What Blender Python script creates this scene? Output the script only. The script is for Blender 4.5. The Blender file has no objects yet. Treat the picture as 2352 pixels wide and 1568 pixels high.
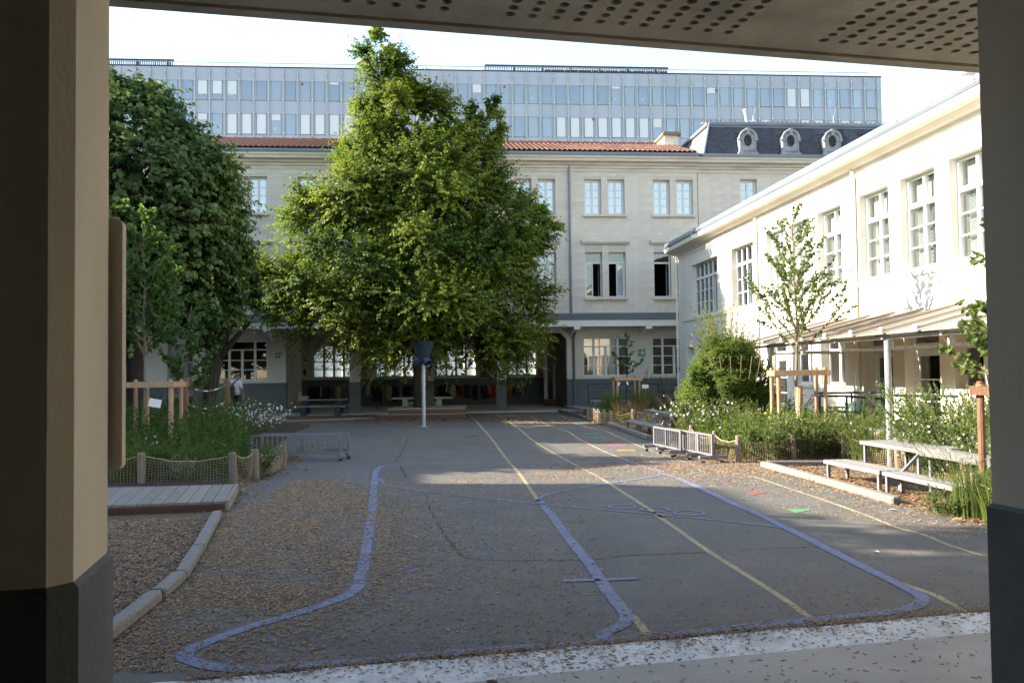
import bpy, math, random
import numpy as np
from mathutils import Matrix, Vector

random.seed(7)
RNG = np.random.default_rng(7)
SC = bpy.context.scene
COL = SC.collection
PI = math.pi
R = math.radians

# ------------------------------------------------------------------ camera, sky, sun, exposure
EYE = 1.65                      # eye height of the photographer
FPX = 2000.0                    # focal length in units of a 2352 px wide frame
TILT, ROLL = math.atan(68 / 2000.0), 0.012
cam_data = bpy.data.cameras.new('camera')
cam_data.sensor_width = 36.0
cam_data.lens = 36.0 * FPX / 2352.0
cam_data.clip_start = 0.05
cam_data.clip_end = 2000.0
cam = bpy.data.objects.new('camera', cam_data)
COL.objects.link(cam)
cam.matrix_world = Matrix.Translation((0, 0, EYE)) @ Matrix.Rotation(R(90) + TILT, 4, 'X') @ Matrix.Rotation(-ROLL, 4, 'Z')
SC.camera = cam

SUN_EL, SUN_AZ = R(25.0), R(-84.0)      # azimuth from +Y towards +X: the sun stands on the left, a little beyond the yard
world = bpy.data.worlds.new('World')
SC.world = world
world.use_nodes = True
wn = world.node_tree
wn.nodes.clear()
sky_tex = wn.nodes.new('ShaderNodeTexSky')
sky_tex.sky_type = 'NISHITA'
sky_tex.sun_disc = False
sky_tex.sun_elevation = SUN_EL
sky_tex.sun_rotation = SUN_AZ
sky_tex.altitude = 50
sky_tex.air_density = 1.3
sky_tex.dust_density = 0.4
sky_tex.ozone_density = 1.5
bg = wn.nodes.new('ShaderNodeBackground')
bg.inputs['Strength'].default_value = 0.105
wo = wn.nodes.new('ShaderNodeOutputWorld')
hs = wn.nodes.new('ShaderNodeHueSaturation')        # a hazy, whitish summer morning sky
hs.inputs['Saturation'].default_value = 0.88
wn.links.new(sky_tex.outputs[0], hs.inputs['Color'])
wn.links.new(hs.outputs[0], bg.inputs[0])
wn.links.new(bg.outputs[0], wo.inputs[0])
sun_data = bpy.data.lights.new('sun', 'SUN')
sun_data.energy = 4.2
sun_data.angle = R(0.5)
sun_data.color = (1.0, 0.90, 0.74)
sun = bpy.data.objects.new('sun', sun_data)
COL.objects.link(sun)
sdir = Vector((math.sin(SUN_AZ) * math.cos(SUN_EL), math.cos(SUN_AZ) * math.cos(SUN_EL), math.sin(SUN_EL)))
sun.rotation_euler = sdir.to_track_quat('Z', 'Y').to_euler()
SC.view_settings.view_transform = 'Standard'
SC.view_settings.look = 'None'
SC.view_settings.exposure = 2.22
SC.view_settings.gamma = 1.0
SC.view_settings.use_curve_mapping = False
SC.cycles.max_bounces = 8
SC.cycles.diffuse_bounces = 4
SC.cycles.transparent_max_bounces = 12
SC.cycles.use_denoising = True
SC.cycles.sample_clamp_indirect = 6.0

# ------------------------------------------------------------------ helpers
def ground_point(x, y, z=0.0):
    """A point of the yard surveyed from the photograph (2352 px wide frame) to the horizontal plane at height z."""
    u, v = (x - 1176) / FPX, -(y - 784) / FPX
    c, s = math.cos(-ROLL), math.sin(-ROLL)
    u, v = u * c - v * s, u * s + v * c
    ct, st = math.cos(TILT), math.sin(TILT)
    d = (u, ct - v * st, st + v * ct)
    t = (z - EYE) / d[2]
    return (d[0] * t, d[1] * t)

def props(o, label=None, cat=None, group=None, kind=None):
    if label: o['label'] = label
    if cat: o['category'] = cat
    if group: o['group'] = group
    if kind: o['kind'] = kind
    return o

def thing(name, label, cat, loc=(0, 0, 0), rz=0.0, group=None):
    o = bpy.data.objects.new(name, None)
    o.empty_display_size = 0.2
    COL.objects.link(o)
    o.location = loc
    o.rotation_euler = (0, 0, rz)
    return props(o, label, cat, group)

def put(name, mesh, parent=None, loc=(0, 0, 0), rot=(0, 0, 0), scale=(1, 1, 1), label=None, kind=None):
    o = bpy.data.objects.new(name, mesh)
    COL.objects.link(o)
    o.parent = parent
    o.location = loc
    o.rotation_euler = rot
    o.scale = scale
    if label: o['label'] = label
    if kind: o['kind'] = kind
    return o

def copy_tree(o, parent=None):
    c = o.copy()
    COL.objects.link(c)
    c.parent = parent
    for ch in list(o.children):
        copy_tree(ch, c)
    return c

class MB:
    """Collects boxes, tubes and sheets into one mesh."""
    def __init__(s):
        s.v, s.f = [], []
    def poly(s, pts):
        n = len(s.v)
        s.v += [tuple(p) for p in pts]
        s.f.append(tuple(range(n, n + len(pts))))
        return s
    def box(s, x0, x1, y0, y1, z0, z1, m=None):
        P = [(x0, y0, z0), (x1, y0, z0), (x1, y1, z0), (x0, y1, z0), (x0, y0, z1), (x1, y0, z1), (x1, y1, z1), (x0, y1, z1)]
        if m is not None: P = [tuple(m @ Vector(p)) for p in P]
        n = len(s.v)
        s.v += P
        s.f += [tuple(n + i for i in q) for q in ((0, 3, 2, 1), (4, 5, 6, 7), (0, 1, 5, 4), (1, 2, 6, 5), (2, 3, 7, 6), (3, 0, 4, 7))]
        return s
    def prism(s, poly, a0, a1, axis='y'):
        """A polygon given in the two other axes, extruded along axis."""
        def P(p, a):
            return (p[0], a, p[1]) if axis == 'y' else ((a, p[0], p[1]) if axis == 'x' else (p[0], p[1], a))
        n, k = len(s.v), len(poly)
        s.v += [P(p, a0) for p in poly] + [P(p, a1) for p in poly]
        s.f.append(tuple(range(n, n + k)))
        s.f.append(tuple(range(n + 2 * k - 1, n + k - 1, -1)))
        for i in range(k):
            j = (i + 1) % k
            s.f.append((n + i, n + k + i, n + k + j, n + j))
        return s
    def tube(s, pts, r, n=8, cap=True):
        pts = [Vector(p) for p in pts]
        rs = r if isinstance(r, (list, tuple)) else [r] * len(pts)
        base = len(s.v)
        up = None
        for i, p in enumerate(pts):
            t = (pts[min(i + 1, len(pts) - 1)] - pts[max(i - 1, 0)])
            t = t.normalized() if t.length > 1e-9 else Vector((0, 0, 1))
            if up is None:
                up = Vector((0, 0, 1)) if abs(t.z) < 0.9 else Vector((1, 0, 0))
            a = t.cross(up)
            if a.length < 1e-6: a = t.cross(Vector((0, 1, 0)))
            a.normalize()
            b = a.cross(t).normalized()
            up = b
            for k in range(n):
                w = 2 * PI * k / n
                s.v.append(tuple(p + a * (math.cos(w) * rs[i]) + b * (math.sin(w) * rs[i])))
        for i in range(len(pts) - 1):
            for k in range(n):
                q = (k + 1) % n
                s.f.append((base + i * n + k, base + i * n + q, base + (i + 1) * n + q, base + (i + 1) * n + k))
        if cap:
            s.f.append(tuple(base + k for k in range(n - 1, -1, -1)))
            s.f.append(tuple(base + (len(pts) - 1) * n + k for k in range(n)))
        return s
    def lathe(s, prof, n=20, c=(0, 0, 0), m=None, cap=True):
        base = len(s.v)
        for (r, z) in prof:
            for k in range(n):
                w = 2 * PI * k / n
                p = Vector((c[0] + r * math.cos(w), c[1] + r * math.sin(w), c[2] + z))
                s.v.append(tuple(m @ p) if m is not None else tuple(p))
        for i in range(len(prof) - 1):
            for k in range(n):
                q = (k + 1) % n
                s.f.append((base + i * n + k, base + i * n + q, base + (i + 1) * n + q, base + (i + 1) * n + k))
        if cap:
            s.f.append(tuple(base + k for k in range(n - 1, -1, -1)))
            s.f.append(tuple(base + (len(prof) - 1) * n + k for k in range(n)))
        return s
    def mesh(s, name, mat, smooth=False):
        me = bpy.data.meshes.new(name)
        me.from_pydata(s.v, [], s.f)
        if mat: me.materials.append(mat)
        if smooth:
            me.polygons.foreach_set('use_smooth', [True] * len(me.polygons))
        me.update()
        return me
    def put(s, name, mat, parent=None, smooth=False, **k):
        return put(name, s.mesh(name, mat, smooth), parent, **k)

def quads_mesh(name, V, F, mat, tint=None, smooth=False):
    """Fast mesh from arrays: V (n,3), F (m,k) with k corners each."""
    me = bpy.data.meshes.new(name)
    V = np.ascontiguousarray(V, dtype=np.float32)
    F = np.ascontiguousarray(F, dtype=np.int32)
    m, k = F.shape
    me.vertices.add(len(V)); me.vertices.foreach_set('co', V.ravel())
    me.loops.add(m * k); me.loops.foreach_set('vertex_index', F.ravel())
    me.polygons.add(m); me.polygons.foreach_set('loop_start', np.arange(0, m * k, k, dtype=np.int32))
    if smooth: me.polygons.foreach_set('use_smooth', np.ones(m, dtype=bool))
    if mat: me.materials.append(mat)
    if tint is not None:
        at = me.attributes.new('tint', 'FLOAT', 'POINT')
        at.data.foreach_set('value', np.ascontiguousarray(tint, dtype=np.float32))
    me.update(calc_edges=True)
    return me

def unit_box(name, mat):
    return MB().box(-.5, .5, -.5, .5, -.5, .5).mesh(name, mat)

def bevel_box(x0, x1, y0, y1, z0, z1, b):
    """A box with its vertical edges and its top edges cut by b: still few faces."""
    m = MB()
    def ring(i, z):
        return [(x0 + i + b, y0 + i, z), (x1 - i - b, y0 + i, z), (x1 - i, y0 + i + b, z), (x1 - i, y1 - i - b, z), (x1 - i - b, y1 - i, z), (x0 + i + b, y1 - i, z), (x0 + i, y1 - i - b, z), (x0 + i, y0 + i + b, z)]
    rings = [ring(b * .6, z0), ring(0, z0 + b), ring(0, z1 - b), ring(b * .6, z1)]
    for r in rings: m.v += r
    for i in range(3):
        for k in range(8):
            q = (k + 1) % 8
            m.f.append((i * 8 + k, i * 8 + q, (i + 1) * 8 + q, (i + 1) * 8 + k))
    m.f.append(tuple(range(7, -1, -1)))
    m.f.append(tuple(range(24, 32)))
    return m

def wall_sheet(m, x0, x1, z0, z1, y0, y1, holes, back=True):
    """A wall from y0 (front) to y1 (back) with rectangular openings (x0,x1,z0,z1), reveals included."""
    xs = sorted({x0, x1, *[h[0] for h in holes], *[h[1] for h in holes]})
    zs = sorted({z0, z1, *[h[2] for h in holes], *[h[3] for h in holes]})
    xs = [x for x in xs if x0 <= x <= x1]
    zs = [z for z in zs if z0 <= z <= z1]
    def hole(i, j):
        if not (0 <= i < len(xs) - 1 and 0 <= j < len(zs) - 1): return True
        cx, cz = (xs[i] + xs[i + 1]) / 2, (zs[j] + zs[j + 1]) / 2
        return any(h[0] < cx < h[1] and h[2] < cz < h[3] for h in holes)
    for i in range(len(xs) - 1):
        for j in range(len(zs) - 1):
            if hole(i, j): continue
            a, b, c, d = xs[i], xs[i + 1], zs[j], zs[j + 1]
            m.poly([(a, y0, c), (b, y0, c), (b, y0, d), (a, y0, d)])
            if back: m.poly([(a, y1, d), (b, y1, d), (b, y1, c), (a, y1, c)])
            if hole(i - 1, j): m.poly([(a, y1, c), (a, y0, c), (a, y0, d), (a, y1, d)])
            if hole(i + 1, j): m.poly([(b, y0, c), (b, y1, c), (b, y1, d), (b, y0, d)])
            if hole(i, j - 1): m.poly([(a, y1, c), (b, y1, c), (b, y0, c), (a, y0, c)])
            if hole(i, j + 1): m.poly([(a, y0, d), (b, y0, d), (b, y1, d), (a, y1, d)])
    return m

# ------------------------------------------------------------------ materials (all procedural)
def mat(name, c1, c2=None, scale=3.0, rough=0.8, metal=0.0, bump=0.0, bscale=None, big=None, bigscale=0.4, rnd=0.0, spec=0.4, detail=6.0, stretch=None, lo=.35, hi=.65):
    """c1..c2 mixed by noise; big = a third colour laid on in broad stains; rnd = brightness spread from object to object."""
    m = bpy.data.materials.new(name)
    m.use_nodes = True
    t = m.node_tree; n = t.nodes; L = t.links
    p = n['Principled BSDF']
    p.inputs['Roughness'].default_value = rough
    p.inputs['Metallic'].default_value = metal
    if 'Specular IOR Level' in p.inputs: p.inputs['Specular IOR Level'].default_value = spec
    tc = n.new('ShaderNodeTexCoord')
    src = tc.outputs['Object']
    if stretch:
        mp = n.new('ShaderNodeMapping'); mp.inputs['Scale'].default_value = stretch
        L.new(src, mp.inputs[0]); src = mp.outputs[0]
    c2 = c2 or c1
    nz = n.new('ShaderNodeTexNoise'); nz.inputs['Scale'].default_value = scale; nz.inputs['Detail'].default_value = detail
    L.new(src, nz.inputs['Vector'])
    rp = n.new('ShaderNodeMapRange'); rp.inputs['From Min'].default_value = lo; rp.inputs['From Max'].default_value = hi
    L.new(nz.outputs[0], rp.inputs[0])
    mx = n.new('ShaderNodeMix'); mx.data_type = 'RGBA'
    mx.inputs[6].default_value = (*c1, 1); mx.inputs[7].default_value = (*c2, 1)
    L.new(rp.outputs[0], mx.inputs[0])
    out = mx.outputs[2]
    if big:
        n2 = n.new('ShaderNodeTexNoise'); n2.inputs['Scale'].default_value = bigscale; n2.inputs['Detail'].default_value = 5
        L.new(src, n2.inputs['Vector'])
        r2 = n.new('ShaderNodeMapRange'); r2.inputs['From Min'].default_value = .48; r2.inputs['From Max'].default_value = .72
        L.new(n2.outputs[0], r2.inputs[0])
        m2 = n.new('ShaderNodeMix'); m2.data_type = 'RGBA'; m2.inputs[7].default_value = (*big, 1)
        L.new(r2.outputs[0], m2.inputs[0]); L.new(out, m2.inputs[6]); out = m2.outputs[2]
    if rnd:
        oi = n.new('ShaderNodeObjectInfo')
        r3 = n.new('ShaderNodeMapRange'); r3.inputs['To Min'].default_value = 1 - rnd; r3.inputs['To Max'].default_value = 1 + rnd
        L.new(oi.outputs['Random'], r3.inputs[0])
        vm = n.new('ShaderNodeVectorMath'); vm.operation = 'SCALE'
        L.new(out, vm.inputs[0]); L.new(r3.outputs[0], vm.inputs['Scale']); out = vm.outputs[0]
    L.new(out, p.inputs['Base Color'])
    if bump:
        nb = n.new('ShaderNodeTexNoise'); nb.inputs['Scale'].default_value = bscale or scale * 4; nb.inputs['Detail'].default_value = 4
        L.new(src, nb.inputs['Vector'])
        bp = n.new('ShaderNodeBump'); bp.inputs['Strength'].default_value = bump; bp.inputs['Distance'].default_value = 0.02
        L.new(nb.outputs[0], bp.inputs['Height']); L.new(bp.outputs[0], p.inputs['Normal'])
    return m

def leaf_mat(name, c1, c2, trans=0.4, rough=0.62, tcol=None):
    """Leaf colour runs from c1 to c2 with the leaf's own tint; some light passes through."""
    m = bpy.data.materials.new(name)
    m.use_nodes = True
    t = m.node_tree; n = t.nodes; L = t.links
    p = n['Principled BSDF']; p.inputs['Roughness'].default_value = rough
    p.inputs['Specular IOR Level'].default_value = 0.22
    at = n.new('ShaderNodeAttribute'); at.attribute_name = 'tint'
    mx = n.new('ShaderNodeMix'); mx.data_type = 'RGBA'
    mx.inputs[6].default_value = (*c1, 1); mx.inputs[7].default_value = (*c2, 1)
    L.new(at.outputs['Fac'], mx.inputs[0]); L.new(mx.outputs[2], p.inputs['Base Color'])
    tr = n.new('ShaderNodeBsdfTranslucent')
    k = n.new('ShaderNodeMix'); k.data_type = 'RGBA'; k.blend_type = 'MULTIPLY'; k.inputs[0].default_value = 1.0
    k.inputs[7].default_value = (*(tcol or (1.5, 1.6, 0.7)), 1)
    L.new(mx.outputs[2], k.inputs[6]); L.new(k.outputs[2], tr.inputs['Color'])
    ms = n.new('ShaderNodeMixShader'); ms.inputs[0].default_value = trans
    L.new(p.outputs[0], ms.inputs[1]); L.new(tr.outputs[0], ms.inputs[2])
    L.new(ms.outputs[0], n['Material Output'].inputs['Surface'])
    return m

def glass_mat(name, tint=(0.9, 0.95, 0.97), through=0.75, rough=0.02):
    """A window pane: clear with a mirror-like skin that grows towards grazing angles."""
    m = bpy.data.materials.new(name)
    m.use_nodes = True
    t = m.node_tree; n = t.nodes; L = t.links
    n.remove(n['Principled BSDF'])
    tr = n.new('ShaderNodeBsdfTransparent'); tr.inputs[0].default_value = (*tint, 1)
    gl = n.new('ShaderNodeBsdfGlossy'); gl.inputs['Roughness'].default_value = rough
    lw = n.new('ShaderNodeFresnel'); lw.inputs[0].default_value = 1.5
    mr = n.new('ShaderNodeMapRange'); mr.inputs['To Min'].default_value = 1 - through; mr.inputs['To Max'].default_value = 1.0
    L.new(lw.outputs[0], mr.inputs[0])
    ms = n.new('ShaderNodeMixShader')
    L.new(mr.outputs[0], ms.inputs[0]); L.new(tr.outputs[0], ms.inputs[1]); L.new(gl.outputs[0], ms.inputs[2])
    L.new(ms.outputs[0], n['Material Output'].inputs['Surface'])
    return m

def frosted_mat(name, c):
    m = bpy.data.materials.new(name)
    m.use_nodes = True
    t = m.node_tree; n = t.nodes; L = t.links
    p = n['Principled BSDF']; p.inputs['Base Color'].default_value = (*c, 1); p.inputs['Roughness'].default_value = .4
    tr = n.new('ShaderNodeBsdfTranslucent')
    tc = n.new('ShaderNodeTexCoord'); nz = n.new('ShaderNodeTexNoise'); nz.inputs['Scale'].default_value = 1.6
    L.new(tc.outputs['Object'], nz.inputs['Vector'])
    mx = n.new('ShaderNodeMix'); mx.data_type = 'RGBA'
    mx.inputs[6].default_value = (.95, .97, .95, 1); mx.inputs[7].default_value = (.68, .80, .70, 1)
    rp = n.new('ShaderNodeMapRange'); rp.inputs['From Min'].default_value = .4; rp.inputs['From Max'].default_value = .65
    L.new(nz.outputs[0], rp.inputs[0]); L.new(rp.outputs[0], mx.inputs[0]); L.new(mx.outputs[2], tr.inputs[0])
    ms = n.new('ShaderNodeMixShader'); ms.inputs[0].default_value = .85
    L.new(p.outputs[0], ms.inputs[1]); L.new(tr.outputs[0], ms.inputs[2])
    L.new(ms.outputs[0], n['Material Output'].inputs['Surface'])
    return m

M = {}
M['cream'] = mat('cream_paint', (.74, .67, .55), (.69, .62, .50), 1.6, .75, bump=.10, bscale=34, big=(.60, .54, .43), bigscale=1.1, stretch=(1.4, 1.4, .8))
M['dado'] = mat('dark_grey_paint', (.085, .094, .10), (.105, .113, .12), 3, .6, bump=.15, bscale=40, big=(.145, .148, .148), bigscale=2.2)
M['slab'] = mat('ceiling_concrete', (.42, .385, .32), (.35, .32, .265), 2.2, .9, bump=.35, bscale=25, big=(.25, .23, .19), bigscale=1.5)
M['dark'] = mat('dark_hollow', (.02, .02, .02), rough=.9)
M['floor'] = mat('smooth_concrete', (.37, .345, .31), (.33, .31, .28), 3, .75, bump=.12, bscale=40, big=(.28, .262, .235), bigscale=1.2)
M['strip'] = mat('rough_pale_concrete', (.64, .64, .63), (.53, .53, .52), 9, .9, bump=.5, bscale=60, big=(.40, .385, .37), bigscale=2.5, lo=.42, hi=.6)
M['mulch'] = mat('wood_chip_litter', (.155, .105, .068), (.08, .054, .036), 30, .95, bump=.9, bscale=60, lo=.4, hi=.6)
M['earth'] = mat('garden_soil', (.075, .052, .035), (.045, .032, .022), 20, .95, bump=.8, bscale=50)
M['chip'] = leaf_mat('wood_chip', (.145, .090, .055), (.46, .32, .195), trans=0.02, rough=.9)
M['litter'] = leaf_mat('dry_leaf', (.14, .075, .035), (.36, .23, .11), trans=.15, rough=.85)
M['timber'] = mat('weathered_timber', (.26, .235, .205), (.18, .163, .145), 6, .85, bump=.4, bscale=20, stretch=(6, 1, 6), rnd=.08)
M['plank'] = mat('grey_deck_board', (.33, .285, .235), (.25, .212, .172), 5, .85, bump=.5, bscale=14, stretch=(12, 1.2, 4), rnd=.12)
M['brown_plank'] = mat('brown_stained_board', (.125, .065, .042), (.085, .045, .03), 5, .75, bump=.3, bscale=14, stretch=(1, 9, 9), rnd=.12)
M['stake'] = mat('pale_round_wood', (.46, .29, .165), (.36, .22, .125), 7, .8, bump=.3, bscale=20, stretch=(5, 5, .8), rnd=.08)
M['old_stake'] = mat('old_round_wood', (.27, .205, .15), (.17, .13, .10), 8, .85, bump=.5, bscale=22, stretch=(6, 6, 1), rnd=.12)
M['red_stake'] = mat('reddish_round_wood', (.25, .125, .065), (.18, .09, .05), 8, .8, bump=.4, bscale=22, stretch=(6, 6, 1), rnd=.1)
M['rope'] = mat('hemp_rope', (.42, .32, .19), (.32, .24, .14), 30, .9)
M['tape'] = mat('white_ribbon', (.7, .7, .68), rough=.7)
M['steel'] = mat('grey_coated_steel', (.19, .18, .19), (.16, .155, .16), 4, .5, bump=.05)
M['galv'] = mat('galvanised_steel', (.50, .52, .54), (.36, .38, .40), 18, .45, metal=.55)
M['black'] = mat('black_plastic', (.02, .02, .022), rough=.5)
M['chrome'] = mat('bright_metal', (.6, .6, .6), rough=.3, metal=.9)
M['bench'] = mat('grey_composite_slat', (.235, .225, .215), (.185, .178, .17), 8, .7, bump=.2, bscale=30, stretch=(1, 8, 8), rnd=.06)
M['bench_leg'] = mat('bench_leg_grey', (.22, .225, .245), (.19, .195, .21), 5, .5)
M['funnel'] = mat('blue_black_plastic', (.022, .034, .055), (.028, .042, .065), 5, .42)
M['rail'] = mat('navy_rail_paint', (.018, .030, .052), (.030, .045, .07), 6, .45)
M['stone'] = mat('pale_limestone', (.68, .615, .525), (.635, .57, .485), 2.5, .85, bump=.15, bscale=40, big=(.58, .515, .43), bigscale=.9, rnd=.045)
M['stone_trim'] = mat('limestone_trim', (.66, .595, .50), (.58, .515, .43), 3, .85, bump=.15, bscale=40, big=(.44, .385, .32), bigscale=1.0, stretch=(.5, 2, 3))
M['mortar'] = mat('lime_mortar', (.58, .52, .44), (.54, .48, .405), 8, .9)
M['zinc'] = mat('zinc_sheet', (.25, .28, .315), (.20, .23, .265), 1.5, .45, metal=.35, stretch=(.4, 3, 3))
M['dark_zinc'] = mat('dark_zinc_flashing', (.07, .078, .09), (.09, .10, .112), 2, .5)
M['tile'] = mat('terracotta_tile', (.235, .122, .088), (.175, .088, .062), 8, .9, rnd=.32)
M['slate'] = mat('slate', (.058, .062, .072), (.042, .045, .054), 5, .7, big=(.020, .022, .026), bigscale=1.1, stretch=(2.2, 2.2, .45), rnd=.22)
M['slate_warm'] = mat('pale_slate', (.20, .195, .19), (.17, .165, .16), 5, .75, rnd=.15)  # paler slate for the left hip face of the mansard
M['white'] = mat('white_render', (.73, .69, .60), (.69, .645, .555), 1.0, .8, bump=.12, bscale=60, big=(.63, .58, .49), bigscale=.5, stretch=(1.6, 1.6, .5))
M['white_wall'] = mat('cream_white_wall', (.60, .57, .50), (.55, .525, .46), .9, .85, bump=.12, bscale=60, big=(.48, .455, .39), bigscale=.6)
M['wall_grey'] = mat('grey_dado_wall', (.105, .115, .125), (.085, .094, .103), .9, .75, big=(.13, .135, .14), bigscale=.9)
M['fascia'] = mat('white_fascia_paint', (.74, .73, .70), (.68, .67, .64), 1.5, .7)
M['frame'] = mat('white_window_paint', (.70, .70, .68), (.66, .66, .64), 3, .5)
M['frame_grey'] = mat('grey_window_paint', (.36, .34, .30), (.33, .31, .28), 3, .6)
M['pane'] = glass_mat('clear_pane', through=.86)
M['pane_office'] = glass_mat('office_pane', tint=(.80, .88, .95), through=.66)
M['pane_blue'] = glass_mat('reflecting_pane', tint=(.62, .74, .85), through=.58)
M['frosted'] = frosted_mat('frosted_pane', (.7, .78, .75))
M['curtain'] = mat('white_curtain', (.72, .74, .78), (.62, .64, .69), 1.0, .9, stretch=(14, 1, .3))
M['blind'] = mat('pale_blind', (.46, .48, .465), (.42, .44, .425), 2, .7)
M['roller'] = mat('white_roller_blind', (.66, .67, .68), rough=.7)
M['office_panel'] = mat('blue_grey_metal_panel', (.40, .43, .49), (.375, .405, .465), .8, .45, metal=.1, rnd=.05)
M['office_fin'] = mat('pale_metal_fin', (.42, .50, .52), (.36, .43, .46), 2, .4, metal=.4)
M['office_dark'] = mat('dark_seal', (.03, .035, .045), rough=.6)
M['louvre'] = mat('dark_louvre', (.06, .065, .075), rough=.6)
M['interior'] = mat('dim_room', (.10, .08, .062), (.08, .065, .05), 1, .9)
M['office_in'] = mat('office_room', (.15, .19, .24), (.10, .13, .17), .7, .8, rnd=.35)
def worn(name, c, keep=.60):
    m = mat(name, c, tuple(v * .8 for v in c), 14, .9, bump=.2, bscale=80, big=tuple(v * .72 for v in c), bigscale=1.6)
    n = m.node_tree.nodes; L = m.node_tree.links; p = n['Principled BSDF']
    tc = n.new('ShaderNodeTexCoord')
    vals = []
    for s_, d_, a, b in ((1.3, 4, .38, .66), (120, 3, keep - .07, keep + .05)):
        z = n.new('ShaderNodeTexNoise'); z.inputs['Scale'].default_value = s_; z.inputs['Detail'].default_value = d_; L.new(tc.outputs['Object'], z.inputs['Vector'])
        r = n.new('ShaderNodeMapRange'); r.inputs[1].default_value = a; r.inputs[2].default_value = b; L.new(z.outputs[0], r.inputs[0]); vals.append(r.outputs[0])
    mu = n.new('ShaderNodeMath'); mu.operation = 'MULTIPLY_ADD'; L.new(vals[0], mu.inputs[0]); mu.inputs[1].default_value = .75; mu.inputs[2].default_value = .25
    m2 = n.new('ShaderNodeMath'); m2.operation = 'MULTIPLY'; L.new(mu.outputs[0], m2.inputs[0]); L.new(vals[1], m2.inputs[1])
    tr = n.new('ShaderNodeBsdfTransparent'); ms = n.new('ShaderNodeMixShader')
    L.new(m2.outputs[0], ms.inputs[0]); L.new(p.outputs[0], ms.inputs[1]); L.new(tr.outputs[0], ms.inputs[2]); L.new(ms.outputs[0], n['Material Output'].inputs['Surface'])
    return m
M['asphalt_patch'] = mat('asphalt_seam', (.062, .058, .053), (.045, .043, .040), 20, .95, bump=.5)
M['paint_court'] = worn('court_line_paint', (.205, .228, .33), .60)
M['paint_yellow'] = worn('yellow_ground_paint', (.43, .36, .215), .59)
for k_, c_ in dict(red=(.42, .085, .085), orange=(.50, .20, .06), green=(.10, .32, .14), cyan=(.09, .30, .36), blue=(.08, .15, .38), pink=(.38, .12, .22), amber=(.50, .28, .07), white=(.34, .36, .42)).items():
    M['paint_' + k_] = worn(k_ + '_ground_paint', c_, .57)
# ------------------------------------------------------------------ ground
def asphalt():
    m = bpy.data.materials.new('worn_asphalt')
    m.use_nodes = True
    t = m.node_tree; n = t.nodes; L = t.links
    p = n['Principled BSDF']; p.inputs['Roughness'].default_value = .85
    tc = n.new('ShaderNodeTexCoord'); o = tc.outputs['Object']
    def noise(s, d=6, r=.55):
        z = n.new('ShaderNodeTexNoise'); z.inputs['Scale'].default_value = s; z.inputs['Detail'].default_value = d; z.inputs['Roughness'].default_value = r
        L.new(o, z.inputs['Vector']); return z.outputs[0]
    def ramp(s, a, b, c=0, d=1):
        r = n.new('ShaderNodeMapRange'); r.inputs[1].default_value = a; r.inputs[2].default_value = b; r.inputs[3].default_value = c; r.inputs[4].default_value = d
        L.new(s, r.inputs[0]); return r.outputs[0]
    def mix(f, a, b):
        x = n.new('ShaderNodeMix'); x.data_type = 'RGBA'
        if isinstance(f, float): x.inputs[0].default_value = f
        else: L.new(f, x.inputs[0])
        for i, q in ((6, a), (7, b)):
            if isinstance(q, tuple): x.inputs[i].default_value = (*q, 1)
            else: L.new(q, x.inputs[i])
        return x.outputs[2]
    base = mix(ramp(noise(.35, 5), .35, .65), (.097, .092, .086), (.073, .070, .066))
    base = mix(ramp(noise(1.7, 6), .45, .7), base, (.118, .108, .094))
    base = mix(ramp(noise(240, 2), .52, .68), base, (.15, .145, .135))
    base = mix(ramp(noise(130, 2), .60, .70), base, (.028, .028, .029))
    base = mix(ramp(noise(420, 1), .62, .70), base, (.26, .24, .205))
    dust = n.new('ShaderNodeMath'); dust.operation = 'MULTIPLY'
    L.new(ramp(noise(.55, 7, .62), .47, .68), dust.inputs[0]); L.new(ramp(noise(26, 4), .35, .7), dust.inputs[1])
    base = mix(dust.outputs[0], base, (.155, .115, .078))
    L.new(base, p.inputs['Base Color'])
    bp = n.new('ShaderNodeBump'); bp.inputs['Strength'].default_value = .55; bp.inputs['Distance'].default_value = .006
    L.new(noise(160, 4), bp.inputs['Height']); L.new(bp.outputs[0], p.inputs['Normal'])
    return m
M['asphalt'] = asphalt()
g = MB()
g.poly([(-300, -300, 0), (300, -300, 0), (300, 300, 0), (-300, 300, 0)])
GROUND = g.put('ground', M['asphalt'], kind='structure')

def smooth_line(P, n=6, closed=False):
    P = [np.array(p, float) for p in P]
    out = []
    m = len(P)
    for i in range(m if closed else m - 1):
        p0, p1, p2, p3 = (P[(i - 1) % m], P[i], P[(i + 1) % m], P[(i + 2) % m]) if closed else (P[max(i - 1, 0)], P[i], P[i + 1], P[min(i + 2, m - 1)])
        for k in range(n):
            t = k / n
            out.append(.5 * (2 * p1 + (p2 - p0) * t + (2 * p0 - 5 * p1 + 4 * p2 - p3) * t * t + (3 * p1 - p0 - 3 * p2 + p3) * t ** 3))
    if not closed: out.append(P[-1])
    return out

def ribbon(P, w, z, mb, closed=False, wob=.002):
    n = len(P)
    idx = []
    for i, p in enumerate(P):
        a = P[(i - 1) % n] if (closed or i > 0) else p
        b = P[(i + 1) % n] if (closed or i < n - 1) else p
        d = b - a; d = d / (np.linalg.norm(d) + 1e-9)
        nn = np.array([-d[1], d[0]])
        k = len(mb.v)
        q, s_ = p + nn * (w / 2 + random.uniform(-wob, wob)), p - nn * (w / 2 + random.uniform(-wob, wob))
        mb.v += [(q[0], q[1], z), (s_[0], s_[1], z)]
        idx.append(k)
    for i in range(n if closed else n - 1):
        a, b = idx[i], idx[(i + 1) % n]
        mb.f.append((a + 1, b + 1, b, a))

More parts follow.
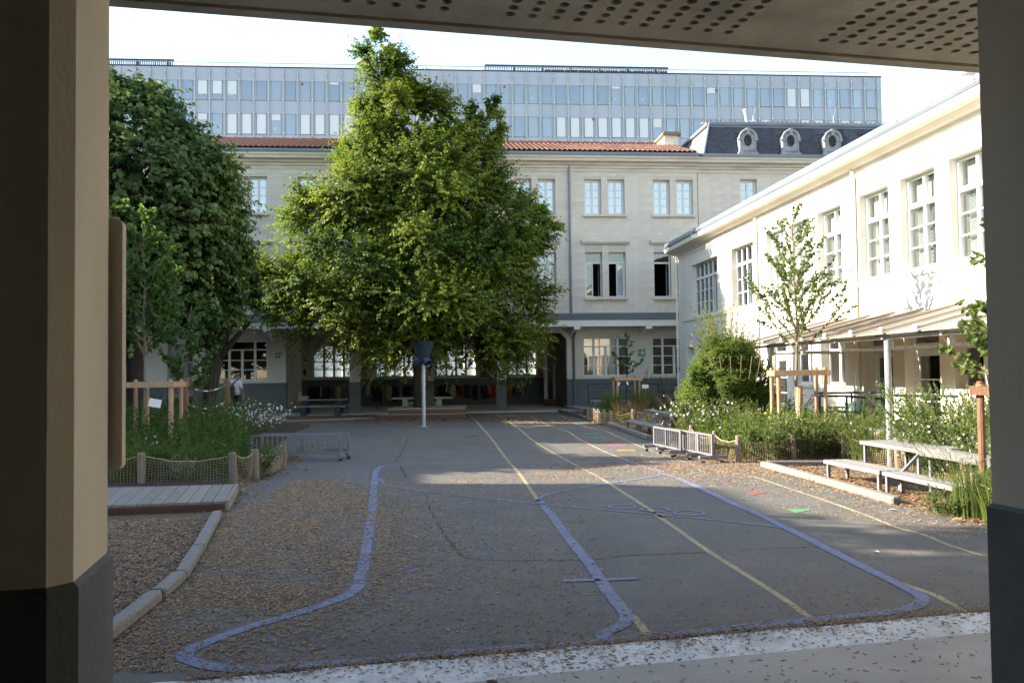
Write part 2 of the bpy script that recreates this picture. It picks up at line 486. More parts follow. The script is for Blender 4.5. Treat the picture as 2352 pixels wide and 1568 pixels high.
def painted(name, D, w, z, m, label, closed=False, dense=6):
    mb = MB()
    ribbon(smooth_line([ground_point(*q) for q in D], dense, closed), w, z, mb, closed)
    return mb.put(name, M[m], GROUND, label=label)

def zc(x, y): return (803.9 + .26857 * x, 1147.3 + .26857 * y)
def zc2(x, y): return (1378.1 + .26857 * x, 1147.3 + .26857 * y)
def zr2(x, y): return (1722.7 + .2683 * x, 1147.3 + .2683 * y)
def zr(x, y): return (1722.7 + .2677 * x, 918.7 + .2677 * y)
def zl2(x, y): return (218.2 + .26857 * x, 1148.4 + .26857 * y)
def z5(x, y): return (631.6 + .26857 * x, 689.1 + .26857 * y)
def z8(x, y): return (1320.7 + .26857 * x, 803.9 + .26857 * y)
def zn2(x, y): return ((2200 + x / 4.9) / 1.7415, (1560 + y / 4.9) / 1.7415)

outline = [zr2(0, 95), zr2(400, 287), zr2(860, 522), zr2(1180, 678), zr2(1350, 765), zr2(1460, 825), zr2(1478, 868), zr2(1390, 925), zr2(1200, 965), zr2(900, 995), zr2(500, 1032), zr2(200, 1065),
           zc2(1200, 1088), zc2(850, 1132), zc2(400, 1178), zc2(0, 1218), zc(2000, 1232), zc(1500, 1264), zc(1000, 1300), zc(600, 1334), zc(200, 1375), zl2(2150, 1385), zl2(1700, 1425),
           zl2(1400, 1448), zl2(1150, 1445), zl2(950, 1415), zl2(800, 1368), zl2(765, 1330), zl2(810, 1285), zl2(920, 1235), zl2(1150, 1145), zl2(1350, 1078), zl2(1600, 1008), zl2(1900, 912), zl2(2130, 830),
           zl2(2250, 740), zc(90, 650), zc(118, 560), zc(150, 350), zc(180, 150), z5(850, 1560), z5(862, 1470), z5(900, 1428), z5(980, 1412), z5(1150, 1402), z5(1500, 1395), z5(2000, 1393), z5(2352, 1393),
           z8(150, 955), z8(330, 955), z8(470, 963), z8(580, 990), z8(720, 1045), z8(850, 1087), z8(980, 1140), z8(1200, 1240), z8(1350, 1315)]
painted('painted_line', outline, .10, .0058, 'paint_court', 'blue rounded loop line round the whole pitch', True, 5)
painted('painted_line', [(872, 1098), (885, 1112), (950, 1125), (1050, 1137), (1140, 1147), (1235, 1157), (1400, 1172), (1600, 1190), (1740, 1205), (1800, 1212)], .055, .0062, 'paint_court', 'thin blue line crossing the pitch')
painted('painted_line', [(1236, 1152), (1250, 1138), (1330, 1121), (1420, 1107), (1490, 1096), (1515, 1090), (1520, 1083), (1500, 1075)], .06, .0062, 'paint_court', 'blue curved branch line')
painted('painted_line', [(1236, 1148), zc(1690, 90), zc(1775, 205), zc(1900, 370), zc(2005, 495), zc(2105, 630), zc(2200, 780), zc2(120, 850), zc2(215, 970), zc2(225, 1030), zc2(170, 1085), zc2(30, 1150), zc(2180, 1205), zc(1980, 1230)], .10, .0062, 'paint_court', 'thick blue line running down the middle')
painted('painted_line', [zc(1820, 697), zc(2100, 690), zc2(0, 690), zc2(340, 674)], .075, .0082, 'paint_court', 'short blue cross bar')
painted('painted_line', [zc(-150, 60), zc(20, 52), zc(150, 46)], .05, .0062, 'paint_court', 'short pale blue bar at the side of the loop')
yl = 'yellow track line'
painted('painted_line', [z5(1665, 978), z5(1710, 1020), z5(1760, 1080), z5(1830, 1155), z5(1900, 1250), z5(1990, 1370), z5(2080, 1470), z5(2150, 1567), (1236, 1148), zc(1720, 130), zc(1990, 470), zc(2250, 830), zc2(320, 1040), zc2(430, 1195)], .055, .0022, 'paint_yellow', yl + ', first from the tree')
painted('painted_line', [z5(1895, 978), z5(1980, 1025), z5(2100, 1110), z5(2180, 1180), z5(2352, 1290), z8(200, 1085), z8(420, 1220), z8(560, 1310), z8(750, 1430), zc2(450, 107), zc2(600, 210), zc2(900, 420), zc2(1200, 610), zc2(1500, 800), zc2(1790, 1000), zc2(1885, 1062)], .055, .0022, 'paint_yellow', yl + ', second from the tree')
painted('painted_line', [z5(2115, 965), z5(2200, 1000), z5(2352, 1078), zn2(0, 700), zn2(350, 810), zn2(550, 945), zn2(1000, 1170), zn2(1300, 1295), zn2(1650, 1420), z8(560, 985), z8(850, 1085), z8(1200, 1240), z8(1800, 1520), zr2(640, 400), zr2(1100, 640), zr2(1530, 795), zr2(1700, 880), zr2(1890, 972)], .055, .0022, 'paint_yellow', yl + ', third from the tree')
painted('painted_line', [zn2(0, 440), zn2(230, 510), zn2(480, 640), zn2(700, 715), zn2(1100, 810), zn2(1250, 875), zn2(1500, 985), zn2(1850, 1135), zn2(2300, 1290), z8(1130, 1010), zr(0, 650), zr(300, 745), zr(600, 845), zr(950, 968), zr(1250, 1087), zr(1500, 1155), zr(1700, 1240), zr(2020, 1340)], .05, .0022, 'paint_yellow', yl + ' beside the timber kerbs')
for a, b in (((300, 1095), (420, 1140)), ((620, 1080), (760, 1128))):
    painted('painted_line', [z5(*a), z5(a[0] + 30, a[1] + 22), z5(*b), z5(b[0] + 200, b[1] + 16)], .04, .0044, 'paint_pink', 'faint pink curved line')
for k_, (cx, cy, rx) in enumerate(((z8(405, 1340)[0], z8(405, 1340)[1], .155), (z8(685, 1365)[0], z8(685, 1365)[1], .155), (z8(977, 1395)[0], z8(977, 1395)[1], .165), (zc(375, 290)[0], zc(375, 290)[1], .12), (zc(395, 425)[0], zc(395, 425)[1], .12), (zc(395, 605)[0], zc(395, 605)[1], .15), (zl2(2110, 375)[0], zl2(2110, 375)[1], .10))):
    c = np.array(ground_point(cx, cy)); mb = MB()
    ribbon([c + rx * np.array([math.cos(a), math.sin(a)]) for a in np.linspace(0, 2 * PI, 33)[:-1]], .035, .0080 if k_ < 3 else .0042, mb, True, .003)
    mb.put('painted_ring', M['paint_court'], GROUND)
for k in range(6):
    c = np.array(ground_point(*z5(718 - k * 6, 1452 + k * 24))); mb = MB()
    ribbon([c + np.array([.16 * math.cos(a), .11 * math.sin(a)]) for a in np.linspace(0, 2 * PI, 25)[:-1]], .022, .0044, mb, True, .003)
    mb.put('painted_ring', M['paint_white'], GROUND, label='faded white ring of a hopscotch coil')
for x, y, c in ((555, 772, 'blue'), (675, 806, 'red'), (805, 853, 'green'), (955, 930, 'cyan'), (1120, 1007, 'red'), (1300, 1090, 'pink'), (1495, 1183, 'amber')):
    p = ground_point(*zn2(x, y)); mb = MB()
    mb.box(-.19, .19, -.17, .17, .0015, .0044)
    mb.put('painted_square', M['paint_' + c], GROUND, loc=(p[0], p[1], 0), rot=(0, 0, R(-5)), label=c + ' painted square')
for P, c in (([z8(790, 985), z8(890, 985), z8(840, 998)], 'red'), ([z8(970, 1042), z8(1105, 1043), z8(1030, 1056)], 'cyan'), ([z8(1480, 1215), z8(1650, 1215), z8(1530, 1240)], 'red'), ([z8(1225, 1118), z8(1330, 1112), z8(1300, 1122)], 'pink'), ([z8(1815, 1357), z8(2040, 1362), z8(1900, 1392)], 'green'), ([z8(1770, 1341), z8(1815, 1340), z8(1790, 1348)], 'orange')):
    mb = MB(); pts = [ground_point(*q) for q in P]
    mb.prism(pts, .0015, .0044, 'z'); mb.put('painted_triangle', M['paint_' + c], GROUND, label=c + ' painted triangle')
# seams and cracks of the asphalt, the drain grate
for D, w in (([(938, 1005), (925, 1035), (907, 1060)], .03), ([zc(860, 380), zc(930, 460), zc(1100, 510), zc(1500, 520), zc(1990, 515), zc(2200, 500), zc2(200, 480), zc2(600, 462), zc2(900, 450)], .022), ([z5(1060, 1400), z5(1090, 1450), z5(1130, 1530)], .03), ([zc(640, 0), zc(720, 150), zc(840, 340), zc(930, 440)], .022), ([z5(0, 1060), z5(300, 1048)], .03), ([zc2(1200, 425), zc2(1700, 408), zc2(2000, 395)], .012)):
    mb = MB(); ribbon(smooth_line([ground_point(*q) for q in D], 10), w, .0022, mb, wob=.01)
    mb.put('asphalt_crack', M['asphalt_patch'], GROUND)
mb = MB()
for k in range(12):
    mb.box(-.22 + k * .04, -.20 + k * .04, -.12, .12, .004, .012)
mb.box(-.25, .28, -.15, -.12, .004, .014).box(-.25, .28, .12, .15, .004, .014)
mb.put('drain_grate', M['black'], GROUND, loc=(-3.86, 18.75, 0))
mb = MB(); mb.prism([(r_ * math.cos(a), r_ * .5 * math.sin(a)) for a, r_ in ((i * .5236, .2) for i in range(12))], .002, .006, 'z')
mb.put('manhole_cover', M['asphalt_patch'], GROUND, loc=(-1.05, 22.2, 0))

def bed(name, pts, z, m, kind='structure', label=None):
    mb = MB()
    P = smooth_line(pts, 4, True)
    mb.prism([tuple(p) for p in P], z - .004, z, 'z')
    return mb.put(name, M[m], None, kind=kind)
TIMBER_L = [(-3.43, 10.3), (-2.93, 8.1), (-2.66, 7.0), (-2.62, 6.5), (-2.60, 5.9), (-2.54, 5.3), (-2.45, 4.9)]
bed('play_bed', [(-3.5, 10.55), (-3.0, 8.1), (-2.72, 7.0), (-2.66, 6.2), (-2.58, 5.2), (-2.56, 4.7), (-6, 3.6), (-7.5, 7), (-6.5, 10.6)], .006, 'mulch')
BED_L = [(-4.15, 13.15), (-4.05, 15.2), (-4.9, 16.6), (-5.5, 20.5), (-6.1, 24), (-7.2, 29), (-14, 29), (-14, 13.3), (-6.5, 13.15)]
BED_R = [(3.85, 15.2), (5.0, 15.55), (6.1, 15.75), (6.5, 18), (6.4, 22.5), (5.6, 24.4), (4.2, 24.2), (3.62, 20.6), (3.75, 17)]
BED_M = [(2.8, 25.9), (2.45, 29), (2.55, 31.6), (5.6, 31.8), (6.0, 27), (3.8, 26.7)]
BED_N = [(4.8, 9.35), (5.3, 9.8), (6.0, 12.2), (6.1, 15.5), (7.6, 16), (8.6, 9), (6, 8.4)]
for b in (BED_L, BED_R, BED_M, BED_N): bed('garden_bed', b, .007, 'earth')
bed('bench_pit', [(2.9, 25.9), (3.25, 20.7), (3.6, 20.6), (4.1, 24.3), (3.9, 26.6)], .0075, 'mulch')
bed('bench_pit', [(4.2, 14.5), (4.58, 10.4), (4.9, 9.3), (5.4, 9.9), (6.0, 12.3), (6.0, 15.4)], .0085, 'mulch')
bed('leaf_litter_strip', [(-9.5, 33.9), (-9.4, 29.5), (-6.0, 29.3), (-4.9, 30.4), (-4.9, 33.9)], .0085, 'mulch')
bed('pavement_dust', [(1.95, 34.6), (2.45, 30.0), (2.75, 30), (3.2, 34.6)], .0085, 'mulch')

# ------------------------------------------------------------------ the passage the photographer stands in
PASS = thing('entrance_passage', 'shaded concrete entrance passage with two grey-footed pillars under a perforated ceiling', 'building', (0, 0, 0), R(13))
def pillar(t0, t1, w0, w1, c):
    o = [(t0 + c, w0), (t1 - c, w0), (t1, w0 + c), (t1, w1), (t0, w1), (t0, w0 + c)]
    p = MB().prism(o, 0, 3.72, 'z').put('pillar', M['cream'], PASS)
    e = .012
    mb = MB()
    a = [(t0 + c - e * .4, w0 - e), (t1 - c + e * .4, w0 - e), (t1 + e, w0 + c - e * .4), (t1 + e, w1 + e), (t0 - e, w1 + e), (t0 - e, w0 + c - e * .4)]
    for z in (.0, 1.19): mb.v += [(q[0], q[1], z) for q in a]
    mb.v += [(q[0], q[1], 1.203) for q in o]
    for i in range(2):
        for k in range(6):
            q = (k + 1) % 6
            mb.f.append((i * 6 + k, i * 6 + q, i * 6 + 6 + q, i * 6 + 6 + k))
    mb.put('painted_foot', M['dado'], p)
pillar(-1.12, -.507, 2.038, 2.406, .043)
pillar(2.158, 2.77, 2.06, 2.427, .043)
mb = MB(); lin = MB()
cols = [(-1.52, 17), (1.052, 11), (3.078, 15)]
CT, CW, HR = .137, .0915, .031
W1, NROW = 4.86, 14
W0 = W1 - NROW * CW
ZC = 3.70
edges = [-6.0]
for t0, n in cols: edges += [t0, t0 + n * CT]
edges += [7.0]
for i in range(len(edges) - 1):
    a, b = edges[i], edges[i + 1]
    if i % 2 == 0:
        mb.poly([(a, W0, ZC), (a, W1, ZC), (b, W1, ZC), (b, W0, ZC)])
mb.poly([(-6, -6, ZC), (-6, W0, ZC), (7, W0, ZC), (7, -6, ZC)])
mb.poly([(-6, W1, ZC), (-6, 5.0, ZC), (7, 5.0, ZC), (7, W1, ZC)])
for t0, n in cols:
    for j in range(NROW):
        for i in range(n):
            x0, y0 = t0 + i * CT, W0 + j * CW
            cx, cy = x0 + CT / 2 + random.uniform(-.002, .002), y0 + CW / 2 + random.uniform(-.002, .002)
            hr = HR * random.uniform(.93, 1.05)
            ang = [2 * PI * k / 16 for k in range(16)]
            k0 = len(mb.v)
            for a in ang:
                ca, sa = math.cos(a), math.sin(a)
                s_ = min((CT / 2) / max(abs(ca), 1e-6), (CW / 2) / max(abs(sa), 1e-6))
                mb.v.append((min(max(x0 + CT / 2 + ca * s_, x0), x0 + CT), min(max(y0 + CW / 2 + sa * s_, y0), y0 + CW), ZC))
            for a in ang: mb.v.append((cx + hr * math.cos(a), cy + hr * math.sin(a), ZC))
            for a in ang: mb.v.append((cx + hr * .95 * math.cos(a), cy + hr * .95 * math.sin(a), ZC + .02))
            for k in range(16):
                q = (k + 1) % 16
                mb.f.append((k0 + k, k0 + 16 + k, k0 + 16 + q, k0 + q))
                mb.f.append((k0 + 16 + k, k0 + 32 + k, k0 + 32 + q, k0 + 16 + q))
            # corners of the cell that the 16 spokes cut off
            for k, (px, py) in ((2, (x0 + CT, y0 + CW)), (6, (x0, y0 + CW)), (10, (x0, y0)), (14, (x0 + CT, y0))):
                idx = len(mb.v); mb.v.append((px, py, ZC))
                best = sorted(range(16), key=lambda w: (mb.v[k0 + w][0] - px) ** 2 + (mb.v[k0 + w][1] - py) ** 2)[:2]
                u_, v_ = sorted(best)
                if (u_, v_) == (0, 15): u_, v_ = 15, 0
                mb.f.append((k0 + u_, k0 + v_, idx))
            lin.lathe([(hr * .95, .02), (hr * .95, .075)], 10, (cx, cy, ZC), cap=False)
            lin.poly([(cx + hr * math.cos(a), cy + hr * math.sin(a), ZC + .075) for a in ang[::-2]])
ce = mb.put('ceiling', M['slab'], PASS)
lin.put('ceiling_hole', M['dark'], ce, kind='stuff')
MB().box(-6, 7, -6, 5.0, 3.79, 4.1).put('roof_slab', M['slab'], PASS)
MB().box(-6, 7, 5.022, 5.12, 3.688, 4.1).put('edge_beam', M['slab'], PASS)
MB().box(-6, 7, 5.0, 5.022, 3.712, 4.1).put('drip_groove', M['slab'], PASS)
mb = MB()
for a, b in ((-6, -3.7), (5.3, 7)): wall_sheet(MB(), a, b, 0, 3.7, 2.08, 2.36, []).put('passage_wall', M['cream'], PASS)
mb.box(-6, 7, -6.2, -6, 0, 3.7).box(-6.2, -6, -6.2, 5, 0, 3.7).box(7, 7.2, -6.2, 5, 0, 3.7)
mb.put('passage_wall', M['cream'], PASS)
mb = MB()
mb.box(-6, .93, -6, 4.60, -.1, .010).box(.955, 7, -6, 4.62, -.1, .012)
mb.put('passage_floor', M['floor'], PASS)
mb = MB()
xs = np.linspace(-6, 7, 131)
for i in range(130):
    wa, wb = (5.02 + .012 * math.sin(x * 5.1) + .01 * math.sin(x * 13.7) for x in xs[i:i + 2])
    mb.poly([(xs[i], 4.60, .0082), (xs[i + 1], 4.60, .0082), (xs[i + 1], wb, .0082), (xs[i], wa, .0082)])
    mb.poly([(xs[i], wa, .0082), (xs[i + 1], wb, .0082), (xs[i + 1], wb + .01, -.02), (xs[i], wa + .01, -.02)])
mb.put('threshold_strip', M['strip'], PASS)
mb = MB()
for i in range(130):
    wa, wb = (5.055 + .014 * math.sin(x * 5.1) + .018 * math.sin(x * 11.7 + 1) for x in xs[i:i + 2])
    mb.poly([(xs[i], 5.0, .0025), (xs[i + 1], 5.0, .0025), (xs[i + 1], wb, .0025), (xs[i], wa, .0025)])
mb.put('broken_asphalt_edge', M['asphalt_patch'], PASS)
mb = MB()
ribbon([np.array((.92 + .02 * math.sin(w * 9) + (4.6 - w) * -.02 + random.uniform(-.006, .006), w)) for w in np.linspace(4.6, 2.0, 40)], .045, .0135, mb, wob=.012)
mb.put('floor_crack', M['earth'], PASS)
# metal cabinet on the far side of the left pillar
cab = thing('wall_cabinet', 'plain brown-grey metal cabinet with rounded corners on the far side of the cream pillar', 'cabinet', (0, 0, 0), R(13))
def rrect(x0, x1, z0, z1, r, n=5):
    out = []
    for cx, cz, a0 in ((x1 - r, z1 - r, 0), (x0 + r, z1 - r, 90), (x0 + r, z0 + r, 180), (x1 - r, z0 + r, 270)):
        for k in range(n + 1):
            a = R(a0 + 90 * k / n); out.append((cx + r * math.cos(a), cz + r * math.sin(a)))
    return out
M['cabinet'] = mat('brown_grey_enamel', (.68, .62, .53), (.64, .58, .49), 2, .5, bump=.05)
MB().prism(rrect(-.92, -.478, 1.405, 2.06, .018), 2.43, 2.475, 'y').put('case', M['cabinet'], cab)
MB().prism(rrect(-.915, -.483, 1.41, 2.055, .016), 2.4755, 2.49, 'y').put('door', M['cabinet'], cab)
MB().tube([(-.56, 2.49, 1.70), (-.56, 2.515, 1.70), (-.56, 2.515, 1.78), (-.56, 2.49, 1.78)], .005, 6).put('handle', M['chrome'], cab)
# ------------------------------------------------------------------ windows
_cache = {}
def cached(key, f):
    if key not in _cache: _cache[key] = f()
    return _cache[key]

def grid_bars(m, x0, x1, z0, z1, y0, y1, cols, rows, b, edge):
    """Frame of width edge round a field and glazing bars of width b that part it in cols x rows (numbers or fractions)."""
    m.box(x0, x0 + edge, y0, y1, z0, z1).box(x1 - edge, x1, y0, y1, z0, z1)
    m.box(x0 + edge, x1 - edge, y0, y1, z0, z0 + edge).box(x0 + edge, x1 - edge, y0, y1, z1 - edge, z1)
    w, h = x1 - x0 - 2 * edge, z1 - z0 - 2 * edge
    cf = [k / cols for k in range(1, cols)] if isinstance(cols, int) else cols
    rf = [k / rows for k in range(1, rows)] if isinstance(rows, int) else rows
    for c in cf:
        x = x0 + edge + w * c; m.box(x - b / 2, x + b / 2, y0 + .004, y1 - .004, z0 + edge, z1 - edge)
    for r in rf:
        z = z0 + edge + h * r; m.box(x0 + edge, x1 - edge, y0 + .007, y1 - .007, z - b / 2, z + b / 2)
    return m

def pane_cells(x0, x1, z0, z1, cols, rows, edge):
    w, h = x1 - x0 - 2 * edge, z1 - z0 - 2 * edge
    cf = [0] + ([k / cols for k in range(1, cols)] if isinstance(cols, int) else list(cols)) + [1]
    rf = [0] + ([k / rows for k in range(1, rows)] if isinstance(rows, int) else list(rows)) + [1]
    for i in range(len(cf) - 1):
        for j in range(len(rf) - 1):
            yield (x0 + edge + w * cf[i], x0 + edge + w * cf[i + 1], z0 + edge + h * rf[j], z0 + edge + h * rf[j + 1])

def panes(parent, x0, x1, z0, z1, y, cols, rows, edge, m='pane', loc=(0, 0, 0)):
    """Every pane of a field is an object of its own; panes of one size share a mesh."""
    for (a, b, c, d) in pane_cells(x0, x1, z0, z1, cols, rows, edge):
        w, h = round(b - a, 3), round(d - c, 3)
        me = cached(('pane', w, h, m), lambda: MB().poly([(-w / 2, 0, -h / 2), (w / 2, 0, -h / 2), (w / 2, 0, h / 2), (-w / 2, 0, h / 2)]).mesh('pane', M[m]))
        put('pane', me, parent, ((a + b) / 2, y, (c + d) / 2))

def casement(parent, x0, x1, z0, z1, y, rows=4, transom=0.0, curtain=None, opened='', pm='pane', fm='frame'):
    """A two-leaf window: frame, two leaves glazed in rows, a fixed light above; opened = leaves that stand open ('L', 'R')."""
    w, h = x1 - x0, z1 - z0
    zt = h - transom
    def fr():
        m = MB(); e = .045
        m.box(0, e, 0, .07, 0, h).box(w - e, w, 0, .07, 0, h).box(e, w - e, 0, .07, 0, e).box(e, w - e, 0, .07, h - e, h)
        if transom: m.box(e, w - e, -.004, .07, zt - .05, zt + .02)
        return m.mesh('window', M[fm])
    win = put('window', cached(('casement', round(w, 3), round(h, 3), transom, fm), fr), parent, (x0, y, z0))
    if transom: panes(win, .045, w - .045, zt + .02, h - .045, .03, 1, 1, 0, pm)
    lw, lh = (w - .09) / 2, zt - .045 - (.05 if transom else .045)
    leaf = cached(('leaf', round(lw, 3), round(lh, 3), rows, fm), lambda: grid_bars(MB(), 0, lw, 0, lh, 0, .05, 1, rows, .022, .045).mesh('leaf', M[fm]))
    for sd in 'LR':
        op = sd in opened
        ang = (R(82) if sd == 'L' else R(-82)) if op else 0
        if sd == 'L':
            o = put('leaf', leaf, win, (.045, .02, .045), (0, 0, ang))
        else:
            o = put('leaf', leaf, win, (w - .045, .02, .045), (0, 0, ang), (-1, 1, 1))
        gm = cached(('glz', round(lw, 3), round(lh, 3), rows, pm), lambda: [None])
        me = cached(('leafpane', round(lw, 3), round(lh, 3), pm), lambda: MB().poly([(.045, 0, .045), (lw - .045, 0, .045), (lw - .045, 0, lh - .045), (.045, 0, lh - .045)]).mesh('pane', M[pm]))
        if sd == 'L': put('pane', me, win, (.045, .045, .045), (0, 0, ang))
        else: put('pane', me, win, (w - .045, .045, .045), (0, 0, ang), (-1, 1, 1))
    if curtain:
        def cur():
            n = 28; V = []; F = []
            for i in range(n + 1):
                x = .05 + (w - .1) * i / n; yy = .14 + .022 * math.sin(i * 1.9) + .008 * math.sin(i * 5.1)
                V += [(x, yy, .05), (x, yy, h - .05)]
            for i in range(n): F.append((2 * i, 2 * i + 2, 2 * i + 3, 2 * i + 1))
            return quads_mesh('curtain', np.array(V), np.array(F), M['curtain'], smooth=True)
        put('curtain', cached(('curtain', round(w, 3), round(h, 3)), cur), win)
    return win

# ------------------------------------------------------------------ the stone school building at the far end (local x along the front, y inwards)
AL = R(5.3)
FO = (-0.43, 36.0, 0.0)
SCHOOL = thing('school_building', 'long pale limestone school building with terracotta roof across the far end of the yard', 'building', FO, AL)
S0, S1 = -16.5, 8.42
BAYS = [4.41 + 2.95 * k for k in range(-7, 2)]
up_h, lo_h = [], []
for c in BAYS:
    for a, b in ((c - .87, c - .14), (c + .13, c + .86)):
        up_h.append((a, b, 8.17, 9.66)); lo_h.append((a, b, 4.70, 6.585))
holes = [h for h in up_h + lo_h if h[0] > S0 and h[1] < S1]
m = wall_sheet(MB(), S0, S1, 4.03, 10.0, 0, .42, holes)
m.box(S0, S1, 6.2, 6.6, .07, 10.6)     # placeholder of the far wall above the arcade is rebuilt below
m = wall_sheet(MB(), S0, S1, 4.03, 10.0, 0, .42, holes)
m.put('wall', M['mortar'], SCHOOL)
# ashlar: every block is a piece of its own
blk = unit_box('stone_block', M['stone'])
blocks = []
CH = .359
zz = 4.045
row = 0
while zz < 9.93:
    z1 = min(zz + CH, 9.97)
    x = S0 + (0.45 if row % 2 else 0)
    segs = [(S0, S1)]
    for h in holes:
        if h[2] < z1 - .02 and h[3] > zz + .02:
            ns = []
            for a, b in segs:
                if h[1] <= a or h[0] >= b: ns.append((a, b))
                else:
                    if h[0] > a: ns.append((a, h[0]))
                    if h[1] < b: ns.append((h[1], b))
            segs = ns
    for a, b in segs:
        L_ = b - a
        if L_ < .03: continue
        n = max(1, round(L_ / random.uniform(.85, 1.15)))
        cuts = [a] + [a + L_ * (k + random.uniform(-.18, .18) + (.25 if row % 2 else -.25) * (n > 2)) / n for k in range(1, n)] + [b]
        for i in range(n): blocks.append((cuts[i], cuts[i + 1], zz, z1))
    zz += CH; row += 1
def vis(b):
    x, z = (b[0] + b[1]) / 2, (b[2] + b[3]) / 2
    ok = (x > 1.2) or (-11 < x < -7 and z > 7.2)
    return (0 if ok else 1, -(b[1] - b[0]))
blocks.sort(key=vis)
rest = MB()
for i, (a, b, c, d) in enumerate(blocks):
    pr = random.uniform(.010, .013)
    if i < 290: put('stone_block', blk, SCHOOL, ((a + b) / 2, -pr / 2 + .006, (c + d) / 2), (0, 0, 0), (b - a - .004, pr + .012, d - c - .004))
    else: rest.box(a + .002, b - .002, -pr, .006, c + .002, d - .002)
rest.put('stone_block', M['stone'], SCHOOL, kind='stuff')
def closed(i): return True
for c in BAYS:
    for sx, (a, b) in enumerate(((c - .87, c - .14), (c + .13, c + .86))):
        if a < S0 or b > S1: continue
        casement(SCHOOL, a, b, 8.17, 9.66, .16, 4, 0, True, '', 'pane_blue')
        op = ''
        if abs(c - 4.41) < .1: op = 'R' if sx == 0 else 'L'
        elif abs(c - 7.36) < .1: op = 'LR'
        casement(SCHOOL, a, b, 4.70, 6.585, .18, 4, .42, (sx == 1 and op == '') or (op == 'L') and None, op)
        if op == 'L':
            put('curtain', cached(('halfcur',), lambda: quads_mesh('curtain', np.array([(x, .11 + .02 * math.sin(k * 2.1), z) for k, x in enumerate(np.linspace(.42, .68, 14)) for z in (.06, 1.4)]), np.array([(2 * i, 2 * i + 2, 2 * i + 3, 2 * i + 1) for i in range(13)]), M['curtain'], smooth=True)), SCHOOL, (a, .18, 4.70))
sill = cached('sill', lambda: MB().prism([(-.09, 0), (.10, 0), (.10, .10), (-.09, .085)], -.93, .93, 'x').mesh('window_sill', M['stone_trim']))
hood = cached('hood', lambda: MB().prism([(0, 0), (-.06, .02), (-.10, .07), (-.13, .10), (-.13, .16), (-.02, .21), (0, .21)], -1.02, 1.02, 'x').mesh('window_hood', M['stone_trim']))
for c in BAYS:
    if c + .93 > S1 or c - .93 < S0: continue
    put('window_sill', sill, SCHOOL, (c, -.025, 8.07)); put('window_sill', sill, SCHOOL, (c, -.025, 4.58))
    put('window_hood', hood, SCHOOL, (c, -.025, 6.89))
corn = [(.4, 9.96), (-.03, 9.96), (-.05, 10.04), (-.05, 10.10), (-.10, 10.12), (-.10, 10.20), (-.17, 10.24), (-.20, 10.32), (-.36, 10.36), (-.38, 10.46), (-.42, 10.50), (-.42, 10.57), (.4, 10.57)]
MB().prism(corn, S0, S1, 'x').put('cornice', M['stone_trim'], SCHOOL)
MB().prism([(-.44, 10.572), (-.30, 10.572), (-.20, 10.74), (-.36, 10.74), (-.40, 10.70), (-.46, 10.70), (-.47, 10.66)], S0, S1 - .05, 'x').put('gutter', M['zinc'], SCHOOL)
# roof: roman tiles
RY0, RZ0, RY1, RZ1 = -.40, 10.745, 3.10, 11.95
slope = math.atan2(RZ1 - RZ0, RY1 - RY0)
MB().prism([(RY0, RZ0 - .02), (RY1, RZ1 - .02), (6.6, RZ0 - .02)], S0, S1, 'x').put('roof', M['mortar'], SCHOOL)
tile = cached('tile', lambda: None)
def tile_mesh():
    V, F = [], []; n = 6
    for k in range(n + 1):
        a = PI * k / n
        for y, r, z in ((0, .105, .012), (.46, .088, -.004)):
            V.append((-math.cos(a) * r, y, z + math.sin(a) * r * .75))
    for k in range(n): F.append((2 * k, 2 * k + 2, 2 * k + 3, 2 * k + 1))
    V2 = [(x, y, z - .016) for x, y, z in V]
    n0 = len(V)
    F2 = [tuple(n0 + q for q in reversed(f)) for f in F]
    F3 = [(2 * k, n0 + 2 * k, n0 + 2 * k + 2, 2 * k + 2) for k in range(n)]
    return V + V2, F + F2 + F3
tv, tf = tile_mesh()
tm = bpy.data.meshes.new('roof_tile'); tm.from_pydata(tv, [], tf); tm.materials.append(M['tile'])
rest = MB(); cnt = 0
TW = .212
ncol = int((S1 - S0) / TW)
order = sorted(range(ncol), key=lambda i: abs(S0 + TW * i - 5.6))
for i in order:
    for j in range(9):
        y = j * .40
        loc = (S0 + TW * (i + .5), RY0 + y * math.cos(slope), RZ0 + y * math.sin(slope))
        if cnt < 300 and loc[0] > 1.0:
            put('roof_tile', tm, SCHOOL, loc, (slope, random.uniform(-.02, .02), random.uniform(-.015, .015))); cnt += 1
        else:
            k = len(rest.v); q = Matrix.Translation(loc) @ Matrix.Rotation(slope, 4, 'X')
            rest.v += [tuple(q @ Vector(v)) for v in tv]; rest.f += [tuple(k + a for a in f) for f in tf]
rest.put('roof_tile', M['tile'], SCHOOL, kind='stuff')
mb = MB()
for i in range(int((S1 - S0 - .6) / .42)):
    x = S0 + .42 * i
    mb.tube([(x, RY1, RZ1 + .05), (x + .44, RY1, RZ1 + .035)], [.12, .10], 8)
    if i % 5 == 0: mb.tube([(x, RY1, RZ1 + .1), (x, RY1, RZ1 + .24)], .02, 5)
mb.put('ridge_tile', M['tile'], SCHOOL, kind='stuff')
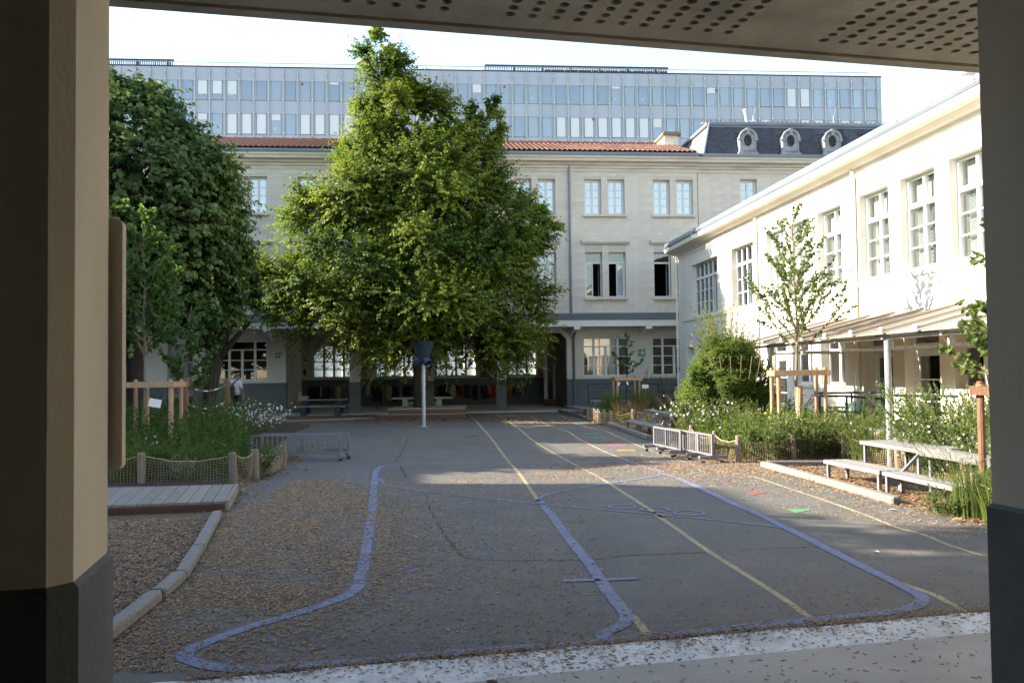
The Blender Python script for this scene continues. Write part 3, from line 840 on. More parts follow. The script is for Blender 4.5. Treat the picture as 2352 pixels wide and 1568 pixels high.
# ground floor: arcade, side walls with windows, back wall with arched windows
GZ = .07
gh = [(-11.47, -9.49, 1.40, 3.0), (-13.4, -12.4, .12, 2.9), (3.41, 5.40, 1.40, 3.0), (6.36, 8.30, 1.40, 3.0), (-8.76, -6.22, -1, 3.22), (-5.79, -3.17, -1, 3.22), (-2.80, -.24, -1, 3.22), (.17, 2.72, -1, 3.22)]
def two_tone(name, x0, x1, y0, y1, hl, zs, e=.006, top=3.45, zb=0.0):
    wall_sheet(MB(), x0, x1, zs, top, y0, y1, hl).put(name, M['white_wall'], SCHOOL)
    wall_sheet(MB(), x0, x1, zb, zs, y0 - e, y1 + e, hl).put(name, M['wall_grey'], SCHOOL, label='dark grey painted lower wall')
wall_sheet(MB(), S0, 13.5, 1.29, 3.45, 0, .36, gh).put('arcade_wall', M['white_wall'], SCHOOL)
for a, b, nm in ((S0, -8.76, 'lower_wall'), (-6.22, -5.79, 'pillar_foot'), (-3.17, -2.80, 'pillar_foot'), (-.24, .17, 'pillar_foot'), (2.72, 13.5, 'lower_wall')):
    wall_sheet(MB(), a - .006, b + .006, 0, 1.29, -.006, .366, [h for h in gh if h[2] > 0]).put(nm, M['wall_grey'], SCHOOL, label='dark grey painted lower wall')
MB().box(S0, 13.5, .02, .36, 3.45, 4.03).put('arcade_wall', M['white_wall'], SCHOOL)
mb = MB()
for a, b in ((-8.76, -6.22), (-5.79, -3.17), (-2.80, -.24), (.17, 2.72)):
    for x, s_ in ((a, 1), (b, -1)):
        p = [(x, 3.22), (x + s_ * .24, 3.22), (x, 2.96)]
        mb.prism(p if s_ > 0 else p[::-1], .002, .358, 'y')
mb.put('arch_corner', M['white_wall'], SCHOOL)
ah = [(-8.5, -6.55), (-5.58, -3.72), (-2.70, -.73), (.30, 2.20)]
bh = [(a, b, 1.43, 2.98) for a, b in ah]
BY = 6.1
two_tone('back_wall', -9.4, 5.0, BY, BY + .4, bh, 1.34)
mb = MB()
for a, b in ah:
    c, hw = (a + b) / 2, (b - a) / 2
    arc = [(c - hw * math.cos(t), 2.25 + .73 * math.sin(t)) for t in np.linspace(0, PI, 17)]
    for k in range(16):
        p, q = arc[k], arc[k + 1]
        mb.prism([p, q, (q[0], 2.981), (p[0], 2.981)], BY + .004, BY + .396, 'y')
mb.put('window_arch', M['white_wall'], SCHOOL)
for a, b in ah:
    w = b - a
    fr = grid_bars(MB(), 0, w, 0, 1.55, 0, .08, 4, [.245, .49, .735], .035, .05)
    for q in (.25, .5, .75): fr.box(.05 + (w - .1) * q - .05, .05 + (w - .1) * q + .05, -.012, .09, .05, 1.5)
    win = put('arched_window', fr.mesh('arched_window', M['frame_grey']), SCHOOL, (a, BY + .16, 1.43))
    panes(win, 0, w, 0, 1.55, .03, 4, [.245, .49, .735], .05, 'frosted')
MB().box(-9.4, -9.0, .36, 6.5, 0, 3.45).box(4.6, 5.0, .36, 6.5, 0, 3.45).put('side_wall', M['white_wall'], SCHOOL)
MB().box(S0, 13.5, .36, 6.5, 3.45, 3.7).put('floor_slab', M['white_wall'], SCHOOL)
MB().box(S0, S1, 6.2, 6.6, 3.7, 10.74).box(S0, S0 + .4, .42, 6.2, .0, 10.74).box(S1 - .4, S1, .42, 6.2, 3.7, 10.74).box(S0, S1, .42, 6.2, 9.95, 10.05).put('rear_wall', M['interior'], SCHOOL)
MB().box(S0, S1, .45, 6.2, 7.2, 7.4).put('floor_slab', M['interior'], SCHOOL)
# classrooms behind the ground-floor windows
for q in ((S0 + .4, -9.42, 2.6, 2.7), (5.02, 13.4, 2.6, 2.7), (2.9, 5.0, 2.6, 2.7), (2.74, 2.9, .36, 6.1)): MB().box(*q, 0, 3.45).put('room_partition', M['interior'], SCHOOL)
def big_window(x0, x1):
    """Ground-floor window: side lights, a pair of leaves in the middle and a fixed light above."""
    w, h = x1 - x0, 1.60
    m = MB(); e = .05
    m.box(0, e, 0, .08, 0, h).box(w - e, w, 0, .08, 0, h).box(e, w - e, 0, .08, 0, e).box(e, w - e, 0, .08, h - e, h)
    cs = [.235, .5, .745]
    m.box(w * .235 - .045, w * .235 + .045, -.01, .085, e, h - e).box(w * .745 - .045, w * .745 + .045, -.01, .085, e, h - e)
    m.box(w * .49 - .05, w * .49 + .05, -.006, .08, e, h * .76)
    m.box(e, w - e, .0, .078, h * .755, h * .755 + .05)
    for r_ in (.27, .51): m.box(e, w - e, .008, .07, h * r_ - .016, h * r_ + .016)
    win = put('classroom_window', m.mesh('classroom_window', M['frame']), SCHOOL, (x0, .12, 1.40))
    xs = [e, w * .235 - .045, w * .235 + .045, w * .49 - .05, w * .49 + .05, w * .745 - .045, w * .745 + .045, w - e]
    zs = [e, h * .27 - .016, h * .27 + .016, h * .51 - .016, h * .51 + .016, h * .755]
    for i in (0, 2, 4, 6):
        for j in (0, 2, 4):
            a, b, c, d = xs[i], xs[i + 1], zs[j], zs[j + 1]
            me = cached(('gp', round(b - a, 3), round(d - c, 3)), lambda: MB().poly([(a - (a + b) / 2, 0, -(d - c) / 2), ((b - a) / 2, 0, -(d - c) / 2), ((b - a) / 2, 0, (d - c) / 2), (a - (a + b) / 2, 0, (d - c) / 2)]).mesh('pane', M['pane']))
            put('pane', me, win, ((a + b) / 2, .04, (c + d) / 2))
    for a, b in ((e, w * .235 - .045), (w * .235 + .045, w * .745 - .045), (w * .745 + .045, w - e)):
        put('pane', MB().poly([(a, .04, h * .755 + .05), (b, .04, h * .755 + .05), (b, .04, h - e), (a, .04, h - e)]).mesh('pane', M['pane']), win)
    return win
big_window(-11.47, -9.49); big_window(3.41, 5.40); big_window(6.36, 8.30)
dr = grid_bars(MB(), 0, 1.0, 0, 2.78, 0, .08, 2, [.25, .5, .74], .05, .06).mesh('glazed_door', M['frame_grey'])
d_ = put('glazed_door', dr, SCHOOL, (-13.4, .14, .12)); panes(d_, 0, 1.0, 0, 2.78, .04, 2, [.25, .5, .74], .06)
# canopy over the ground floor
MB().prism([(0, 3.50), (-1.28, 3.41), (-1.30, 3.41), (-1.30, 3.67), (0, 3.67)], S0, 13.5, 'x').put('canopy', M['fascia'], SCHOOL)
MB().prism([(-1.33, 3.672), (-1.33, 3.70), (-.02, 4.0), (-.02, 3.672)], S0, 13.5, 'x').put('canopy_roof', M['dark_zinc'], SCHOOL)
MB().box(S0, 13.5, -.05, .0, 4.0, 4.045).put('canopy_flashing', M['zinc'], SCHOOL)
br = cached('bracket', lambda: MB().prism([(0, 2.98), (0, 3.48), (-1.2, 3.40), (-1.2, 3.28), (-.95, 3.30), (-.25, 3.12)], -.09, .09, 'x').box(-.13, .13, -1.295, -1.1, 3.30, 3.405).mesh('canopy_bracket', M['fascia']))
for s in (-15.1, -12.2, -9.28, -6.0, -2.98, -.03, 2.95, 5.90, 8.85, 11.8): put('canopy_bracket', br, SCHOOL, (s, -.008, 0))
for x, a, b in ((2.92, 4.05, 10.2), (-11.9, 4.05, 10.2)):
    MB().tube([(x, -.10, b), (x, -.10, a - .1), (x + .06, -.12, a - .35)], .05, 8).put('downpipe', M['zinc'], SCHOOL)
    mb = MB()
    for z in np.arange(a + .6, b, 1.7): mb.tube([(x, -.10, z), (x, -.10, z + .07)], .062, 8)
    mb.put('pipe_collar', M['zinc'], SCHOOL)
    MB().tube([(x + .06, -.9, 3.36), (x + .07, -.25, 3.10), (x + .07, -.10, 2.95), (x + .08, -.10, .12)], .05, 8).put('downpipe', M['wall_grey'], SCHOOL)
# pavement under the canopy and the arcade floor
MB().box(S0, 13.5, -1.36, 6.1, -.1, GZ).put('arcade_floor', M['floor'], SCHOOL)
for cx, cz, rr in ((5.90, 2.0, .09),): MB().lathe([(rr, 0), (rr, .03), (rr * .75, .06), (.01, .075)], 14, m=Matrix.Translation((cx, -.002, cz)) @ Matrix.Rotation(R(90), 4, 'X')).put('bulkhead_lamp', M['frame'], SCHOOL, smooth=True)

# ------------------------------------------------------------------ corner pavilion with mansard roof
PAV = thing('corner_pavilion', 'limestone corner building with slate mansard roof and round louvred dormers', 'building', FO, AL)
P0, P1 = 8.46, 18.6
ph = []
PC = [10.68, 12.58, 14.45, 16.4]
for c in PC:
    ph.append((c - .37, c + .37, 8.2, 9.72)); ph.append((c - .37, c + .37, 4.7, 6.58))
wall_sheet(MB(), P0, P1, 4.03, 10.0, .05, .45, ph).put('wall', M['mortar'], PAV)
blk2 = []
zz, row = 4.045, 0
while zz < 9.93:
    z1 = min(zz + CH, 9.97); segs = [(P0, P1)]
    for h in ph:
        if h[2] < z1 - .02 and h[3] > zz + .02:
            ns = []
            for a, b in segs:
                if h[1] <= a or h[0] >= b: ns.append((a, b))
                else: ns += [(a, h[0]), (h[1], b)]
            segs = ns
    for a, b in segs:
        L_ = b - a; n = max(1, round(L_ / 1.05))
        cuts = [a] + [a + L_ * (k + random.uniform(-.15, .15) + (.25 if row % 2 else -.25) * (n > 2)) / n for k in range(1, n)] + [b]
        blk2 += [(cuts[i], cuts[i + 1], zz, z1) for i in range(n)]
    zz += CH; row += 1
rest = MB()
for a, b, c, d in blk2:
    pr = random.uniform(.010, .013)
    if c > 6.0 and a < 14.5: put('stone_block', blk, PAV, ((a + b) / 2, .05 - pr / 2 + .006, (c + d) / 2), (0, 0, 0), (b - a - .004, pr + .012, d - c - .004))
    else: rest.box(a + .003, b - .003, .05 - pr, .056, c + .003, d - .003)
rest.put('stone_block', M['stone'], PAV, kind='stuff')
for c in PC:
    casement(PAV, c - .37, c + .37, 8.2, 9.72, .22, 4, 0, None, '', 'pane_blue')
    casement(PAV, c - .37, c + .37, 4.7, 6.58, .22, 4, .42, None, '')
    mb = MB(); mb.tube([(c - .36, .08, 8.62), (c + .36, .08, 8.62)], .014, 6).tube([(c - .36, .08, 8.28), (c + .36, .08, 8.28)], .012, 6)
    for k in range(9):
        x = c - .33 + k * .0825
        mb.tube([(x, .08, 8.28), (x, .08, 8.62)], .008, 5)
        if k % 2 == 0: mb.tube([(x + .04 + .03 * math.cos(a), .08, 8.45 + .06 * math.sin(a)) for a in np.linspace(0, 2 * PI, 9)], .006, 4)
    mb.put('window_guard', M['black'], PAV)
corn2 = [(y + .05, z) for y, z in corn]
MB().prism(corn2, P0 - .03, P1, 'x').put('cornice', M['stone_trim'], PAV)
MB().prism([(-.40, 10.572), (.4, 10.572), (.4, 10.80), (-.05, 10.80), (-.36, 10.72), (-.43, 10.70)], P0 + .1, P1, 'x').put('gutter', M['zinc'], PAV)
MB().box(P0, P1, 6.2, 6.6, 4, 10.7).box(P0, P1, .45, 6.2, 7.2, 7.35).box(P0, P1, .5, 6.2, 10.0, 10.1).box(P1 - .3, P1, .45, 6.2, 4, 10.7).put('rear_wall', M['interior'], PAV)
# mansard: front face leans back, left hip face leans right
MF = [(8.75, .10, 10.80), (18.4, .10, 10.80), (17.95, .75, 12.28), (9.25, .75, 12.28)]
ML = [(8.75, 5.9, 10.80), (8.75, .10, 10.80), (9.25, .75, 12.28), (9.25, 5.2, 12.28)]
MB().poly([(x, y + .02, z) for x, y, z in MF]).poly([(x + .02, y, z) for x, y, z in ML]).poly([(9.25, .75, 12.27), (17.95, .75, 12.27), (17.95, 5.2, 12.27), (9.25, 5.2, 12.27)]).poly([(18.4, .1, 10.8), (18.4, 5.9, 10.8), (17.95, 5.2, 12.28), (17.95, .75, 12.28)]).put('mansard_roof', M['slate'], PAV)
DORM = [10.68, 12.58, 14.45, 16.4]
sl = cached('slate', lambda: MB().box(-.5, .5, -.5, .5, -.5, .5).mesh('slate', M['slate']))
sl_w = cached('slatew', lambda: MB().box(-.5, .5, -.5, .5, -.5, .5).mesh('slate', M['slate_warm']))
lean = math.atan2(.65, 1.48)
rest = MB(); cnt = 0
lst = []
nrow = 15
for j in range(nrow):
    f = (j + .5) / nrow
    z = 10.80 + 1.44 * f; y = .10 + .65 * (z - 10.8) / 1.48
    xa, xb = 8.75 + .5 * f + .02, 18.4 - .45 * f
    n = 46
    for i in range(n):
        x = xa + (xb - xa) * (i + (.5 if j % 2 else 0)) / n + .1
        if x > xb - .05 or any(abs(x - c) < .36 and z < 11.9 for c in DORM): continue
        lst.append((x, y, z))
lst.sort(key=lambda p: p[0])
for x, y, z in lst:
    if cnt < 290 and x < 15:
        put('slate', sl, PAV, (x, y - .012, z), (-lean + random.uniform(-.012, .012), 0, 0), (.205, .012, .125)); cnt += 1
    else:
        rest.box(-.102, .102, -.006, .006, -.062, .062, Matrix.Translation((x, y - .012, z)) @ Matrix.Rotation(-lean + random.uniform(-.012, .012), 4, 'X'))
rest.put('slate', M['slate'], PAV, kind='stuff')
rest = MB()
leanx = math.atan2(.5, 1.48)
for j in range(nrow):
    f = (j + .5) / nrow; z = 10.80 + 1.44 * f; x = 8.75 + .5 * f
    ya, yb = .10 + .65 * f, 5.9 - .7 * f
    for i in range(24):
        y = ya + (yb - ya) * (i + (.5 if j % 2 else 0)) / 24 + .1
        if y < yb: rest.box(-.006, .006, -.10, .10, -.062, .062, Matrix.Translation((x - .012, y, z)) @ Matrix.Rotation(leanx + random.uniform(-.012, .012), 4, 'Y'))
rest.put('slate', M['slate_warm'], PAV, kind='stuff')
mb = MB()
mb.tube([(9.2, .70, 12.30), (18.0, .70, 12.30)], .095, 8).tube([(9.2, .70, 12.30), (9.2, 5.2, 12.30)], .095, 8).tube([(8.75, .08, 10.8), (9.22, .72, 12.28)], .05, 6)
mb.put('roof_roll', M['zinc'], PAV)
MB().poly([(9.25, .66, 12.14), (17.97, .66, 12.14), (17.95, .70, 12.24), (9.25, .70, 12.24)]).put('zinc_band', M['zinc'], PAV)
rest = MB()
for i in range(40):
    for j in range(3):
        q = Matrix.Translation((9.35 + i * .213, .80 + j * .40, 12.36 + j * .10)) @ Matrix.Rotation(.25, 4, 'X')
        k = len(rest.v); rest.v += [tuple(q @ Vector(v)) for v in tv]; rest.f += [tuple(k + a for a in f) for f in tf]
rest.put('roof_tile', M['tile'], PAV, kind='stuff')
def dormer():
    m = MB()
    N_ = 28
    # surround with an oval hole: ring of quads between the outline and the oval
    def outline(a):
        x, z = math.cos(a), math.sin(a)
        if z > -.05:
            return (.33 * x * (1 + .05 * (abs(x) > .8)), .58 + .40 * z)
        t = min(1, (-z) / .98)
        k = .33 + .07 * t * t
        return (max(-k, min(k, x / max(abs(z), .18) * .40)), .58 - .58 * min(1, abs(z) * 1.3))
    oval = [(.185 * math.cos(2 * PI * k / N_), .55 + .245 * math.sin(2 * PI * k / N_)) for k in range(N_)]
    out = [outline(2 * PI * k / N_) for k in range(N_)]
    y = -.16
    b = len(m.v)
    m.v += [(x, y, z) for x, z in out] + [(x, y, z) for x, z in oval] + [(x, y + .10, z) for x, z in oval] + [(x, .55, z) for x, z in out]
    for k in range(N_):
        q = (k + 1) % N_
        m.f += [(b + k, b + q, b + N_ + q, b + N_ + k), (b + N_ + k, b + N_ + q, b + 2 * N_ + q, b + 2 * N_ + k), (b + q, b + k, b + 3 * N_ + k, b + 3 * N_ + q)]
    m.tube([(.21 * math.cos(a), y - .01, .55 + .275 * math.sin(a)) for a in np.linspace(0, 2 * PI, 25)], .026, 6)
    m.tube([(-.37, y - .02, .60), (-.36, y - .03, .74), (-.27, y - .04, .90), (-.12, y - .04, .99), (0, y - .04, 1.02), (.12, y - .04, .99), (.27, y - .04, .90), (.36, y - .03, .74), (.37, y - .02, .60)], .055, 7)
    for s_ in (-1, 1):
        m.tube([(s_ * .37, y - .05, .60), (s_ * .37, y + .02, .60)], .075, 9)
        m.prism([(s_ * .30, 0), (s_ * .42, 0), (s_ * .36, .16), (s_ * .36, .5), (s_ * .30, .5)][::s_], y - .03, y + .3, 'y')
    m.box(-.07, .07, y - .08, y + .1, .80, 1.08).box(-.44, .44, y - .06, .3, -.05, .03).box(-.30, .30, y - .03, y + .2, .10, .15)
    return m.mesh('dormer', M['stone_trim2'])
M['stone_trim2'] = mat('grey_dormer_stone', (.36, .365, .37), (.26, .265, .27), 5, .8, big=(.17, .175, .18), bigscale=2)
dm = dormer()
for c in DORM:
    d = put('dormer', dm, PAV, (c, .16, 10.84))
    mb = MB(); mb.poly([(-.2, -.02, .28), (.2, -.02, .28), (.2, -.02, .82), (-.2, -.02, .82)])
    put('dormer_back', cached('dback', lambda: mb.mesh('dormer_back', M['dark'])), d)
    for k in range(8):
        z = .345 + k * .058; hw = .18 * math.sqrt(max(.05, 1 - ((z - .55) / .245) ** 2))
        put('louvre_slat', cached(('lou', k), lambda: MB().box(-hw, hw, -.02, .02, -.004, .004, Matrix.Rotation(R(-30), 4, 'X')).mesh('louvre_slat', M['zinc'])), d, (0, -.09, z))
# chimney behind the roof
ch = thing('chimney_stack', 'square limestone chimney with brown cap rising beside the slate mansard', 'chimney', FO, AL)
MB().box(7.98, 8.62, 3.4, 5.6, 11.0, 12.50).put('shaft', M['stone'], ch)
MB().box(7.86, 8.74, 3.25, 5.75, 12.50, 12.58).box(7.92, 8.68, 3.32, 5.68, 12.58, 12.66).put('cap', M['old_stake'], ch)
fl = thing('flue_pipe', 'white metal flue pipe leaning on the mansard roof ridge', 'pipe', FO, AL)
MB().tube([(11.10, 1.2, 12.45), (11.02, 1.2, 13.05)], .055, 8).lathe([(.09, 0), (.09, .03), (.02, .09)], 10, (11.02, 1.2, 13.03)).put('pipe', M['frame'], fl)
for x, lab in ((11.4, 'thin wire aerial beside the white flue pipe on the slate roof'), (15.1, 'thin wire aerial standing alone on the ridge of the slate roof')):
    a = thing('roof_aerial', lab, 'aerial', FO, AL, 'aerials on the slate roof')
    MB().tube([(x, 1.2, 12.45), (x, 1.2, 12.86)], .012, 5).tube([(x, 1.2, 12.78), (x - .18, 1.2, 13.3)], .004, 4).tube([(x, 1.2, 12.78), (x + .12, 1.2, 13.25)], .004, 4).tube([(x - .3, 1.2, 12.44), (x, 1.2, 12.56)], .012, 5).put('rod', M['galv'], a)

# ------------------------------------------------------------------ office block far behind
OFF = thing('office_block', 'long blue-grey glass and metal office block rising behind the school roof', 'building', (0, 76, 0), R(4.6))
CP = 1.2375
X_R = 34.1
NC = 66
XL = X_R - .42 - NC * CP
rowsP = [(26.88, 28.02), (24.03, 25.17), (21.0, 22.22), (18.2, 19.3)]
rowsW = [(25.19, 26.86), (22.24, 24.01), (19.32, 20.98)]
MB().box(XL, X_R, .5, 14, 0, 28.0).put('body', M['office_in'], OFF)
MB().box(XL - .05, X_R + .03, -.1, 14.1, 28.03, 28.12).put('parapet_cap', M['office_dark'], OFF)
pm = {}
fin = MB().box(-.028, .028, -.16, 0, 0, 1).mesh('mullion_fin', M['office_fin'])
node = MB().box(-.05, .05, -.22, -.10, -.07, .07).mesh('fin_bracket', M['chrome'])
pmesh = unit_box('facade_panel', M['office_panel'])
VISMIN = XL + 10
rest = MB(); npan = 0
for i in range(NC + 1):
    x = XL + i * CP
    w = CP if i < NC else .42
    for j, (a, b) in enumerate(rowsP):
        if j < 3 and x > -33 and npan < 240:
            put('facade_panel', pmesh, OFF, (x + w / 2, 0, (a + b) / 2), (0, 0, 0), (w - .03, .1, b - a)); npan += 1
        else: rest.box(x + .015, x + w - .015, -.05, .05, a, b)
    if i == NC:
        for a, b in rowsW: rest.box(x + .015, x + w - .015, -.05, .05, a, b)
rest.put('facade_panel', M['office_panel'], OFF, kind='stuff')
mb = MB(); nb = MB()
for i in range(NC + 1):
    x = XL + i * CP
    if x > -33:
        put('mullion_fin', fin, OFF, (x, -.04, 18.2), (0, 0, 0), (1, 1, 9.75))
    else: mb.box(x - .028, x + .028, -.20, -.04, 18.2, 27.95)
    for z in (27.6, 26.87, 25.18, 24.02, 22.23, 21.0): nb.box(x - .04, x + .04, -.25, -.19, z - .06, z + .06)
mb.put('mullion_fin', M['office_fin'], OFF, kind='stuff')
nb.put('fin_bracket', M['frame'], OFF, kind='stuff')
def office_window(h):
    m = MB()
    return grid_bars(m, .20, .20 + .82, 0, h, -.07, -.02, 1, 1, .02, .035).box(.03, .17, -.045, .0, 0, h).box(1.05, 1.20, -.045, 0, 0, h).mesh('office_window', M['office_panel'])
UP = {0: {}, }
blind_up = {24: .55, 25: .5, 27: .72, 28: .72, 29: .72, 30: .72, 49: .25, 44: .4, 60: 1, 61: 1}
def blind_of(r, i, x):
    rs = random.Random(i * 31 + r * 977)
    if r == 0:
        k = {-26: .3, -25: .28, -22: .72, -21: .7, -20: .72, 20: 1, 21: 1, -3: .45}
        for q, v in k.items():
            if abs(x - q * CP) < CP * .5: return v
        return 0 if rs.random() < .9 else rs.choice((.12, .3))
    if r == 1:
        if -25 < x < -21: return 1
        if -18.5 < x < -13: return rs.choice((1, 1, .55, 1))
        if 3.5 < x < 13.2: return 1 if rs.random() < .88 else .45
        return rs.choice((0, 0, 0, .3, .5)) if x < 3 else rs.choice((0, .35, 0))
    return rs.choice((0, 0, 1))
for r, (a, b) in enumerate(rowsW):
    h = b - a
    om = office_window(h)
    pn = MB().poly([(.235, -.05, .03), (.985, -.05, .03), (.985, -.05, h - .03), (.235, -.05, h - .03)]).mesh('pane', M['pane_office'])
    bk = MB().poly([(.22, .38, 0), (1.0, .38, 0), (1.0, .38, h), (.22, .38, h)]).mesh('room', M['office_in'])
    stuff_w = MB(); stuff_p = MB()
    for i in range(NC):
        x = XL + i * CP
        if r < 2 and x > -33:
            wv = put('office_window', om, OFF, (x, 0, a))
            rs = random.Random(i * 13 + r * 7)
            tilt = R(3.2) if rs.random() < .42 else 0
            q = put('pane', pn, wv, (0, 0, 0), (0, 0, 0))
            if tilt:
                wv.rotation_euler = (-tilt * .5, 0, 0)
                wv.location = (x, -.05, a)
            put('room', bk, wv)
            f = blind_of(r, i, x)
            if f: put('blind', cached(('ob', r, f), lambda: MB().box(.24, .98, -.064, -.056, h - .03 - (h - .06) * f, h - .03).mesh('blind', M['roller'])), wv)
            if rs.random() < .12: put('notice', cached(('on', r), lambda: MB().box(.45, .62, -.045, -.04, .4, .62).mesh('notice', M['roller'])), wv)
        else:
            stuff_w.box(x + .2, x + .235, -.07, -.02, a, b).box(x + .985, x + 1.02, -.07, -.02, a, b)
            stuff_p.poly([(x + .2, -.05, a), (x + 1.02, -.05, a), (x + 1.02, -.05, b), (x + .2, -.05, b)])
    if stuff_w.v:
        stuff_w.put('office_window', M['office_panel'], OFF, kind='stuff')
        stuff_p.put('pane', M['pane_office'], OFF, kind='stuff')
# red flower-like stickers on three panes
for x, z in ((3.2 * CP - 21.9, 26.65), (-.4, 26.66), (6.0 * CP + .02, 23.85), (15.0 * CP + .1, 26.6)):
    mb = MB()
    for k in range(5):
        a = 2 * PI * k / 5 + .3
        mb.prism([(x + .07 * math.cos(a) + .045 * math.cos(t), z + .07 * math.sin(a) + .045 * math.sin(t)) for t in np.linspace(0, 2 * PI, 9)[:-1]], -.115, -.11, 'y')
    mb.put('window_sticker', M['paint_red'], OFF)
mb = MB()
mb.tube([(-45, .4, 28.58), (33.0, .4, 28.58), (33.2, .4, 28.5), (33.22, .4, 28.1)], .035, 6)
for i in range(64): mb.box(-44 + i * CP * .99, -43.96 + i * CP * .99, .37, .43, 28.1, 28.58)
mb.put('roof_railing', M['galv'], OFF)
for a, b in ((-48, -29.2), (-2.05, 14.75)):
    mb = MB()
    n = int((b - a) / .16)
    for i in range(n): mb.box(a + (b - a) * i / n, a + (b - a) * i / n + .07, 1.5, 1.6, 28.1, 29.12)
    mb.box(a, b, 1.45, 1.65, 29.08, 29.18)
    for i in range(int((b - a) / 2.6) + 1): mb.box(a + i * 2.6, a + i * 2.6 + .1, 1.4, 2.2, 28.1, 29.1)
    if a > -10: mb.box(a + 5.5, b, 2.2, 5, 28.1, 29.05)
    mb.put('roof_louvre_screen', M['louvre'], OFF)
MB().tube([(-1.83, 2.5, 28.1), (-1.83, 2.5, 31.2)], .03, 5).put('mast', M['galv'], OFF)
# ------------------------------------------------------------------ the white wing on the right (local x towards the camera, y into the building)
GO = (6.345, 33.0, 0.0)
GRZ = -(R(90) - AL)
WING = thing('white_wing', 'white rendered two-storey school wing with deep windows and an awning along the right side', 'building', GO, GRZ)
OPEN_T = [(8.75, 9.96), (10.35, 11.55), (12.02, 13.22), (14.08, 15.30), (15.75, 16.95), (17.41, 18.60), (19.1, 20.3), (20.75, 21.95)]
uh = [(1.67, 4.56, 3.52, 5.36), (5.90, 7.76, 3.52, 5.36)] + [(a, b, 3.54, 5.38) for a, b in OPEN_T]
lh = [(1.0, 1.8, .8, 2.44), (2.26, 4.4, .8, 2.44), (5.9, 7.7, .8, 2.44)]
KIND = ['door', 'window', 'window', 'door', 'door', 'window', 'window', 'door']
for (a, b), k in zip(OPEN_T, KIND):
    lh.append((a, b, 1.23 if k == 'window' else .55, 2.42))
TEND = 24.5
wall_sheet(MB(), 0, TEND, 0, 6.0, 0, .45, uh + lh).put('wall', M['white'], WING)
MB().box(0, .3, .45, 7, 0, 6.0).box(TEND - .3, TEND, .45, 7, 0, 6).put('end_wall', M['white'], WING)
mi = MB().box(.3, TEND - .3, 5.0, 5.1, 0, 6.0).box(.3, TEND - .3, .45, 7, 2.75, 2.95).box(.3, TEND - .3, .45, 7, 5.6, 5.7).box(.3, TEND - .3, .45, 7, .3, .5)
for t in (5.2, 8.2, 13.6, 18.9): mi.box(t, t + .1, .46, 5.0, .3, 5.6)
mi.put('room', M['interior'], WING)
MB().box(.6, TEND, -.035, 0, 3.40, 3.50).box(0, TEND, -.02, 0, 5.80, 5.90).put('string_course', M['white'], WING)
for a, b in ((8.45, 11.75), (11.86, 13.36), (13.95, 18.75)):
    MB().box(a, b, -.012, 0, 3.502, 3.53).put('sill_band', M['white'], WING)
prof = [(.45, 5.93), (-.04, 5.93), (-.06, 6.0), (-.14, 6.02), (-.26, 6.09), (-.40, 6.10), (-.42, 6.24), (.45, 6.24)]
MB().prism(prof, -.42, TEND, 'x').put('cornice', M['white'], WING)
MB().prism([(-.44, 6.242), (-.10, 6.242), (.10, 6.46), (-.30, 6.46), (-.42, 6.43), (-.46, 6.30)], -.3, TEND, 'x').put('gutter', M['zinc'], WING)
mb = MB()
for k in range(20): mb.box(.9 + k * 1.2, .906 + k * 1.2, -.462, -.44, 6.29, 6.36)
mb.put('gutter_seam', M['zinc'], WING)
MB().prism([(-.12, 6.40), (3.6, 7.55), (7.2, 6.3)], -.1, TEND, 'x').put('roof', M['tile'], WING)
mb = MB()
for k in range(int(TEND / .24)):
    q = Matrix.Translation((k * .24, -.06, 6.43)) @ Matrix.Rotation(.30, 4, 'X')
    for j in range(2):
        n_ = len(mb.v); q2 = q @ Matrix.Translation((0, j * .42, 0)); mb.v += [tuple(q2 @ Vector(v)) for v in tv]; mb.f += [tuple(n_ + a for a in f) for f in tf]
mb.put('roof_tile', M['tile'], WING, kind='stuff')
for t in (8.1, 13.93): MB().tube([(t, -.06, 6.0), (t, -.06, .5)], .05, 8).put('downpipe', M['white'], WING)
MB().tube([(-.05, -.05, 6.0), (-.05, -.05, .1)], .045, 8).put('downpipe', M['white'], WING)
RX = Matrix.Rotation(R(90), 4, 'X')
MB().lathe([(.17, 0), (.17, .05), (.15, .075), (.02, .08)], 24, m=Matrix.Translation((13.56, -.002, 3.94)) @ RX).put('round_vent', M['white'], WING, smooth=True)
for t, z in ((13.62, 2.30), (17.2, 2.34), (10.15, 2.33)): MB().lathe([(.11, 0), (.11, .03), (.09, .07), (.01, .09)], 16, m=Matrix.Translation((t, -.002, z)) @ RX).put('bulkhead_lamp', M['frame'], WING, smooth=True)
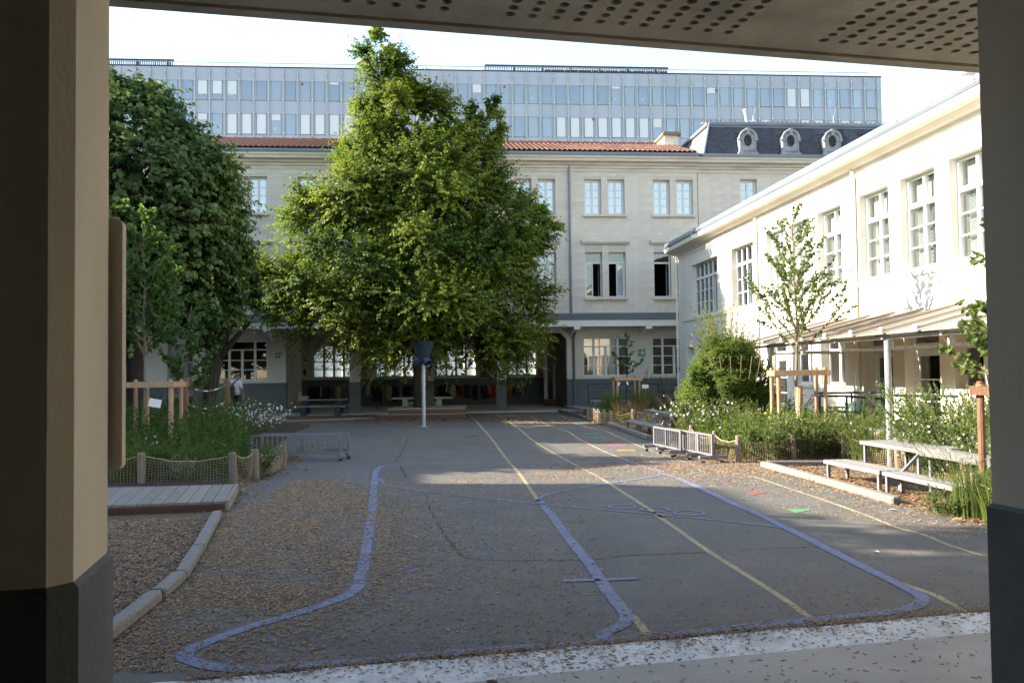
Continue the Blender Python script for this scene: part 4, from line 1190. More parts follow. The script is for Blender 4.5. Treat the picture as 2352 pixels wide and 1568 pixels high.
def wing_window(a, b, z0, z1, y, cols, zt, rows, blind, cur=False, open_col=None, name='window'):
    """Upper window: fixed lights above zt, tall leaves of several panes below, slatted blind or curtain behind."""
    w, h = b - a, z1 - z0
    m = MB(); e = .05
    m.box(0, e, 0, .08, 0, h).box(w - e, w, 0, .08, 0, h).box(e, w - e, 0, .08, 0, e).box(e, w - e, 0, .08, h - e, h).box(e, w - e, -.006, .08, zt - .045, zt + .045)
    cs = [e + (w - 2 * e) * k / cols for k in range(cols + 1)]
    for c in cs[1:-1]: m.box(c - .04, c + .04, -.003, .078, e, zt - .045).box(c - .03, c + .03, -.003, .078, zt + .045, h - e)
    for k in range(cols):
        if k == open_col: continue
        for r in range(1, rows):
            z = e + (zt - .045 - e) * r / rows; m.box(cs[k] + .03, cs[k + 1] - .03, .006, .066, z - .014, z + .014)
    win = put(name, m.mesh(name, M['frame']), WING, (a, y, z0))
    for k in range(cols):
        x0, x1 = cs[k] + .035, cs[k + 1] - .035
        if k != open_col:
            for r in range(rows):
                c, d = e + (zt - .045 - e) * r / rows, e + (zt - .045 - e) * (r + 1) / rows
                me = cached(('wp', round(x1 - x0, 2), round(d - c, 2)), lambda: MB().poly([(0, 0, 0), (x1 - x0, 0, 0), (x1 - x0, 0, d - c), (0, 0, d - c)]).mesh('pane', M['pane']))
                put('pane', me, win, (x0, .04, c))
        me = cached(('wt', round(x1 - x0, 2), round(h - e - zt, 2)), lambda: MB().poly([(0, 0, zt + .045), (x1 - x0, 0, zt + .045), (x1 - x0, 0, h - e), (0, 0, h - e)]).mesh('pane', M['pane']))
        put('pane', me, win, (x0, .04, 0))
        if open_col == k:
            lf = grid_bars(MB(), 0, x1 - x0, 0, zt - .1, 0, .05, 1, rows, .022, .05).mesh('leaf', M['frame'])
            put('leaf', lf, win, (x0, .05, e), (0, 0, R(75)))
    if blind == 'slat':
        n = int((zt - .1) / .026)
        def bl():
            q = MB()
            for i in range(n): q.box(.06, w - .06, .115, .137, .06 + i * .026, .064 + i * .026, None)
            return q.mesh('blind', M['blind'])
        put('blind', cached(('slat', round(w, 2), n), bl), win, kind='stuff')
        put('blind_back', cached(('rb', round(w, 2), round(h, 2)), lambda: MB().poly([(.055, .16, zt), (w - .055, .16, zt), (w - .055, .16, h - .05), (.055, .16, h - .05)]).poly([(.055, .17, .05), (w - .055, .17, .05), (w - .055, .17, zt), (.055, .17, zt)]).mesh('blind_back', M['blind'])), win)
    elif cur:
        def cu():
            nn = 30
            V = [(.05 + (w - .1) * i / nn, .16 + .025 * math.sin(i * 1.7), z) for i in range(nn + 1) for z in (.05, h - .05)]
            return quads_mesh('curtain', np.array(V), np.array([(2 * i, 2 * i + 2, 2 * i + 3, 2 * i + 1) for i in range(nn)]), M['curtain'], smooth=True)
        put('curtain', cached(('wc', round(w, 2), round(h, 2)), cu), win)
    return win
wing_window(1.67, 4.56, 3.52, 5.36, .16, 6, 1.33, 3, None, open_col=4)
wing_window(5.90, 7.76, 3.52, 5.36, .16, 4, 1.33, 3, None, open_col=2)
for i, (a, b) in enumerate(OPEN_T):
    wing_window(a, b, 3.54, 5.38, .15, 2, 1.27, 3, None if i < 2 else 'slat', cur=(i < 2))
for a, b, c, d in ((1.0, 1.8, .8, 2.44), (2.26, 4.4, .8, 2.44), (5.9, 7.7, .8, 2.44)):
    wing_window(a, b, c, d, .2, 2, 1.15, 2, None)
for (a, b), k in zip(OPEN_T, KIND):
    if k == 'window':
        w, h = b - a, 2.42 - 1.23
        fr = MB().box(0, .05, 0, .08, 0, h).box(w - .05, w, 0, .08, 0, h).box(.05, w - .05, 0, .08, 0, .06).box(.05, w - .05, 0, .08, h - .05, h).box(w / 2 - .055, w / 2 + .055, -.006, .078, .06, h - .05).box(.05, w - .05, .003, .07, .76, .85)
        win = put('window', fr.mesh('window', M['frame']), WING, (a, .2, 1.23))
        for x0, x1 in ((.05, w / 2 - .055), (w / 2 + .055, w - .05)):
            for c, d in ((.06, .76), (.85, h - .05)):
                put('pane', MB().poly([(x0, .04, c), (x1, .04, c), (x1, .04, d), (x0, .04, d)]).mesh('pane', M['pane']), win)
        MB().box(a, b, -.04, .2, 1.16, 1.232).put('window_sill', M['white'], WING)
    else:
        w, h = b - a, 2.42 - .55
        fr = MB().box(0, .06, 0, .08, 0, h).box(w - .06, w, 0, .08, 0, h).box(.06, w - .06, 0, .08, h - .05, h).box(.06, w - .06, -.004, .08, 1.44, 1.55)
        win = put('door_frame', fr.mesh('door_frame', M['frame']), WING, (a, .2, .55))
        put('pane', MB().poly([(.06, .04, 1.55), (w - .06, .04, 1.55), (w - .06, .04, h - .05), (.06, .04, h - .05)]).mesh('pane', M['pane']), win)
        lw = w - .12
        lf = MB().box(0, .11, 0, .05, 0, 1.43).box(lw - .11, lw, 0, .05, 0, 1.43).box(.11, lw - .11, 0, .05, 0, .14).box(.11, lw - .11, 0, .05, 1.3, 1.43)
        for z in (.42, .84): lf.box(.11, lw - .11, .008, .042, z - .015, z + .015)
        op = abs(a - 14.08) < .1
        rz = R(64) if op else 0
        put('leaf', lf.mesh('leaf', M['frame']), win, (.06, .02, 0), (0, 0, rz))
        for c, d in ((.14, .405), (.435, .825), (.855, 1.3)):
            put('pane', MB().poly([(.11, .025, c), (lw - .11, .025, c), (lw - .11, .025, d), (.11, .025, d)]).mesh('pane', M['pane']), win, (.06, .02, 0), (0, 0, rz))
# raised walk along the wing
TERR = MB().box(8.2, TEND, -1.25, -.001, -.1, .50).prism([(2.0, 0), (8.2, 0), (8.2, .50)], -1.2, -.001, 'y')
M['walk'] = mat('beige_walk', (.36, .315, .25), (.31, .27, .215), 2, .85)
ter = TERR.put('raised_walk', M['walk'], None, loc=GO, rot=(0, 0, GRZ), kind='structure')
# awning
AWN = thing('awning', 'long sloping awning of pale ribbed sheets on galvanised posts along the white wing', 'awning', GO, GRZ)
M['sheet'] = mat('weathered_awning_sheet', (.36, .335, .30), (.30, .28, .25), 2.5, .7, big=(.20, .185, .165), bigscale=1.2, stretch=(1, .4, 1))
M['sheet_new'] = mat('pale_awning_sheet', (.40, .39, .37), (.35, .34, .32), 3, .6)
def let_through(m, c, f):
    n = m.node_tree.nodes; L = m.node_tree.links; tr = n.new('ShaderNodeBsdfTranslucent'); tr.inputs[0].default_value = (*c, 1)
    ms = n.new('ShaderNodeMixShader'); ms.inputs[0].default_value = f
    L.new(n['Principled BSDF'].outputs[0], ms.inputs[1]); L.new(tr.outputs[0], ms.inputs[2]); L.new(ms.outputs[0], n['Material Output'].inputs['Surface'])
let_through(M['sheet'], (.62, .47, .27), .38); let_through(M['sheet_new'], (.7, .58, .38), .38)
Z_W, Z_F, D_F = 2.70, 2.20, -2.0
sl_a = math.atan2(Z_W - Z_F, -D_F)
t0 = 12.55; k = 0
while t0 < TEND - .5:
    t1 = t0 + 1.02
    mm = M['sheet_new'] if t0 > 18.6 else M['sheet']
    MB().prism([(-.06, Z_W), (D_F, Z_F), (D_F, Z_F - .022), (-.06, Z_W - .022)], t0 + .04, t1 - .02, 'x').put('awning_sheet', mm, AWN)
    MB().tube([(t0 + .01, -.1, Z_W + .035), (t0 + .01, D_F - .05, Z_F + .035)], .026, 8).put('batten', mm, AWN)
    MB().lathe([(.055, 0), (.055, .02), (.01, .035)], 10, m=Matrix.Translation((t0 + .01, D_F - .05, Z_F + .04)) @ RX).put('batten_cap', M['frame'], AWN)
    t0 = t1; k += 1
for d, z in ((D_F + .18, Z_F - .01), (-1.1, 2.395), (-.12, 2.62)): MB().box(12.5, TEND - .5, d - .03, d + .03, z - .085, z - .028).put('purlin', M['galv'], AWN)
for t in (13.32, 18.41, 23.5):
    MB().tube([(t, -1.8, 0), (t, -1.8, 2.18)], .055, 10).put('post', M['galv'], AWN)
for t in (13.32, 15.0, 16.7, 18.41, 20.1, 21.8, 23.5):
    MB().prism([(-.02, 2.52), (D_F + .1, 2.10), (D_F + .1, 2.16), (-.02, 2.60)], t - .025, t + .025, 'x').put('rafter', M['galv'], AWN)
    MB().box(t - .02, t + .02, -1.75, -.02, 1.95, 1.99).box(t - .025, t + .025, -1.78, -1.70, 1.93, 2.16).put('tie_bar', M['galv'], AWN)
# navy handrails of the walk and ramps
def handrail(label, pts, posts, group='navy tube handrails'):
    o = thing('handrail', label, 'handrail', (0, 0, 0), 0, group)
    MB().tube(pts, .024, 8).put('top_rail', M['rail'], o)
    MB().tube([(x, y, z - .30) for x, y, z in pts], .018, 8).put('lower_rail', M['rail'], o)
    MB().tube([(x, y, z - .55) for x, y, z in pts], .018, 8).put('lower_rail', M['rail'], o)
    for x, y, z, zb in posts: MB().tube([(x, y, zb), (x, y, z)], .024, 8).put('post', M['rail'], o)
    return o
handrail('navy handrail across the grey wall behind the distant staked sapling', [(2.95, 34.0, 1.10), (4.9, 34.3, 1.11), (6.5, 34.0, 1.04)], [(2.95, 34, 1.10, .0), (4.0, 34.15, 1.10, 0), (4.9, 34.3, 1.11, 0), (5.7, 34.15, 1.07, 0), (6.5, 34.0, 1.04, 0)])
handrail('navy handrail nearest the white wing wall, behind the right staked sapling', [(6.35, 18.3, 1.11), (7.93, 18.0, 1.13)], [(6.35, 18.3, 1.11, .3), (7.05, 18.15, 1.12, .3), (7.93, 18, 1.13, .3)])
handrail('rusting navy ramp handrail sloping down in front of the open glazed door', [(5.95, 16.9, 1.10), (6.45, 16.9, 1.09), (7.20, 16.9, 1.02), (7.28, 16.9, .95)], [(6.47, 16.9, 1.09, .0), (7.28, 16.9, .95, .0), (5.95, 16.9, 1.1, .1)])
handrail('navy handrail beside the galvanised awning post, half hidden by shrubs', [(6.72, 15.6, 1.14), (7.16, 15.6, 1.12), (8.2, 15.6, 1.10)], [(6.72, 15.6, 1.14, 0), (7.5, 15.6, 1.11, 0), (8.2, 15.6, 1.1, 0)])
# roof stack of the wing
rs_ = thing('roof_ventilator', 'pale round roof ventilator on a grey box at the gutter of the white wing', 'ventilator', GO, GRZ)
MB().box(14.5, 15.3, 1.7, 2.3, 6.6, 7.50).put('base', M['zinc'], rs_)
MB().lathe([(.22, 7.5), (.22, 7.62), (.26, 7.62), (.26, 7.7), (.22, 7.7), (.22, 7.8), (.26, 7.8), (.26, 7.88), (.05, 7.95)], 18, (14.85, 2.0, 0)).put('cowl', M['frame'], rs_)

# ------------------------------------------------------------------ unseen wing added on the left to shade the yard
LW = thing('shade_wing', 'unseen plain limestone wing added on the left to shade the yard', 'building', (-17.9, -5.0, 0), R(90) + AL)
lw_h = [(1.2 + 2.95 * k, 2.0 + 2.95 * k, z, z + 1.6) for k in range(13) for z in (1.4, 4.7)]
wall_sheet(MB(), 0, 40, 0, 7.0, 0, .4, lw_h).put('wall', M['stone'], LW)
MB().box(0, 40, .5, 6, 0, 7.0).put('room', M['interior'], LW)
for x0, x1, e, r_ in ((-.2, 20.0, 9.6, 11.6), (20.0, 23.0, 7.6, 9.7), (23.0, 40.2, 9.0, 10.9)):  # ridge heights and low middle stretch shaped to set the yard's shadow edge
    MB().box(x0, x1, 0, 6, 7.0, e).prism([(-.4, e), (2.2, r_), (3.8, r_), (6.4, e)], x0, x1, 'x').put('roof', M['tile'], LW)
for a, b, c, d in lw_h:
    w_ = put('window', cached('lwwin', lambda: grid_bars(MB(), 0, .8, 0, 1.6, 0, .07, 2, 4, .03, .05).mesh('window', M['frame'])), LW, (a, .15, c))
    put('pane', cached('lwp', lambda: MB().poly([(.05, .04, .05), (.75, .04, .05), (.75, .04, 1.55), (.05, .04, 1.55)]).mesh('pane', M['pane_blue'])), w_)
# ------------------------------------------------------------------ furniture and play things of the yard
# pole with a funnel and three mouths
px_, py_ = -2.69, 26.38
FUN = thing('funnel_goal', 'blue-black funnel ball goal with three mouths on a galvanised pole in the yard', 'ball goal', (px_, py_, 0))
MB().lathe([(.055, 0), (.055, 1.95)], 14).put('pole', M['galv'], FUN, smooth=False)
MB().lathe([(.14, 0), (.14, .012), (.055, .016)], 14).put('base_plate', M['galv'], FUN)
MB().lathe([(.17, 2.02), (.335, 2.56), (.345, 2.57), (.325, 2.57), (.155, 2.03)], 28, cap=False).put('funnel', M['funnel'], FUN, smooth=True)
for k, a in enumerate((-52, 68, 188)):
    q = Matrix.Translation((0, 0, 2.06)) @ Matrix.Rotation(R(a), 4, 'Z') @ Matrix.Rotation(R(118), 4, 'Y')
    MB().lathe([(.125, .02), (.125, .34), (.108, .345), (.108, .05)], 20, m=q, cap=False).put('mouth_tube', M['funnel'], FUN, smooth=True)
MB().lathe([(.06, 1.90), (.15, 1.98), (.17, 2.05), (.10, 2.12)], 18).put('hub', M['funnel'], FUN, smooth=True)

# low railing barriers on castors
def barrier(label, p, q, group, foot=.62, h=.505, nb=22):
    """Barrier from p to q (posts), with a cross foot on castors at each end."""
    p, q = Vector((*p, 0)), Vector((*q, 0))
    L_ = (q - p).length
    o = thing('mobile_barrier', label, 'barrier', p, math.atan2(q.y - p.y, q.x - p.x), group)
    for x in (0, L_):
        MB().box(x - .028, x + .028, -.02, .02, .11, h).put('post', M['steel'], o)
        f = MB().box(x - .032, x + .032, -foot / 2, foot / 2, .085, .135).put('foot', M['steel'], o)
        for y in (-foot / 2 + .07, foot / 2 - .07):
            MB().box(x - .018, x + .018, y - .022, y + .022, .045, .086).put('castor_fork', M['chrome'], f)
            MB().lathe([(.004, -.012), (.032, -.012), (.032, .012), (.004, .012)], 12, m=Matrix.Translation((x, y, .033)) @ Matrix.Rotation(R(90), 4, 'Y')).put('castor_wheel', M['black'], f)
    for z in (h - .035, .125): MB().box(.028, L_ - .028, -.016, .016, z, z + .035).put('rail', M['steel'], o)
    bar = cached('barbar', lambda: MB().box(-.008, .008, -.008, .008, .16, h - .035).mesh('bar', M['steel']))
    for i in range(1, nb):
        x = L_ * i / nb
        if i == nb // 2: MB().box(x - .02, x + .02, -.018, .018, .16, h - .035).put('middle_post', M['steel'], o)
        else: put('bar', bar, o, (x, 0, 0))
    return o
GB = 'low grey barriers on castors'
barrier('low grey barrier on castors, nearer one of the two beside the left garden', (-4.95, 16.52), (-3.26, 16.50), GB, .3, nb=17)
barrier('low grey barrier on castors standing just behind its twin at the left garden', (-4.86, 16.92), (-3.19, 16.90), GB, .3, nb=17)
barrier('low grey barrier nearest the yellow line, its end on the blue squares side', (2.86, 17.66), (3.14, 16.36), GB, .48, nb=13)
barrier('middle low grey barrier of the right three, half behind the first', (3.03, 17.10), (3.36, 15.88), GB, .48, nb=13)
barrier('low grey barrier with the sunlit end post next to the net fence', (3.22, 16.50), (3.48, 15.28), GB, .5, nb=13)

# slatted benches and tables
def slats(o, x0, x1, y0, y1, z, n, th, mat_='bench', name='slat'):
    w = (y1 - y0) / n
    me = cached(('slat', round(x1 - x0, 3), round(w, 4), th), lambda: bevel_box(x0, x1, -w / 2 + .006, w / 2 - .006, -th, 0, .006).mesh(name, M[mat_]))
    for i in range(n): put(name, me, o, (0, y0 + w * (i + .5), z))
def bench(label, p, q, depth, z, back=0.0, legs=(0.12, .88), group='low grey benches', cat='bench', n=3, th=.055, legz=0.0, leg_in=.05, nm='slatted_bench'):
    """A bench from p to q; its depth grows to the left of that direction."""
    p, q = Vector((*p, 0)), Vector((*q, 0)); L_ = (q - p).length
    o = thing(nm, label, cat, p, math.atan2(q.y - p.y, q.x - p.x), group)
    slats(o, 0, L_, 0, depth, z, n, th)
    for f in legs:
        for y in (leg_in, depth - leg_in): MB().box(L_ * f - .022, L_ * f + .022, y - .02, y + .02, 0, z - th).put('leg', M['bench_leg'], o)
        MB().box(L_ * f - .02, L_ * f + .02, leg_in, depth - leg_in, z - th - .035, z - th - .001).put('cross_bar', M['bench_leg'], o)
    if back:
        for f in legs:
            MB().prism([(depth - .06, z), (depth - .01, z), (depth + .24, z + back - .02), (depth + .19, z + back - .02)], L_ * f - .018, L_ * f + .018, 'x').put('back_support', M['bench_leg'], o)
            MB().box(L_ * f - .02, L_ * f + .02, depth + .33, depth + .37, 0, z + back - .005).put('leg', M['bench_leg'], o)
        t = Matrix.Translation((0, depth + .17, z + back)) @ Matrix.Rotation(R(14), 4, 'X')
        MB().box(0, L_, 0, .03, -.06, .045, t).put('backrest_board', M['bench'], o)
        MB().box(0, L_, depth + .21, depth + .38, z + back + .005, z + back + .045).put('top_slat', M['bench'], o)
    return o
# direction towards the camera, depth to the right of the picture = left of the direction
bench('low grey bench with sloping backrest behind the right timber kerb, farther half', (3.10, 24.05), (3.22, 22.62), .36, .265, .24, (.06, .96))
bench('low grey bench with sloping backrest behind the timber kerb, half reaching the white flowers', (3.225, 22.58), (3.40, 21.2), .36, .265, .24, (.05, .95))
bench('low flat slatted bench in front of the grey table beside the timber beam', (4.58, 12.95), (4.80, 11.50), .40, .285, 0, (.05, .95), n=4)
bench('nearest low grey bench with sloping backrest under the white flowers at the right pillar', (4.79, 11.40), (4.95, 9.85), .30, .29, .26, (.04, .97), n=2)
bench('low grey slatted table between the net fence and the flat bench', (5.42, 13.70), (5.62, 12.10), .78, .50, 0, (.06, .94), 'low grey benches', 'table', 5, .06, nm='slatted_table')
bench('low grey bench in front of the distant net fence near the arcade', (1.98, 33.6), (2.42, 30.9), .55, .30, 0, (.04, .5, .94), n=4)
bench('small grey table beyond the distant net fence under the grey wall', (2.9, 31.6), (4.3, 31.7), .5, .55, 0, (.06, .94), 'low grey benches', 'table', 3, .06, nm='slatted_table')

# timber kerbs
def beam(o, p, q, w, h):
    p, q = Vector((*p, 0)), Vector((*q, 0)); L_ = (q - p).length
    b = bevel_box(0, L_ - .008, -w / 2, w / 2, 0, h, .018).put('timber', M['timber'], o)
    b.location = p; b.rotation_euler = (0, 0, math.atan2(q.y - p.y, q.x - p.x))
def kerb(label, segs, w=.13, h=.11):
    o = thing('timber_kerb', label, 'kerb', (0, 0, 0), 0, 'weathered timber kerbs')
    for p, q in segs: beam(o, p, q, w, h)
kerb('weathered timber kerb bending along the wood chip bed on the left', [((-3.43, 10.12), (-2.93, 8.12)), ((-2.93, 8.10), (-2.68, 7.05)), ((-2.69, 7.04), (-2.62, 6.45)), ((-2.63, 6.43), (-2.53, 5.2)), ((-2.53, 5.2), (-2.40, 3.9))], .105, .085)
kerb('weathered timber kerb with cut end in front of the nearest right benches', [((4.17, 14.60), (4.36, 12.75)), ((4.36, 12.74), (4.56, 10.42))], .115, .10)
kerb('brown timber kerb along the net fence behind the flat bench', [((4.24, 14.66), (5.9, 14.5))], .08, .10)
kerb('timber kerb in front of the bench with backrest on the right', [((2.84, 26.0), (3.0, 23.3)), ((3.0, 23.28), (3.18, 20.52)), ((3.2, 20.5), (3.75, 20.48))], .12, .11)
kerb('dark timber kerb of the distant bench near the arcade', [((1.86, 35.0), (2.14, 32.6)), ((2.14, 32.5), (2.46, 29.9)), ((1.9, 35.0), (3.0, 35.05))], .12, .10)
kerb('brown timber edging of the leaf litter under the left trees', [((-9.2, 30.0), (-7.2, 29.9)), ((-7.2, 29.9), (-5.4, 30.9)), ((-5.4, 30.9), (-4.86, 30.95))], .08, .07)

# deck on the left: boards one by one
DECK = thing('wooden_deck', 'low grey grooved wooden deck between the net fence and the wood chip bed', 'deck')
A_, B_, C_, D_ = (np.array(v) for v in ((-6.6, 10.02), (-3.50, 10.60), (-3.90, 12.22), (-7.1, 11.72)))
nb = 22
for i in range(nb):
    def lerp(f): return A_ + (B_ - A_) * f, D_ + (C_ - D_) * f
    (a0, d0), (a1, d1) = lerp((i + .03) / nb), lerp((i + .97) / nb)
    mb = MB()
    ng = 5
    for k in range(ng):
        f0, f1 = (k + .06) / ng, (k + .94) / ng
        P = [a0 + (a1 - a0) * f0, a0 + (a1 - a0) * f1, d0 + (d1 - d0) * f1, d0 + (d1 - d0) * f0]
        mb.poly([(p[0], p[1], .122) for p in P])
    P = [a0, a1, d1, d0]
    mb.prism([tuple(p) for p in P], .095, .1185, 'z')
    mb.put('deck_board', M['plank'], DECK)
def fascia(p, q, z0, z1, m, th=.035, nm='fascia_board'):
    p, q = Vector((*p, 0)), Vector((*q, 0)); L_ = (q - p).length
    b = MB().box(0, L_, -th, 0, z0, z1).put(nm, M[m], DECK)
    b.location = p; b.rotation_euler = (0, 0, math.atan2(q.y - p.y, q.x - p.x))
for k in range(3): fascia(A_ - np.array((0, .004 * k)), B_ - np.array((0, .004 * k)), .005 + k * .032, .034 + k * .032, 'brown_plank')
fascia(B_ + np.array((.01, -.03)), C_ + np.array((.01, 0)), 0, .128, 'plank', .045)

# stepped bench round the big tree
ST = thing('tree_bench', 'brown stained stepped timber platform round the trunk of the big lime tree', 'bench', (-4.75, 30.62, 0), R(2.0))
def boards(x0, x1, y0, y1, z0, z1, nv, nd):
    hz = (z1 - z0) / nv
    for k in range(nv): MB().box(x0, x1, y0, y0 + .035, z0 + hz * k + .004, z0 + hz * (k + 1) - .004).put('front_board', M['brown_plank'], ST)
    for k in range(nv): MB().box(x1 - .035, x1, y0 + .037, y1, z0 + hz * k + .004, z0 + hz * (k + 1) - .004).put('end_board', M['brown_plank'], ST)
    w = (y1 - y0) / nd
    for k in range(nd): MB().box(x0 + .002, x1 - .002, y0 + w * k + .005, y0 + w * (k + 1) - .005, z1, z1 + .028).put('top_board', M['plank'], ST)
boards(0, 3.09, 0, .45, .01, .165, 1, 3)
boards(.36, 3.09, .04, 2.7, .195, .34, 2, 16)

# arcade: picnic bench, table tennis table, boxes
PB = thing('picnic_bench', 'dark picnic table with two plank seats on navy legs between the arcade pillars', 'picnic table', (-8.35, 33.5, 0), R(3))
for y in (0, 1.05): MB().box(0, 1.9, y - .12, y + .12, .355, .395).put('seat', M['timber'], PB)
for k in range(3): MB().box(0, 1.9, .28 + k * .17, .44 + k * .17, .60, .64).put('top_board', M['timber'], PB)
for x in (.3, 1.6):
    MB().box(x - .1, x + .1, -.06, .06, 0, .353).box(x - .1, x + .1, .99, 1.11, 0, .353).box(x - .06, x + .06, .35, .70, 0, .598).box(x - .03, x + .03, -.05, 1.1, .28, .33).put('leg', M['rail'], PB)
TT = thing('table_tennis_table', 'pale concrete table tennis table under the arcade behind the lime tree trunk', 'table', (-3.9, 37.6, .07), AL)
bevel_box(-1.3, 1.3, -.6, .6, .44, .50, .02).put('top', M['fascia'], TT)
for x in (-.72, .72): bevel_box(x - .12, x + .12, -.45, .45, 0, .439, .02).put('leg', M['fascia'], TT)
MB().box(-.58, .58, -.3, .3, .2, .30).put('tie', M['fascia'], TT)
BX = thing('wooden_crate', 'dark brown wooden crate on the arcade floor beside the pale pipe', 'crate', (1.75, 39.6, .07), AL)
for k in range(3): MB().box(-.35, .35, -.2, .2, k * .1 + .003, k * .1 + .097).put('board', M['brown_plank'], BX)
PI_ = thing('drain_column', 'pale round drain column in the last arcade bay', 'column', (1.55, 40.4, .07), AL)
MB().lathe([(.10, 0), (.10, 3.3)], 14).put('shaft', M['fascia'], PI_, smooth=False)
DO = thing('narrow_door', 'narrow pale door leaf standing in the dark last arcade bay', 'door', (2.0, 39.9, .07), AL)
MB().box(-.14, .14, -.02, .02, 0, 1.9).put('panel', M['frame_grey'], DO)
MB().tube([(.09, -.02, .95), (.09, -.05, .95), (.04, -.05, .95)], .008, 6).put('handle', M['chrome'], DO)
SK = thing('wash_basin', 'white wash basin on the side wall of the first arcade bay', 'basin', (-9.35, 38.2, .07), AL)
bevel_box(0, .38, -.3, .3, .45, .60, .04).put('bowl', M['fascia'], SK)
MB().box(0, .08, -.3, .3, .602, .8).put('splash_back', M['fascia'], SK)

# coat rails and the clothes that hang on them (local frame of the school building)
def sx(x): return -10.32 + .005575 * x
def school(s, y, z):
    return (FO[0] + s * math.cos(AL) - y * math.sin(AL), FO[1] + s * math.sin(AL) + y * math.cos(AL), z)
for (a, b), lab in (((300, 640), 'first bay, by the picnic table'), ((735, 1182), 'bay left of the lime trunk'), ((1360, 1890), 'bay right of the lime trunk'), ((1975, 2140), 'last bay')):
    o = thing('coat_rail', 'long pale coat rail on the dark arcade wall, ' + lab, 'coat rail', school(0, 5.95, 0), AL, 'coat rails under the arcade')
    MB().tube([(sx(a), 0, 1.02), (sx(b), 0, 1.02)], .016, 7).put('rail', M['paint_white'], o)
    mb = MB()
    for x in np.arange(sx(a) + .1, sx(b), .22): mb.tube([(x, .12, 1.05), (x, 0, 1.02), (x, -.03, 1.05)], .008, 5)
    mb.put('hook', M['galv'], o, kind='stuff')
CL = {}
for k_, c_ in dict(navy=(.018, .022, .04), black=(.012, .012, .014), charcoal=(.045, .045, .05), beige=(.42, .36, .26), grey=(.22, .21, .20), red=(.28, .02, .03), maroon=(.10, .012, .02), orange=(.42, .16, .025), brown=(.10, .075, .055), pale=(.42, .42, .42), teal=(.03, .20, .22)).items():
    CL[k_] = mat(k_ + '_cloth', c_, tuple(v * .75 for v in c_), 8, .95, bump=.3, bscale=14)
def garment(x, w, bot, colour, label, group=None, kind='coat'):
    """A coat hung from a hook: narrow shoulders, folds, two hanging sleeves."""
    zb = 1.65 - (bot * .26857 + 689.1 - 852.5) / (2000 / 41.9) + .0
    s = sx(x); W = w * .0056 * .5
    rs = random.Random(int(x)); n = 12
    V, F = [], []
    zs = [1.06, 1.02, .97, .88, .76, (zb + .76) / 2, zb]
    ks = [.14, .42, .72, .84, .92, 1.0, 1.04 + rs.uniform(-.08, .08)]
    for z, k in zip(zs, ks):
        for i in range(n):
            a = 2 * PI * i / n
            fold = 1 + .14 * math.sin(a * 3 + x) * min(1, k)
            V.append((W * k * math.cos(a) * fold, .065 * min(1, k + .2) * math.sin(a) * fold, z + (rs.uniform(-.012, .012) if z == zb else 0)))
    for j in range(len(zs) - 1):
        for i in range(n):
            q = (i + 1) % n; F.append((j * n + i, j * n + q, (j + 1) * n + q, (j + 1) * n + i))
    o = thing('hanging_' + kind, label, kind, school(s, 5.84, 0), AL + rs.uniform(-.5, .5), group)
    me = bpy.data.meshes.new('body'); me.from_pydata(V, [], F + [tuple(range(n - 1, -1, -1)), tuple(range(len(V) - n, len(V)))]); me.materials.append(CL[colour])
    me.polygons.foreach_set('use_smooth', [True] * len(me.polygons))
    put('body', me, o)
    if w > 26 and kind == 'coat':
        for sd in (-1, 1):
            MB().tube([(sd * W * .66, .01, .98), (sd * W * .95, -.02, .86), (sd * W * 1.02, -.03, max(zb + .03, .60))], [.045, .05, .038], 7).put('sleeve', CL[colour], o, smooth=True)
GD = 'dark clothes on the arcade coat rails'
first, left, right, last = 'in the first arcade bay', 'in the bay left of the lime trunk', 'in the bay right of the lime trunk', 'in the last arcade bay'
